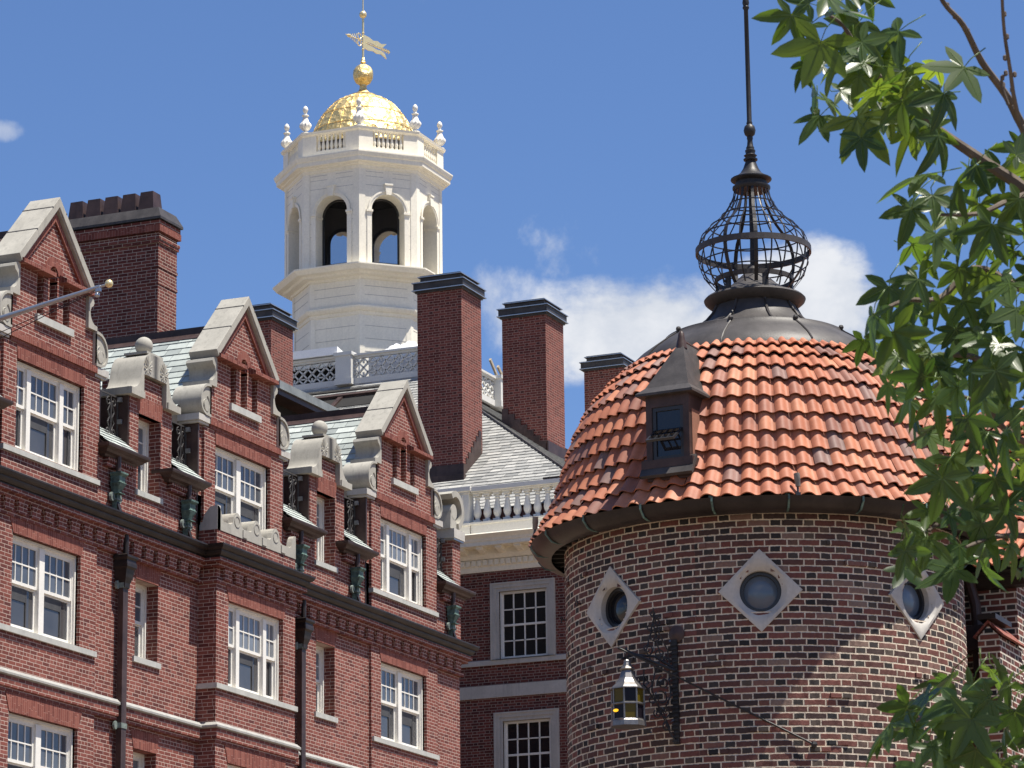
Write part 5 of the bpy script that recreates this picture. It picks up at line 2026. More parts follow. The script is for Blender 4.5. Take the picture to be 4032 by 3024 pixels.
def resample(prof, n):
    d = [0.0]
    for (a, b), (c, e) in zip(prof[:-1], prof[1:]): d.append(d[-1] + hypot(c - a, e - b))
    out = []
    for i in range(n + 1):
        s_ = d[-1] * i / n
        for k in range(len(d) - 1):
            if s_ <= d[k + 1] + 1e-9:
                f = (s_ - d[k]) / (d[k + 1] - d[k])
                out.append((prof[k][0] + (prof[k + 1][0] - prof[k][0]) * f, prof[k][1] + (prof[k + 1][1] - prof[k][1]) * f))
                break
    return out


# smooth the profile with a few passes so the dome has no kinks
P_ = resample(PROF, 40)
for _ in range(6):
    P_ = [P_[0]] + [((P_[i - 1][0] + 2 * P_[i][0] + P_[i + 1][0]) / 4, (P_[i - 1][1] + 2 * P_[i][1] + P_[i + 1][1]) / 4) for i in range(1, len(P_) - 1)] + [P_[-1]]
_q = []
for i in range(len(P_)):                     # the tiles stand about 5 cm proud of this surface
    a_, b_ = P_[max(i - 1, 0)], P_[min(i + 1, len(P_) - 1)]
    l_ = hypot(b_[0] - a_[0], b_[1] - a_[1])
    _q.append((P_[i][0] - .048 * (b_[1] - a_[1]) / l_, P_[i][1] + .048 * (b_[0] - a_[0]) / l_))
P_ = _q
NR, NCOL, SUB = 11, 76, 10
Q_ = resample(P_, NR * 2)
tiles = MB()
rt_ = random.Random(5)


def tilewave(t_):
    # wide barrel with a narrow trough
    if t_ < .68:
        return sin(pi * t_ / .68) ** .85
    return -.25 * sin(pi * (t_ - .68) / .32)


for r in range(NR):
    seg = [Q_[2 * r], Q_[2 * r + 1], Q_[2 * r + 2]]
    ext = (seg[2][0] + (seg[2][0] - seg[1][0]) * .45, seg[2][1] + (seg[2][1] - seg[1][1]) * .45)
    line = seg + [ext]
    nr = []
    for i, p in enumerate(line):
        a_, b_ = line[max(i - 1, 0)], line[min(i + 1, 3)]
        tx, tz = b_[0] - a_[0], b_[1] - a_[1]
        l_ = hypot(tx, tz)
        nr.append((tz / l_, -tx / l_))
    lifts = [.050, .031, .012, -.008]
    for c in range(NCOL):
        tint = min(1, max(0, rt_.gauss(.62, .24)))
        if rt_.random() < .20: tint = rt_.uniform(0, .30)
        jit = rt_.uniform(-.006, .006)
        lj = rt_.uniform(-.004, .006)
        grid = []
        for i, p in enumerate(line):
            rowp = []
            amp = .21 * p[0] * (2 * pi / NCOL)
            for q in range(SUB + 1):
                t_ = q / SUB
                h = tilewave(t_) * amp + lifts[i] + lj
                rr_ = p[0] + nr[i][0] * h
                zz = p[1] + nr[i][1] * h + (jit if i == 0 else 0)
                a_ = A0 + 2 * pi * (c + t_) / NCOL
                rowp.append((TCX + rr_ * cos(a_), TCY + rr_ * sin(a_), zz))
            grid.append(rowp)
        low = []
        for q in range(SUB + 1):
            x, y, z = grid[0][q]
            low.append((x - (x - TCX) / hypot(x - TCX, y - TCY) * nr[0][0] * .014, y - (y - TCY) / hypot(x - TCX, y - TCY) * nr[0][0] * .014, z - nr[0][1] * .014))
        allr = [low] + grid
        vv = [p for rw in allr for p in rw]
        k = SUB + 1
        ff = [(i * k + q, i * k + q + 1, (i + 1) * k + q + 1, (i + 1) * k + q) for i in range(len(allr) - 1) for q in range(SUB)]
        tiles.mesh(vv, ff, tint)
ro_ = put('roof', MB().lathe([(p[0] - .03, p[1] - .01) for p in P_] + [(.0001, 10.90)], (TCX, TCY, 0), 72), M_DARK, tur)
tl = put('roof_tiles', tiles, M_TILE, ro_, recalc=False)
tl.data.polygons.foreach_set('use_smooth', [True] * len(tl.data.polygons))
tl.data.set_sharp_from_angle(angle=radians(50))

# copper skirt
skp = [(1.365, 10.70), (1.385, 10.73), (1.365, 10.785), (1.27, 10.88), (1.12, 10.99), (1.00, 11.065), (.985, 11.10), (.965, 11.11), (.90, 11.11), (.76, 11.145), (.65, 11.20), (.56, 11.27), (.49, 11.35), (.445, 11.43), (.425, 11.48)]
sko = put('copper_skirt', MB().lathe(skp, (TCX, TCY, 0), 72), M_LEAD, tur, smooth=True)
sm_ = MB()
for k in range(9):
    rel = 40 * k + 14
    sm_.tube([tp(rel, r + .008, z + .006) for r, z in skp[8:]], [.014] * 7, 6)
    sm_.tube([tp(rel + 11, r + .004, z + .004) for r, z in skp[1:7]], .010, 5)
    sm_.ball(tuple(tp(rel + 11, .99, 11.105)), .03, 8)
put('standing_seam', sm_, M_LEAD, sko, smooth=True)
st_ = [(.42, 11.455), (.47, 11.47), (.505, 11.495), (.535, 11.52), (.545, 11.545), (.52, 11.57), (.49, 11.575), (.43, 11.60), (.39, 11.62), (.26, 11.70), (.12, 11.83), (.035, 11.93)]
put('cage_base', MB().lathe(st_, (TCX, TCY, 0), 48), M_LEAD, tur, smooth=True)

# iron onion cage
ON = [(.405, 11.655), (.455, 11.715), (.515, 11.79), (.56, 11.88), (.588, 11.98), (.598, 12.07), (.592, 12.15), (.565, 12.235), (.51, 12.315), (.435, 12.385), (.36, 12.45), (.29, 12.53), (.235, 12.62), (.20, 12.70), (.183, 12.79)]
cg = MB()
NB = 22
for k in range(NB):
    rel = 360 * k / NB + 3
    wide = k % 4 == 0
    wd = .021 if wide else .0075
    th = .004
    pts = [tp(rel, r, z) for r, z in ON]
    a = radians(rel)
    rt = LT * cos(a) + AX * sin(a)
    out = -AX * cos(a) + LT * sin(a)
    vv, ff = [], []
    for p, (r, z) in zip(pts, ON):
        ww = wd * (.55 + .45 * min(1, r / .5))
        vv += [p - rt * ww - out * th, p + rt * ww - out * th, p + rt * ww + out * th, p - rt * ww + out * th]
    for i in range(len(pts) - 1):
        for j in range(4):
            j2 = (j + 1) % 4
            ff.append((i * 4 + j, i * 4 + j2, (i + 1) * 4 + j2, (i + 1) * 4 + j))
    cg.mesh(vv, ff)


def ronion(z):
    for (r0, z0), (r1, z1) in zip(ON[:-1], ON[1:]):
        if z0 <= z <= z1: return r0 + (r1 - r0) * (z - z0) / (z1 - z0)
    return ON[-1][0]


for z in (11.83, 11.95, 12.26, 12.37, 12.49, 12.62):
    r = ronion(z) + .006
    cg.lathe([(r - .003, z - .007), (r + .003, z - .007), (r + .003, z + .007), (r - .003, z + .007), (r - .003, z - .007)], (TCX, TCY, 0), 40)
cgo = put('iron_cage', cg, M_IRON, tur)
bb = MB()
bb.lathe([(.602, 12.06), (.622, 12.06), (.622, 12.125), (.602, 12.125), (.602, 12.06)], (TCX, TCY, 0), 48)
bb.lathe([(.40, 11.735), (.425, 11.735), (.425, 11.785), (.40, 11.785), (.40, 11.735)], (TCX, TCY, 0), 40)
put('cage_band', bb, M_LEAD, cgo)
ps = MB()
for k in range(6):
    st = len(ps.v)
    ps.box(-.03, .03, -.015, .015, 11.58, 11.74)
    ps.xform(tmat(60 * k + 17, .405, 0), st)
put('cage_post', ps, M_IRON, cgo)
fin = [(.19, 12.77), (.205, 12.79), (.205, 12.815), (.175, 12.825), (.172, 12.865), (.20, 12.875), (.222, 12.892), (.222, 12.905), (.17, 12.93), (.12, 12.965), (.085, 13.02), (.062, 13.085), (.055, 13.105), (.075, 13.115), (.078, 13.13), (.055, 13.14), (.06, 13.16), (.072, 13.17), (.055, 13.18), (.05, 13.20),
       (.056, 13.215), (.056, 13.23), (.042, 13.24), (.045, 13.26), (.034, 13.28), (.028, 13.34), (.034, 13.37), (.03, 13.385), (.055, 13.41), (.066, 13.455), (.055, 13.50), (.03, 13.525), (.034, 13.54), (.027, 13.56), (.024, 14.84), (.036, 14.86), (.036, 14.875), (.028, 14.885), (.038, 14.92), (.030, 14.98), (.012, 15.05), (.04, 15.12), (.01, 15.3)]
put('spire', MB().lathe(fin, (TCX, TCY, 0), 20), M_IRON, tur, smooth=True)
put('centre_rod', MB().tube([(TCX, TCY, 11.9), (TCX, TCY, 12.8)], .034, 10), M_IRON, tur, smooth=True)

# dormer with a pyramid roof
M = tmat(-23.5, 2.26, 0)
dm = MB()
hw = .238
zs0, zs1, ze = 9.27, 9.355, 10.02
dm.box(-hw, hw, -.9, -.02, 9.15, ze)
dm.box(-hw, -hw + .065, -.02, .02, zs1, ze); dm.box(hw - .065, hw, -.02, .02, zs1, ze)
dm.box(-hw + .065, hw - .065, -.02, .02, ze - .12, ze)
dm.box(-hw + .0, hw, -.02, .01, 9.15, zs0)
dm.box(-hw - .045, hw + .045, -.10, .055, zs0, zs1)
dm.xform(M)
do_ = put('dormer', dm, M_COPPER, tur)
M_CHEEK = stone_mat('tan_cheek_panel', (0.24, 0.115, 0.075), 0.15, 4.0, rough=0.7)
ck = MB().prism([(-.04, 9.38), (-.04, 9.86), (-.55, 9.86), (-.25, 9.38)], 'x', hw, hw + .006)
ck.xform(M)
put('cheek_panel', ck, M_CHEEK, do_)
wf = MB().ring_prism([(-hw + .065, zs1), (hw - .065, zs1), (hw - .065, ze - .12), (-hw + .065, ze - .12)],
                     [(-hw + .105, zs1 + .04), (hw - .105, zs1 + .04), (hw - .105, ze - .16), (-hw + .105, ze - .16)], 'y', -.018, .006)
wf.xform(M)
wfo = put('window_frame', wf, M_BLACK, do_)
op = MB()
op.face([(-hw + .1, -.012, zs1 + .03), (hw - .1, -.012, zs1 + .03), (hw - .1, -.012, ze - .15), (-hw + .1, -.012, ze - .15)])
op.xform(M)
put('glass', op, M_GLASS_G, wfo)
sh = MB()
sh.ring_prism([(-.155, 0), (.155, 0), (.155, .26), (-.155, .26)], [(-.135, .025), (.135, .025), (.135, .235), (-.135, .235)], 'z', -.012, .012)
for k in range(1, 4):
    sh.box(-.135 + .27 * k / 4 - .006, -.135 + .27 * k / 4 + .006, .025, .235, -.008, .008)
sh.box(-.135, .135, .125, .137, -.008, .008)
sh.xform(M @ Matrix.Translation((0, .0, 9.66)) @ Matrix.Rotation(radians(-34), 4, 'X'))
put('open_sash', sh, M_BLACK, wfo)
pr_ = MB()
e_ = hw + .075
zt = 10.66
base = [(-e_, .10, ze - .005), (e_, .10, ze - .005), (e_, -.75, ze - .005), (-e_, -.75, ze - .005)]
up_ = [(-e_, .10, ze + .02), (e_, .10, ze + .02), (e_, -.75, ze + .02), (-e_, -.75, ze + .02)]
mid = [(-e_ + .075, .02, ze + .09), (e_ - .075, .02, ze + .09), (e_ - .075, -.75, ze + .09), (-e_ + .075, -.75, ze + .09)]
tp_ = [(-.012, -.36, zt), (.012, -.36, zt), (.012, -1.15, zt - .02), (-.012, -1.15, zt - .02)]
vv = base + up_ + mid + tp_
ff = [(0, 3, 2, 1)] + [(4 * a + i, 4 * a + (i + 1) % 4, 4 * (a + 1) + (i + 1) % 4, 4 * (a + 1) + i) for a in range(3) for i in range(4)] + [(12, 13, 14, 15)]
pr_.mesh(vv, ff)
pr_.xform(M)
pro = put('dormer_roof', pr_, M_LEAD, do_)
kn = MB()
kn.lathe([(.06, -.06), (.05, .0), (.035, .06), (.03, .10), (.012, .125), (.0001, .13)], (0, -.36, zt - .02), 10)
kn.tube([(0, -.36, zt + .005), (0, -1.15, zt - .01)], .018, 6)
kn.xform(M)
put('roof_knob', kn, M_COPPER, pro, smooth=True)
flm = MB()
flm.box(-hw - .05, hw + .05, -.2, .03, -.01, .03)
flm.xform(M @ Matrix.Translation((0, .06, 9.20)) @ Matrix.Rotation(radians(-58), 4, 'X'))
put('apron_flashing', flm, M_LEAD, do_)

# small spotlights clamped to the gutter
def spot(rel, r, z, lb, tilt):
    s_ = thing('spotlight', lb, 'spotlight', tuple(tp(rel, r, z)), 'spotlights clamped to the turret gutter')
    M = tmat(rel, r, z)
    a = MB()
    a.tube([(0, .02, -.02), (0, .0, .07)], .012, 6)
    a.box(-.025, .025, -.03, .03, -.03, 0.0)
    a.tube([(0, 0, .0), (.06, -.02, -.01), (.13, -.06, -.05)], .007, 5)
    a.xform(M)
    put('bracket', a, M_BLACK, s_)
    b = MB()
    b.lathe([(.012, -.06), (.026, -.055), (.028, .0), (.031, .005), (.031, .075), (.026, .078), (.024, .06), (.0001, .06)], (0, 0, 0), 14)
    b.xform(M @ Matrix.Translation((0, .0, .12)) @ Matrix.Rotation(radians(tilt), 4, 'Y'))
    put('lamp_head', b, M_LAMPG, s_, smooth=True)


M_LAMPG = stone_mat('grey_lamp_housing', (0.17, 0.155, 0.14), 0.2, 10.0, rough=0.4)
spot(8.7, 2.41, 8.91, 'small spotlight on the turret gutter, near its middle', -5)
spot(-75.0, 2.43, 8.92, 'small spotlight on the turret gutter, at its far left', 14)

# little iron eye hooks left on the wall
hk = MB()
for rel, z in ((-64, 8.13), (-82, 8.08)):
    st = len(hk.v)
    hk.tube([(.0 + .03 * cos(2 * pi * k / 10), .05, .03 * sin(2 * pi * k / 10)) for k in range(10)], .007, 5, closed=True)
    hk.tube([(0, -.01, 0), (0, .04, 0)], .007, 5)
    hk.xform(tmat(rel, TR, z), st)
put('eye_hook', hk, M_IRON, tur)

# ---- hanging lantern on a wrought iron bracket ------------------------------
RB0 = -25.3
Mb = tmat(RB0, TR, 0)
brk = thing('wrought_bracket', 'black wrought iron wall bracket with leafy scrollwork holding the lantern', 'bracket', tuple(tp(RB0, TR, 6.5)))
wb = MB()
wb.box(-.028, .028, .0, .03, 6.52, 7.56)
for k in range(24):
    zz = 6.54 + 1.0 * k / 24
    wb.box(-.036, .036, .03, .045, zz, zz + .02)
wb.xform(Mb)
put('wall_bar', wb, M_IRON, brk)
ros = MB().lathe([(.085, 0), (.085, .012), (.06, .02), (.03, .03), (.0001, .035)], (0, 0, 0), 20)
ros.xform(Mb @ Matrix.Translation((.02, .0, 7.62)) @ Matrix.Rotation(radians(-90), 4, 'X'))
put('wall_rosette', ros, M_COPPER, brk, smooth=True)
LXr, LYo = -.325, .42                    # lantern hangs left of the bar, out from the wall
arm = MB()
tip = Vector((LXr - .07, LYo + .05, 7.455))
root = Vector((0, .03, 7.25))
dv = (tip - root)
arm.tube([root, tip], .017, 6)
arm.tube([root + Vector((0, 0, .02)), root + dv * .35 + Vector((0, 0, .06)), root + dv * .7 + Vector((0, 0, .0)), root + dv * .95 + Vector((0, 0, -.10))], .013, 5)


def ptv(f, up):          # along the arm, up
    return root + Vector((dv.x, dv.y, 0)) * f + Vector((0, 0, up))


def sc2(f, up, r, a0, turns, sg=1, n=16):
    return [ptv(f, up) + Vector((dv.x, dv.y, 0)).normalized() * (sg * r * (1 - .75 * k / n) * cos(a0 + turns * 2 * pi * k / n)) + Vector((0, 0, r * (1 - .75 * k / n) * sin(a0 + turns * 2 * pi * k / n))) for k in range(n + 1)]


for f, up, r, a0, tn, sg in ((.25, .16, .07, 3.6, 1.2, 1), (.48, .20, .06, 5.0, 1.2, -1), (.35, .34, .06, 3.6, 1.2, 1), (.30, .47, .05, 3.9, -1.2, -1), (.42, .42, .04, 3.6, 1.2, 1), (.36, .56, .035, 4.2, 1.2, 1),
                             (.2, -.12, .07, 2.0, 1.2, -1), (.5, -.14, .06, 2.2, 1.2, 1), (.25, -.28, .07, 1.2, 1.2, 1), (.42, -.30, .05, 2.0, -1.2, -1), (.2, -.43, .06, 1.5, 1.2, 1), (.32, -.44, .045, 2.2, 1.2, -1), (.16, -.56, .05, 1.5, -1.2, 1), (.7, -.12, .05, 2.0, 1.2, 1), (.12, .10, .05, 2.0, 1.2, -1)):
    arm.tube(sc2(f, up, r, a0, tn, sg), .008, 5)
for stem in ([(.3, 0), (.25, .15), (.32, .3), (.36, .45), (.36, .62)], [(.35, .02), (.5, .18), (.42, .36), (.36, .5)], [(.08, .0), (.12, .2), (.26, .36), (.34, .52)],
             [(.35, -.02), (.42, -.2), (.30, -.38), (.18, -.52), (.08, -.66)], [(.55, .0), (.56, -.14), (.40, -.28), (.25, -.40)], [(.1, -.05), (.08, -.25), (.22, -.42), (.1, -.6)], [(.0, -.72), (.1, -.62), (.2, -.5)]):
    arm.tube([ptv(f, u) for f, u in stem], .008, 5)
arm.xform(Mb)
put('scroll_arm', arm, M_IRON, brk)
lvs = MB()
rl = random.Random(3)
for _ in range(64):
    f, u = rl.uniform(.05, .55), rl.uniform(-.62, .6)
    if abs(u) > .3 and f > .45: continue
    c_ = ptv(f, u) + Vector((rl.uniform(-.02, .02), rl.uniform(-.03, .03), 0))
    d_ = Vector((rl.uniform(-1, 1), rl.uniform(-1, 1), rl.uniform(-1, 1))).normalized() * rl.uniform(.014, .03)
    e_2 = d_.cross(Vector((.3, .5, .8))).normalized() * .011
    lvs.mesh([c_ - d_, c_ - e_2 + Vector((0, 0, .005)), c_ + d_, c_ + e_2], [(0, 1, 2), (0, 2, 3)])
lvs.xform(Mb)
put('iron_leaf', lvs, M_PEWTER, brk, recalc=False)
rp = MB()
endp = tp(12.1, TR + .045, 6.46)
rp.tube([Mb @ tip, endp], .010, 6)
rp.ball(tuple(endp), .035, 8)
put('stay_rod', rp, M_IRON, brk)

lan = thing('hanging_lantern', 'eight sided metal lantern with amber and dark glass panes and a glowing bulb', 'lantern', tuple(Mb @ Vector((LXr, LYo, 6.66))))
ML = Mb @ Matrix.Translation((LXr, LYo, 0)) @ Matrix.Rotation(radians(8), 4, 'Z')


def lath8(prof, n=8):
    mb = MB().lathe(prof, (0, 0, 0), n, radians(22.5), radians(22.5) + 2 * pi)
    return mb.xform(ML)


LZ = 6.67
put('lantern_roof', lath8([(.185, LZ + .365), (.185, LZ + .375), (.165, LZ + .395), (.125, LZ + .43), (.092, LZ + .475), (.07, LZ + .53), (.06, LZ + .555), (.072, LZ + .56), (.078, LZ + .572), (.05, LZ + .60), (.036, LZ + .635), (.036, LZ + .65), (.026, LZ + .665)]), M_PEWTER, lan)
put('base_tray', lath8([(.15, LZ - .005), (.182, LZ), (.178, LZ + .05), (.165, LZ + .065), (.165, LZ + .072), (.15, LZ + .075), (.02, LZ + .02)]), M_PEWTER, lan)
put('mid_band', lath8([(.160, LZ + .205), (.176, LZ + .212), (.176, LZ + .224), (.160, LZ + .232), (.15, LZ + .22)]), M_PEWTER, lan)
bars = MB()
gp = {0: MB(), 1: MB()}
for k in range(8):
    a0_, a1_ = radians(22.5 + 45 * k), radians(22.5 + 45 * (k + 1))
    R_ = .162
    bars.tube([(R_ * cos(a0_), R_ * sin(a0_), LZ + .06), (R_ * cos(a0_), R_ * sin(a0_), LZ + .37)], .009, 6)
    for j, (za, zb) in enumerate(((LZ + .075, LZ + .21), (LZ + .228, LZ + .365))):
        gp[(k + j) % 2].face([(R_ * .985 * cos(a0_), R_ * .985 * sin(a0_), za), (R_ * .985 * cos(a1_), R_ * .985 * sin(a1_), za), (R_ * .985 * cos(a1_), R_ * .985 * sin(a1_), zb), (R_ * .985 * cos(a0_), R_ * .985 * sin(a0_), zb)])
bars.xform(ML)
put('glazing_bar', bars, M_PEWTER, lan, smooth=True)
put('amber_pane', gp[0].xform(ML), M_AMBER, lan)
put('dark_pane', gp[1].xform(ML), M_PURPLE, lan)
hg = MB().tube([(0, 0, LZ + .66), (0, 0, LZ + .70)], .012, 6)
hg.tube([(.0, .028 * cos(2 * pi * k / 10), LZ + .72 + .028 * sin(2 * pi * k / 10)) for k in range(10)], .007, 5, closed=True)
hg.tube([(0, 0, LZ + .74), (-.01, 0, LZ + .79)], .010, 5)
hg.xform(ML)
put('hanging_ring', hg, M_IRON, lan)
bl = MB()
bl.ball((0, 0, 0), .032, 12, .5)
bl.xform(ML @ Matrix.Translation((-.04, .142, LZ + .15)))
put('glowing_bulb', bl, M_BULB, lan, smooth=True)

# ================================================================== TILE ROOFED WING (right, behind the leaves)
wing = thing('brick_wing', 'brick wing with an orange tiled roof and buttress, right of the turret behind leaves', 'building', (38.0, 9.5, 0))
ww = MB()
WX = 36.3
ww.face([(WX, 9.53, 0), (WX, 9.53, 8.62), (WX, 13.5, 8.62), (WX, 13.5, 0)])
ww.face([(WX, 9.53, 0), (48, 9.53, 0), (48, 9.53, 8.62), (WX, 9.53, 8.62)])
ww.face([(WX, 9.53, 8.62), (42.0, 9.53, 8.62), (39.15, 9.53, 11.1)])
ww.face([(48, 9.53, 0), (48, 13.5, 0), (48, 13.5, 8.6), (48, 9.53, 8.6)])
put('wall', ww, M_WBRICK, wing)
bu = MB()
bu.box(35.4, WX - .004, 9.50, 9.735, 0, 7.95)
bu.prism([(9.50, 7.95), (9.735, 7.95), (9.617, 8.07)], 'x', 35.4, 35.46)
buo = put('buttress', bu, M_WBRICK, wing)
bc = MB().mesh([(35.395, 9.47, 7.955), (35.395, 9.62, 8.10), (35.395, 9.765, 7.955), (36.28, 9.47, 7.955), (36.28, 9.62, 8.10), (36.28, 9.765, 7.955)], [(0, 3, 4, 1), (1, 4, 5, 2)])
bcm = MB()
bcm.prism([(9.47, 7.95), (9.617, 8.10), (9.617, 8.13), (9.44, 7.955)], 'x', 35.39, 36.28)
bcm.prism([(9.765, 7.95), (9.617, 8.10), (9.617, 8.13), (9.79, 7.955)], 'x', 35.39, 36.28)
put('buttress_cap', bcm, M_SOLDIER, buo)
put('cap_plate', MB().box(35.36, 36.0, 9.52, 9.72, 8.135, 8.19), M_GUTTER, buo)
dp = MB()
dp.tube([(36.15, 10.02, 8.75), (36.15, 9.95, 8.45), (36.15, 9.93, 8.05)], .06, 10)
dp.box(36.02, 36.28, 9.80, 10.08, 7.93, 8.2)
dp.tube([(36.15, 9.95, 8.0), (36.15, 9.95, 3.0)], .055, 10)
put('downpipe', dp, M_COPPER, wing)
put('gutter', MB().sweep([(0, 8.62), (.10, 8.64), (.16, 8.72), (.16, 8.76), (.12, 8.74), (0, 8.70)], [(WX, 13.5), (WX, 9.40)]), M_GUTTER, wing)
wr = MB()
EXw, ZEw, RXw, ZRw = 35.95, 8.80, 39.15, 11.20
wr.prism([(EXw + .1, ZEw - .02), (2 * RXw - EXw, ZEw - .02), (RXw, ZRw - .05)], 'y', 9.36, 13.6)
wro = put('roof', wr, M_DARK, wing)
wt = MB()
sv = Vector((RXw - EXw, 0, ZRw - ZEw)); Lw = sv.length; sv.normalize()
nv = Vector((-sv.z, 0, sv.x))
ncol, nrow = 22, 12
cwid = (13.6 - 9.30) / ncol
for r in range(nrow):
    a, b = Lw * r / nrow, Lw * (r + 1) / nrow + .05
    for c in range(ncol):
        tint = min(1, max(0, rt_.gauss(.62, .24)))
        if rt_.random() < .12: tint = rt_.uniform(0, .22)
        lines = []
        for s_, lf in ((a, .05), ((a + b) / 2, .028), (b, 0.0)):
            row = []
            for q in range(SUB + 1):
                t_ = q / SUB
                h = tilewave(t_) * .055 + lf
                p = Vector((EXw, 9.30 + (c + t_) * cwid, ZEw)) + sv * s_ + nv * h
                row.append(tuple(p))
            lines.append(row)
        low = [tuple(Vector(p) - nv * .022) for p in lines[0]]
        allr = [low] + lines
        k = SUB + 1
        wt.mesh([p for rw in allr for p in rw], [(i * k + q, i * k + q + 1, (i + 1) * k + q + 1, (i + 1) * k + q) for i in range(3) for q in range(SUB)], tint)
wto = put('roof_tiles', wt, M_TILE, wro, recalc=False)
wto.data.polygons.foreach_set('use_smooth', [True] * len(wto.data.polygons))
wto.data.set_sharp_from_angle(angle=radians(50))
rc = MB()
for k in range(10):
    rc.tube([(RXw, 9.3 + .43 * k, ZRw + .02), (RXw, 9.3 + .43 * (k + 1) + .03, ZRw + .035)], .085, 10, tint=.5 + .3 * sin(k * 2.3))
put('ridge_tiles', rc, M_TILE, wro, smooth=True)
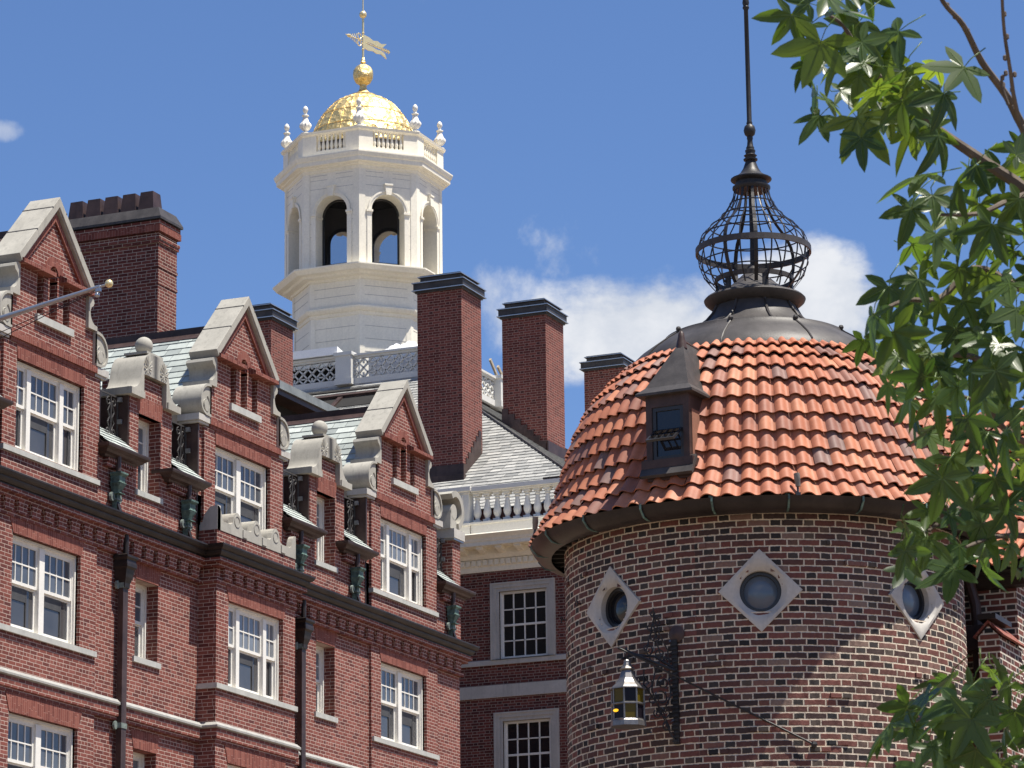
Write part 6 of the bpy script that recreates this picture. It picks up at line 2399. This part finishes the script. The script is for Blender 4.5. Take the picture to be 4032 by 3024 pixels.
# ================================================================== SWEETGUM TREE (near right)
LEAVES = [
 (8.11, 2.65, 4.72, 0.97, 1), (8.2, 2.63, 4.78, 0.98, 1), (7.78, 2.45, 4.63, 0.93, 1), (8.22, 2.53, 4.8, 0.88, 1), (8.35, 2.51, 4.84, 1.06, 1), (7.82, 2.44, 4.6, 0.92, 1),
 (8.3, 2.66, 4.76, 0.93, 1), (7.88, 2.5, 4.55, 1.12, 1), (8, 2.58, 4.54, 0.97, 1), (8.3, 2.63, 4.64, 0.88, 1), (8.36, 2.68, 4.61, 1.11, 1), (8.15, 2.54, 4.59, 1.06, 1),
 (8.27, 2.55, 4.72, 0.87, 1), (8.06, 2.45, 4.6, 0.93, 1), (8.37, 2.58, 4.71, 0.94, 1), (8.21, 2.5, 4.71, 1.15, 1), (8.16, 2.38, 4.65, 1.06, 1), (8.17, 2.43, 4.59, 1.02, 1),
 (8.05, 2.44, 4.54, 1.12, 1), (8.03, 2.45, 4.5, 0.84, 1), (8.3, 2.46, 4.61, 0.93, 1), (8.38, 2.43, 4.63, 1.14, 1), (8.43, 2.41, 4.63, 1.01, 1), (8.12, 2.27, 4.52, 0.89, 1),
 (7.97, 2.16, 4.46, 1.08, 1), (8.32, 2.59, 4.57, 0.82, 1), (8.09, 2.56, 4.47, 0.86, 1), (8.35, 2.66, 4.52, 1.14, 1), (8.03, 2.46, 4.39, 1.14, 1), (7.93, 2.42, 4.3, 0.87, 1),
 (8.39, 2.5, 4.52, 1.01, 1), (8.38, 2.48, 4.49, 0.91, 1), (8.31, 2.5, 4.54, 0.8, 1), (7.93, 2.31, 4.38, 1.01, 1), (8.25, 2.35, 4.49, 0.89, 1), (8.43, 2.37, 4.57, 0.85, 1),
 (7.95, 2.21, 4.39, 0.96, 1), (8.29, 2.39, 4.46, 0.84, 1), (8.23, 2.33, 4.4, 0.88, 1), (8.17, 2.29, 4.36, 1.05, 1), (8.33, 2.4, 4.44, 1.11, 1), (7.89, 2.36, 4.41, 0.96, 1),
 (7.99, 2.36, 4.45, 1.05, 1), (8.08, 2.34, 4.47, 0.81, 1), (8.43, 2.4, 4.53, 0.9, 1), (8.44, 2.47, 4.52, 0.83, 1), (8.68, 2.37, 3.89, 1.14, 0), (8.18, 2.27, 3.7, 1.09, 0),
 (8.38, 2.09, 3.97, 1.15, 0), (8.51, 2.3, 3.92, 0.94, 0), (8.07, 2.28, 4.07, 0.95, 0), (8.56, 2.24, 3.59, 0.88, 0), (8.57, 2.45, 3.9, 1.14, 0), (8.42, 2.56, 3.89, 1.05, 0),
 (8.71, 2.25, 3.55, 1.07, 0), (8.75, 2.38, 3.47, 1.04, 0), (8.47, 2.51, 3.36, 1.02, 0), (8.27, 2.04, 4.36, 0.91, 0), (8.41, 2.38, 4.28, 0.83, 0), (8.31, 2.2, 4.15, 1.02, 0),
 (8.78, 2.34, 4.23, 0.91, 0), (8.75, 2.55, 4.09, 0.96, 0), (8.28, 2.4, 4.21, 0.9, 0), (8.24, 2.1, 3.53, 0.98, 0), (8.63, 2.28, 3.48, 0.82, 0), (8.64, 2.37, 4.24, 1.1, 0),
 (8.27, 2.12, 3.33, 1, 0), (8.65, 2.26, 3.75, 0.96, 0), (8.31, 2.16, 3.99, 0.92, 0), (8.79, 2.56, 3.79, 0.82, 0), (8.3, 2.24, 3.61, 0.84, 0), (8.49, 2.16, 3.79, 1.04, 0),
 (8.21, 2.18, 3.74, 1.09, 0), (8.76, 2.31, 3.41, 0.88, 0), (8.95, 2.5, 3.46, 0.94, 0), (8.88, 2.27, 3.39, 0.8, 0), (8.73, 2.34, 4.34, 0.99, 0), (8.83, 2.25, 4.3, 0.99, 0),
 (8.17, 2.48, 3.91, 0.99, 0), (8.44, 2.38, 4, 0.89, 0), (8.76, 2.42, 3.55, 1.06, 0), (8.59, 2.32, 3.77, 1.15, 0), (8.55, 2.47, 3.48, 0.96, 0), (8.6, 2.22, 4.16, 0.9, 0),
 (8.33, 2.34, 3.56, 1.04, 0), (8.21, 2.37, 4, 0.82, 0), (8.31, 2.28, 4.27, 1.07, 0), (8.77, 2.2, 4.44, 1.07, 0), (8.52, 2.54, 4.08, 1.03, 0), (8.3, 2.46, 3.83, 0.92, 0),
 (8.48, 2.42, 4.13, 1.09, 0), (8.57, 2.19, 4.29, 1.07, 0), (8.79, 2.41, 3.62, 1.11, 0), (8.54, 2.16, 3.66, 1.03, 0), (8.21, 2.33, 3.48, 1.02, 0), (8.61, 2.5, 3.97, 0.94, 0),
 (8.58, 2.14, 4.15, 0.91, 0), (8.72, 2.28, 4.41, 0.91, 0), (8.18, 2.45, 3.73, 1.08, 0), (8.59, 2.16, 3.93, 0.93, 0), (8.19, 2.36, 3.74, 0.99, 0), (8.55, 2.28, 4.09, 1.06, 0),
 (8.65, 2.56, 3.46, 1.02, 0), (8.6, 2.22, 3.88, 1.11, 0), (8.42, 2.29, 3.29, 0.87, 0), (8.68, 2.3, 4.02, 1.14, 0), (8.75, 2.5, 3.74, 1.07, 0), (8.88, 2.58, 3.41, 0.87, 0),
 (8.95, 2.43, 3.45, 0.96, 0), (8.52, 2.2, 3.98, 1.08, 0), (8.58, 2.38, 3.96, 0.85, 0), (8.24, 2.23, 3.54, 0.8, 0), (8.67, 2.44, 3.34, 1.07, 0), (8.56, 2.36, 4.12, 0.98, 0),
 (8.17, 2.09, 4.28, 0.81, 0), (8.98, 2.27, 3.56, 0.81, 0), (8.66, 2.41, 4.3, 0.93, 0), (8.74, 2.21, 4.13, 0.84, 0), (8.18, 2.25, 3.62, 0.87, 0), (8.25, 2.15, 3.71, 0.92, 0),
 (8.67, 2.38, 4.06, 1.09, 0), (8.76, 2.18, 4.31, 1, 0), (8.52, 2.29, 4.38, 1.12, 0), (8.49, 2.27, 3.53, 1.01, 0), (8.53, 2.47, 3.4, 1.04, 0), (8.33, 2.2, 3.84, 1.04, 0),
 (8.51, 2.4, 3.45, 0.86, 0), (8.33, 2.37, 3.72, 1.05, 0), (8.87, 2.25, 3.81, 1.09, 0), (8.42, 2.09, 4.27, 0.95, 0), (8.42, 2.47, 3.76, 0.94, 0), (8.63, 2.19, 3.27, 0.95, 0),
 (8.01, 2.28, 4.21, 1.15, 0), (8.24, 2.45, 3.88, 1.07, 0), (8.64, 2.16, 3.87, 1.13, 0), (8.92, 2.34, 3.38, 0.98, 0), (8.29, 2.18, 3.6, 1.04, 0), (8.72, 2.53, 4.25, 1.15, 0),
 (8.46, 2.14, 3.53, 0.87, 0), (8.57, 2.4, 3.86, 0.89, 0), (8.91, 2.5, 4.3, 0.88, 0), (9.7, 2.73, 4.11, 1.15, 0), (8.86, 2.62, 3.99, 1.1, 0), (9.09, 2.45, 4.54, 1.09, 0),
 (9.66, 2.78, 3.95, 0.89, 0), (9.42, 2.41, 4.57, 1.14, 0), (9.04, 2.63, 3.54, 0.88, 0), (9.7, 2.48, 3.89, 1.05, 0), (8.99, 2.4, 3.68, 0.83, 0), (9.78, 2.51, 3.72, 0.81, 0),
 (9.12, 2.8, 4.11, 0.93, 0), (9.21, 2.36, 3.47, 0.91, 0), (9.55, 2.52, 4.5, 0.83, 0), (9.06, 2.61, 4.17, 1.01, 0), (8.96, 2.58, 4.46, 0.87, 0), (9.66, 2.64, 3.95, 0.98, 0),
 (9.6, 2.45, 4.28, 1.09, 0), (9.13, 2.56, 3.46, 0.81, 0), (9.09, 2.28, 4, 1.11, 0), (9.23, 2.74, 3.47, 0.96, 0), (9.6, 2.45, 4.02, 1.01, 0), (9.67, 2.6, 3.72, 1.02, 0),
 (9.45, 2.48, 4.34, 1.1, 0), (9.42, 2.59, 4.17, 0.95, 0), (9.17, 2.76, 4.24, 0.82, 0), (8.93, 2.23, 4.22, 1.08, 0), (9.63, 2.58, 4.07, 1.07, 0), (9.52, 2.42, 4.75, 1.05, 0),
 (8.98, 2.55, 3.64, 1.07, 0), (9.24, 2.71, 3.95, 0.84, 0), (9.62, 2.58, 3.58, 0.83, 0), (8.94, 2.6, 4.25, 0.83, 0), (9.64, 2.65, 4.41, 1.04, 0), (9.07, 2.39, 4.04, 0.87, 0),
 (8.77, 2.46, 2.81, 1.01, 2), (8.34, 2.19, 2.77, 0.89, 2), (8.2, 2.28, 2.87, 1.13, 2), (8.46, 2.52, 2.95, 0.83, 2), (8.41, 2.39, 2.82, 1.1, 2), (8.41, 2.33, 2.99, 1.11, 2),
 (8.22, 2.36, 2.88, 0.84, 2), (8.38, 2.23, 2.98, 0.82, 2), (8.31, 2.14, 2.95, 0.86, 2), (8.23, 2.28, 2.8, 1.07, 2), (8.49, 2.17, 2.92, 1.05, 2), (8.92, 2.39, 2.95, 0.93, 2),
 (8.45, 2.5, 2.9, 0.92, 2), (8.91, 2.53, 3.1, 1, 2), (8.37, 2.47, 2.76, 1.04, 2), (8.5, 2.29, 2.8, 1.03, 2), (8.83, 2.27, 2.88, 0.85, 2), (8.69, 2.53, 3.02, 1, 2),
 (8.68, 2.23, 3.07, 0.93, 2), (8.2, 2.38, 2.81, 0.85, 2), (8.75, 2.51, 2.8, 0.87, 2), (8.61, 2.34, 3.06, 1.1, 2), (8.76, 2.32, 2.97, 0.84, 2), (8.24, 2.24, 2.92, 0.94, 2),
 (8.24, 2.5, 2.88, 0.99, 2), (8.41, 2.16, 2.74, 0.98, 2), (8.3, 2.34, 2.93, 1.14, 2), (9.12, 2.71, 3.06, 1.01, 2), (9.49, 2.48, 3.03, 0.88, 2), (9.2, 2.62, 2.97, 1.13, 2),
 (9.06, 2.36, 2.85, 0.95, 2), (9.53, 2.59, 2.95, 1.06, 2), (8.99, 2.42, 3.12, 1.06, 2), (9.33, 2.64, 2.88, 0.93, 2), (9.37, 2.6, 3.08, 1.1, 2), (9.16, 2.61, 3.13, 0.92, 2),
 (9.15, 2.37, 3.09, 0.81, 2), (9, 2.65, 2.87, 0.85, 2), (8.22, 1.57, 3.87, 1.31, 3), (9.01, 0.89, 3.77, 1.44, 3), (10.02, 2.07, 3.17, 1.15, 3), (8.72, 1.25, 3.25, 1.22, 3),
 (8.73, 0.9, 3.88, 1.28, 3), (8.79, 1.1, 5.62, 1.37, 3), (9.52, 1.82, 4.16, 1.42, 3), (9.99, 1.61, 4.47, 1.42, 3), (7.86, 1.14, 4.62, 1.35, 3), (9.23, 1.79, 2.94, 1.15, 3),
 (10.26, 2.39, 2.87, 1.46, 3), (8.06, 0.97, 4.51, 1.36, 3), (9.24, 1.37, 4.92, 1.16, 3), (9.75, 2.29, 3.34, 1.2, 3), (7.97, 1.86, 4.13, 1.23, 3), (8.04, 0.78, 5.25, 1.18, 3),
 (8.17, 0.93, 4.27, 1.34, 3), (9.54, 2.01, 5.71, 1.19, 3), (7.84, 0.93, 4.4, 1.33, 3), (8.56, 1.21, 3.44, 1.23, 3), (9.34, 1.64, 5.09, 1.34, 3), (8.6, 1.32, 3.84, 1.22, 3),
 (9.68, 1.38, 4.9, 1.34, 3), (9.39, 1.04, 3.25, 1.35, 3), (8.93, 1.92, 5.11, 1.14, 3), (10.6, 1.28, 4.11, 1.18, 3), (10.25, 1.97, 2.99, 1.29, 3), (8.91, 1.89, 4.88, 1.33, 3),
 (9.74, 2.15, 5.81, 1.27, 3), (9.05, 1.72, 3.98, 1.31, 3), (10.18, 1.2, 3.19, 1.14, 3), (9.87, 1.8, 4.89, 1.27, 3), (9.53, 1.42, 3.9, 1.49, 3), (7.94, 0.94, 4.82, 1.3, 3),
 (8.94, 2.06, 4.31, 1.45, 3), (8.77, 1.91, 3.77, 1.29, 3), (9.26, 1.78, 5.34, 1.22, 3), (9.71, 2.31, 3.24, 1.27, 3), (10, 1.17, 5.85, 1.13, 3), (10.09, 1.58, 5.07, 1.23, 3),
 (9.93, 1.06, 3.73, 1.35, 3), (9.57, 1.84, 3.96, 1.21, 3), (9.56, 2.18, 4.13, 1.49, 3), (7.86, 1.4, 3.88, 1.15, 3), (8.95, 1.29, 3.35, 1.33, 3), (9.78, 2.32, 4.08, 1.39, 3),
 (8.29, 1, 3.8, 1.11, 3), (8.84, 1.38, 3.02, 1.37, 3), (9.37, 1.37, 4.89, 1.5, 3), (9.66, 1.58, 4.85, 1.38, 3), (7.77, 0.92, 5.19, 1.19, 3), (8.09, 0.9, 4.9, 1.36, 3),
 (9.84, 2.02, 3.26, 1.36, 3), (8.06, 0.96, 5.14, 1.41, 3), (10.26, 1.56, 3.15, 1.43, 3), (9.99, 0.99, 4.62, 1.4, 3), (8.28, 1.27, 4.12, 1.2, 3), (9.47, 1.37, 5.75, 1.4, 3),
 (8.25, 1.35, 5.36, 1.3, 3), (10.34, 1.45, 3.63, 1.35, 3), (8.65, 0.96, 3.72, 1.43, 3), (9.11, 2.1, 2.74, 1.45, 3), (10.61, 1.21, 3.63, 1.3, 3), (9.56, 0.87, 5.66, 1.31, 3),
 (8.91, 1.92, 4.35, 1.36, 3), (7.99, 1.46, 4.22, 1.32, 3), (8.64, 1.84, 4.79, 1.5, 3), (7.58, 1.64, 5.25, 1.12, 3), (10.43, 1.81, 4.03, 1.32, 3), (9.84, 1.1, 4.62, 1.16, 3),
 (8.97, 1.66, 5.16, 1.23, 3), (10.03, 1.51, 4.76, 1.34, 3), (8.62, 0.88, 3.72, 1.42, 3), (9.82, 1.51, 3.29, 1.31, 3), (10.21, 1.33, 5.3, 1.19, 3), (8.56, 1.49, 2.93, 1.17, 3),
 (8.91, 0.78, 5.26, 1.36, 3), (9.48, 0.98, 5.45, 1.48, 3), (9.66, 1.07, 4.97, 1.26, 3), (9.07, 2.05, 5.53, 1.16, 3), (10.09, 1.32, 4.78, 1.37, 3), (9.38, 1.53, 2.76, 1.14, 3),
 (9.4, 1.07, 2.72, 1.46, 3), (9.21, 1.19, 2.79, 1.27, 3), (9.59, 1.88, 3.96, 1.3, 3), (9.72, 1.57, 3.28, 1.15, 3), (9.47, 1.02, 4.31, 1.46, 3), (9.97, 2.24, 5.18, 1.37, 3),
 (9.67, 1.86, 5.09, 1.49, 3), (9.21, 1.87, 4.91, 1.13, 3), (9.06, 1.7, 4.94, 1.24, 3), (10.3, 1.42, 4.14, 1.41, 3), (9.68, 1.07, 5.38, 1.28, 3), (8.5, 1.22, 4.61, 1.18, 3),
 (8.71, 2.06, 3.82, 1.26, 3), (8.33, 1.41, 4.87, 1.43, 3), (9.78, 1.79, 4.03, 1.45, 3), (9.72, 1.97, 4, 1.13, 3), (8.59, 1.99, 4.37, 1.24, 3), (8.84, 1.4, 5.31, 1.39, 3),
 (9.45, 1.45, 3.21, 1.23, 3), (10.66, 2.02, 3.42, 1.38, 3), (7.87, 1.81, 4.09, 1.36, 3), (10.09, 2.36, 4.79, 1.46, 3), (8.38, 0.92, 3.42, 1.18, 3), (10.53, 2.05, 3.79, 1.2, 3),
 (8.58, 1.14, 3.81, 1.48, 3), (8.26, 1.19, 5.46, 1.46, 3), (8.86, 1.19, 3.29, 1.41, 3), (8.58, 1.26, 5.19, 1.36, 3), (8.22, 1.21, 3.47, 1.43, 3), (8.56, 1.16, 4.29, 1.4, 3),
 (7.93, 1.53, 3.81, 1.12, 3), (9.68, 0.84, 5.69, 1.26, 3), (8.34, 1.41, 2.73, 1.23, 3), (9.54, 1.81, 5.49, 1.41, 3), (10.21, 0.93, 5.28, 1.35, 3), (9.95, 2.27, 3.66, 1.49, 3),
 (10.07, 2.41, 3.4, 1.23, 3), (9.21, 2.13, 4.31, 1.2, 3), (8.99, 0.78, 5.34, 1.24, 3), (9.45, 1.38, 5.25, 1.28, 3), (8.66, 1.72, 2.93, 1.15, 3), (9.65, 1.4, 2.75, 1.37, 3),
 (8.21, 0.89, 3.52, 1.15, 3), (9.02, 1.12, 3.34, 1.13, 3), (9.47, 1.46, 5.3, 1.45, 3), (9.48, 2.14, 3.02, 1.38, 3), (10.14, 2.23, 3.85, 1.4, 3), (8.4, 1.07, 3.29, 1.42, 3),
 (8.91, 0.91, 4.71, 1.41, 3), (9.22, 1.17, 2.63, 1.5, 3), (8.01, 1.77, 3.46, 1.32, 3), (8.34, 1.66, 3.47, 1.44, 3), (8.93, 0.9, 5.25, 1.48, 3), (9.13, 1.92, 4.15, 1.41, 3),
 (9.47, 2.22, 3.52, 1.14, 3), (8.46, 1.83, 3.75, 1.14, 3), (8.95, 1.44, 3.13, 1.21, 3), (8.69, 2.02, 4.24, 1.46, 3), (9.95, 2.15, 3.82, 1.45, 3), (8.79, 1.82, 3.64, 1.14, 3),
 (8.84, 1.96, 4.58, 1.18, 3), (10.1, 0.94, 4.8, 1.14, 3), (8.72, 1.88, 5.42, 1.18, 3), (9.66, 1.93, 5.26, 1.32, 3), (7.63, 1.62, 4.64, 1.19, 3), (8.73, 1.42, 3.75, 1.33, 3),
 (8.14, 1.91, 3.42, 1.36, 3), (9.53, 1.99, 4.23, 1.32, 3), (8.59, 1.56, 4.28, 1.18, 3), (9.18, 1.87, 4.75, 1.44, 3), (9.19, 1.53, 5.35, 1.28, 3), (7.91, 1.02, 4.04, 1.23, 3),
 (10.36, 1.63, 4.07, 1.47, 3), (9.67, 2.27, 2.97, 1.31, 3), (9.03, 1.87, 3.62, 1.33, 3), (10.06, 2.02, 5.45, 1.44, 3), (8.45, 0.8, 4.17, 1.19, 3), (9.54, 1.07, 4.1, 1.12, 3),
 (9.26, 2.02, 4.59, 1.21, 3), (8.07, 1.4, 2.98, 1.27, 3), (9.27, 1.82, 4.6, 1.49, 3), (10.12, 1.94, 3.72, 1.49, 3), (8.27, 0.76, 4.29, 1.28, 3), (8.4, 1.39, 2.56, 1.29, 3),
 (8.96, 1.08, 4.11, 1.25, 3), (9.42, 2.14, 3.07, 1.38, 3), (7.99, 1.8, 5.15, 1.14, 3), (7.95, 1.71, 3.65, 1.11, 3),
]
BRANCHES = [
 ('branch', [(9.22, 1.63, 3.74), (9.02, 1.91, 4.05), (8.84, 2.13, 4.28), (8.73, 2.22, 4.37), (8.63, 2.29, 4.42), (8.53, 2.36, 4.47), (8.43, 2.41, 4.51), (8.35, 2.44, 4.54), (8.24, 2.5, 4.62), (8.14, 2.52, 4.68), (8.06, 2.54, 4.69)], 0.03, 0.004),
 ('branch', [(9.15, 1.6, 4.01), (8.91, 1.94, 4.34), (8.76, 2.11, 4.39), (8.67, 2.2, 4.33), (8.58, 2.23, 4.29), (8.49, 2.28, 4.24), (8.39, 2.36, 4.22)], 0.024, 0.004),
 ('branch', [(9.24, 1.64, 3.61), (9.01, 1.98, 3.98), (8.87, 2.15, 4.07), (8.76, 2.26, 4.11), (8.65, 2.34, 4.14), (8.58, 2.42, 4.05), (8.49, 2.49, 4.03), (8.4, 2.56, 3.97)], 0.026, 0.004),
 ('branch', [(9.27, 1.66, 3.47), (9.04, 2.0, 3.81), (8.9, 2.17, 3.87), (8.77, 2.31, 3.89), (8.65, 2.39, 3.91), (8.53, 2.51, 3.88), (8.43, 2.55, 3.87)], 0.026, 0.004),
 ('branch', [(9.39, 1.69, 3.36), (9.16, 2.04, 3.63), (9.0, 2.2, 3.7), (8.86, 2.31, 3.72), (8.73, 2.35, 3.78), (8.6, 2.41, 3.8)], 0.024, 0.004),
 ('branch', [(9.32, 1.69, 3.14), (9.09, 2.03, 3.44), (8.93, 2.2, 3.53), (8.79, 2.31, 3.58), (8.67, 2.4, 3.51), (8.56, 2.48, 3.42)], 0.024, 0.004),
 ('branch', [(9.43, 1.72, 3.09), (9.17, 2.05, 3.42), (9.0, 2.22, 3.46), (8.83, 2.35, 3.45), (8.69, 2.41, 3.4)], 0.024, 0.004),
 ('branch', [(9.28, 1.72, 2.66), (9.11, 2.0, 2.89), (8.96, 2.23, 2.97), (8.84, 2.35, 2.98), (8.73, 2.4, 3.0), (8.63, 2.46, 2.98), (8.54, 2.52, 2.93)], 0.026, 0.004),
 ('bare_twig', [(9.12, 1.59, 4.14), (8.95, 1.96, 4.14), (8.74, 2.14, 4.4), (8.6, 2.18, 4.5), (8.49, 2.19, 4.55), (8.37, 2.22, 4.61), (8.24, 2.23, 4.67), (8.13, 2.25, 4.7), (8.01, 2.25, 4.75)], 0.022, 0.005),
 ('bare_twig', [(8.49, 1.98, 4.23), (8.39, 2.07, 4.28), (8.31, 2.1, 4.36), (8.22, 2.1, 4.44), (8.15, 2.09, 4.5), (8.07, 2.08, 4.58), (7.99, 2.06, 4.67)], 0.009, 0.004),
 ('bare_twig', [(8.27, 2.13, 4.45), (8.25, 2.14, 4.5), (8.24, 2.13, 4.52)], 0.005, 0.004),
]
TRUNK = [(9.52, 1.69, 0.79, 0.2), (9.55, 1.66, 1.81, 0.18), (9.5, 1.65, 2.68, 0.165), (9.38, 1.67, 3.43, 0.14), (9.25, 1.63, 4.03, 0.11), (9.05, 1.6, 4.7, 0.08), (8.81, 1.58, 5.34, 0.05), (8.62, 1.55, 5.77, 0.02)]
tree = thing('sweetgum_tree', 'near sweetgum tree with star shaped green leaves hanging in from the right', 'tree', (TRUNK[0][0], TRUNK[0][1], 0))
tp_ = [(TRUNK[0][0], TRUNK[0][1], -.05)] + [t_[:3] for t_ in TRUNK[1:]]
put('trunk', MB().tube(tp_, [t_[3] for t_ in TRUNK], 14), M_BARK, tree, smooth=True)
for nm, pts, r0, r1 in BRANCHES:
    n = len(pts)
    # round the polyline off with a Catmull-Rom pass
    P = [Vector(p) for p in pts]
    Q = []
    for i in range(n - 1):
        p0, p1, p2, p3 = P[max(i - 1, 0)], P[i], P[i + 1], P[min(i + 2, n - 1)]
        for k in range(4):
            t_ = k / 4
            Q.append(.5 * ((2 * p1) + (p2 - p0) * t_ + (2 * p0 - 5 * p1 + 4 * p2 - p3) * t_ * t_ + (3 * p1 - p0 - 3 * p2 + p3) * t_ ** 3))
    Q.append(P[-1])
    mb = MB().tube(Q, [r0 + (r1 - r0) * (i / (len(Q) - 1)) ** .6 for i in range(len(Q))], 7)
    if nm == 'bare_twig':
        rb_ = random.Random(len(Q))
        for i in range(3, len(Q), 2):
            mb.ball(tuple(Q[i] + Vector((0, rb_.uniform(-.01, .01), .008))), .0065, 6, 1.4)
    put(nm, mb, M_BARK, tree, smooth=True)
rl = random.Random(77)
LOBES = ((0, 1.0), (56, .93), (-56, .93), (112, .68), (-112, .68))


def leaf_outline(rng):
    """star of five pointed lobes; list of (x, y) with the main lobe along +y and the stalk at the origin's back"""
    order = sorted(LOBES, key=lambda q: -q[0])
    pts = []
    for i, (ang, ln) in enumerate(order):
        a = radians(90 + ang)
        ln = ln * rng.uniform(.88, 1.08)
        for da, f in ((-28, .41), (-18, .57), (-9, .79), (0, 1.0), (9, .79), (18, .57), (28, .41)):
            aa = a - radians(da)
            pts.append((ln * f * cos(aa), ln * f * sin(aa)))
        if i < 4:
            an = a - radians(28)
            pts.append((.36 * cos(an), .36 * sin(an)))
    return pts


lv = MB()
CAMDIR = Vector((-.90, -.36, -.2))
for x, y, z, s, fl in LEAVES:
    L_ = .102 * s * rl.choice((.75, .9, 1.0, 1.0, 1.1, 1.2))
    lat = Vector((.38, -.92, 0))
    d = (lat * rl.uniform(-.8, .45) + Vector((rl.uniform(-.3, .3), rl.uniform(-.3, .3), rl.uniform(-1.2, -.3)))).normalized()
    if rl.random() < .12: d = (lat * rl.choice((-1, 1)) + Vector((0, 0, rl.uniform(-.2, .5)))).normalized()
    nr = (CAMDIR * rl.uniform(-.25, 1.0) + Vector((rl.uniform(-.7, .7), rl.uniform(-.7, .7), rl.uniform(.1, 1.0))))
    nr = (nr - d * nr.dot(d)).normalized()
    sd_v = d.cross(nr).normalized()
    o = Vector((x, y, z))
    pts = leaf_outline(rl)
    curl = rl.uniform(.0, .55)
    fold = rl.uniform(-.15, .45)
    tint = min(1, max(0, rl.gauss(.40, .27)))
    if fl == 2: tint *= .6
    if fl == 1 and rl.random() < .25: tint = rl.uniform(.7, 1)
    V = []
    for px, py in [(0, 0)] + pts:
        r2 = px * px + py * py
        h = -curl * r2 + fold * abs(px) * .6
        V.append(o + sd_v * (px * L_) + d * (py * L_) + nr * (h * L_))
    n = len(pts)
    lv.mesh(V, [(0, 1 + i, 1 + i + 1) for i in range(n - 1)], tint)
    # pale midribs
    for ang, ln in LOBES:
        a_ = radians(90 + ang)
        rib = []
        for f in (.02, .3, .6, .85):
            px, py = ln * f * cos(a_), ln * f * sin(a_)
            h = -curl * (px * px + py * py) + fold * abs(px) * .6
            rib.append((o + sd_v * (px * L_) + d * (py * L_) + nr * (h * L_), f))
        perp = sd_v * (-sin(a_)) + d * cos(a_)
        for (p0, f0), (p1, f1) in zip(rib[:-1], rib[1:]):
            for off in (.0012, -.0012):
                w0, w1 = .0016 * s * (1.1 - f0), .0016 * s * (1.1 - f1)
                lv.face([p0 - perp * w0 + nr * off, p0 + perp * w0 + nr * off, p1 + perp * w1 + nr * off, p1 - perp * w1 + nr * off], 1.0)
    e_ = o - d * (.03 * s)
    up_ = o - d * (.06 * s) + Vector((.38, -.92, .3)) * .02
    lv.tube([o, e_, up_], [.0012, .0015, .0018], 4, tint=.95)
lv_o = put('foliage', lv, M_LEAF, tree, recalc=False)
lv_o.data.polygons.foreach_set('use_smooth', [True] * len(lv_o.data.polygons))
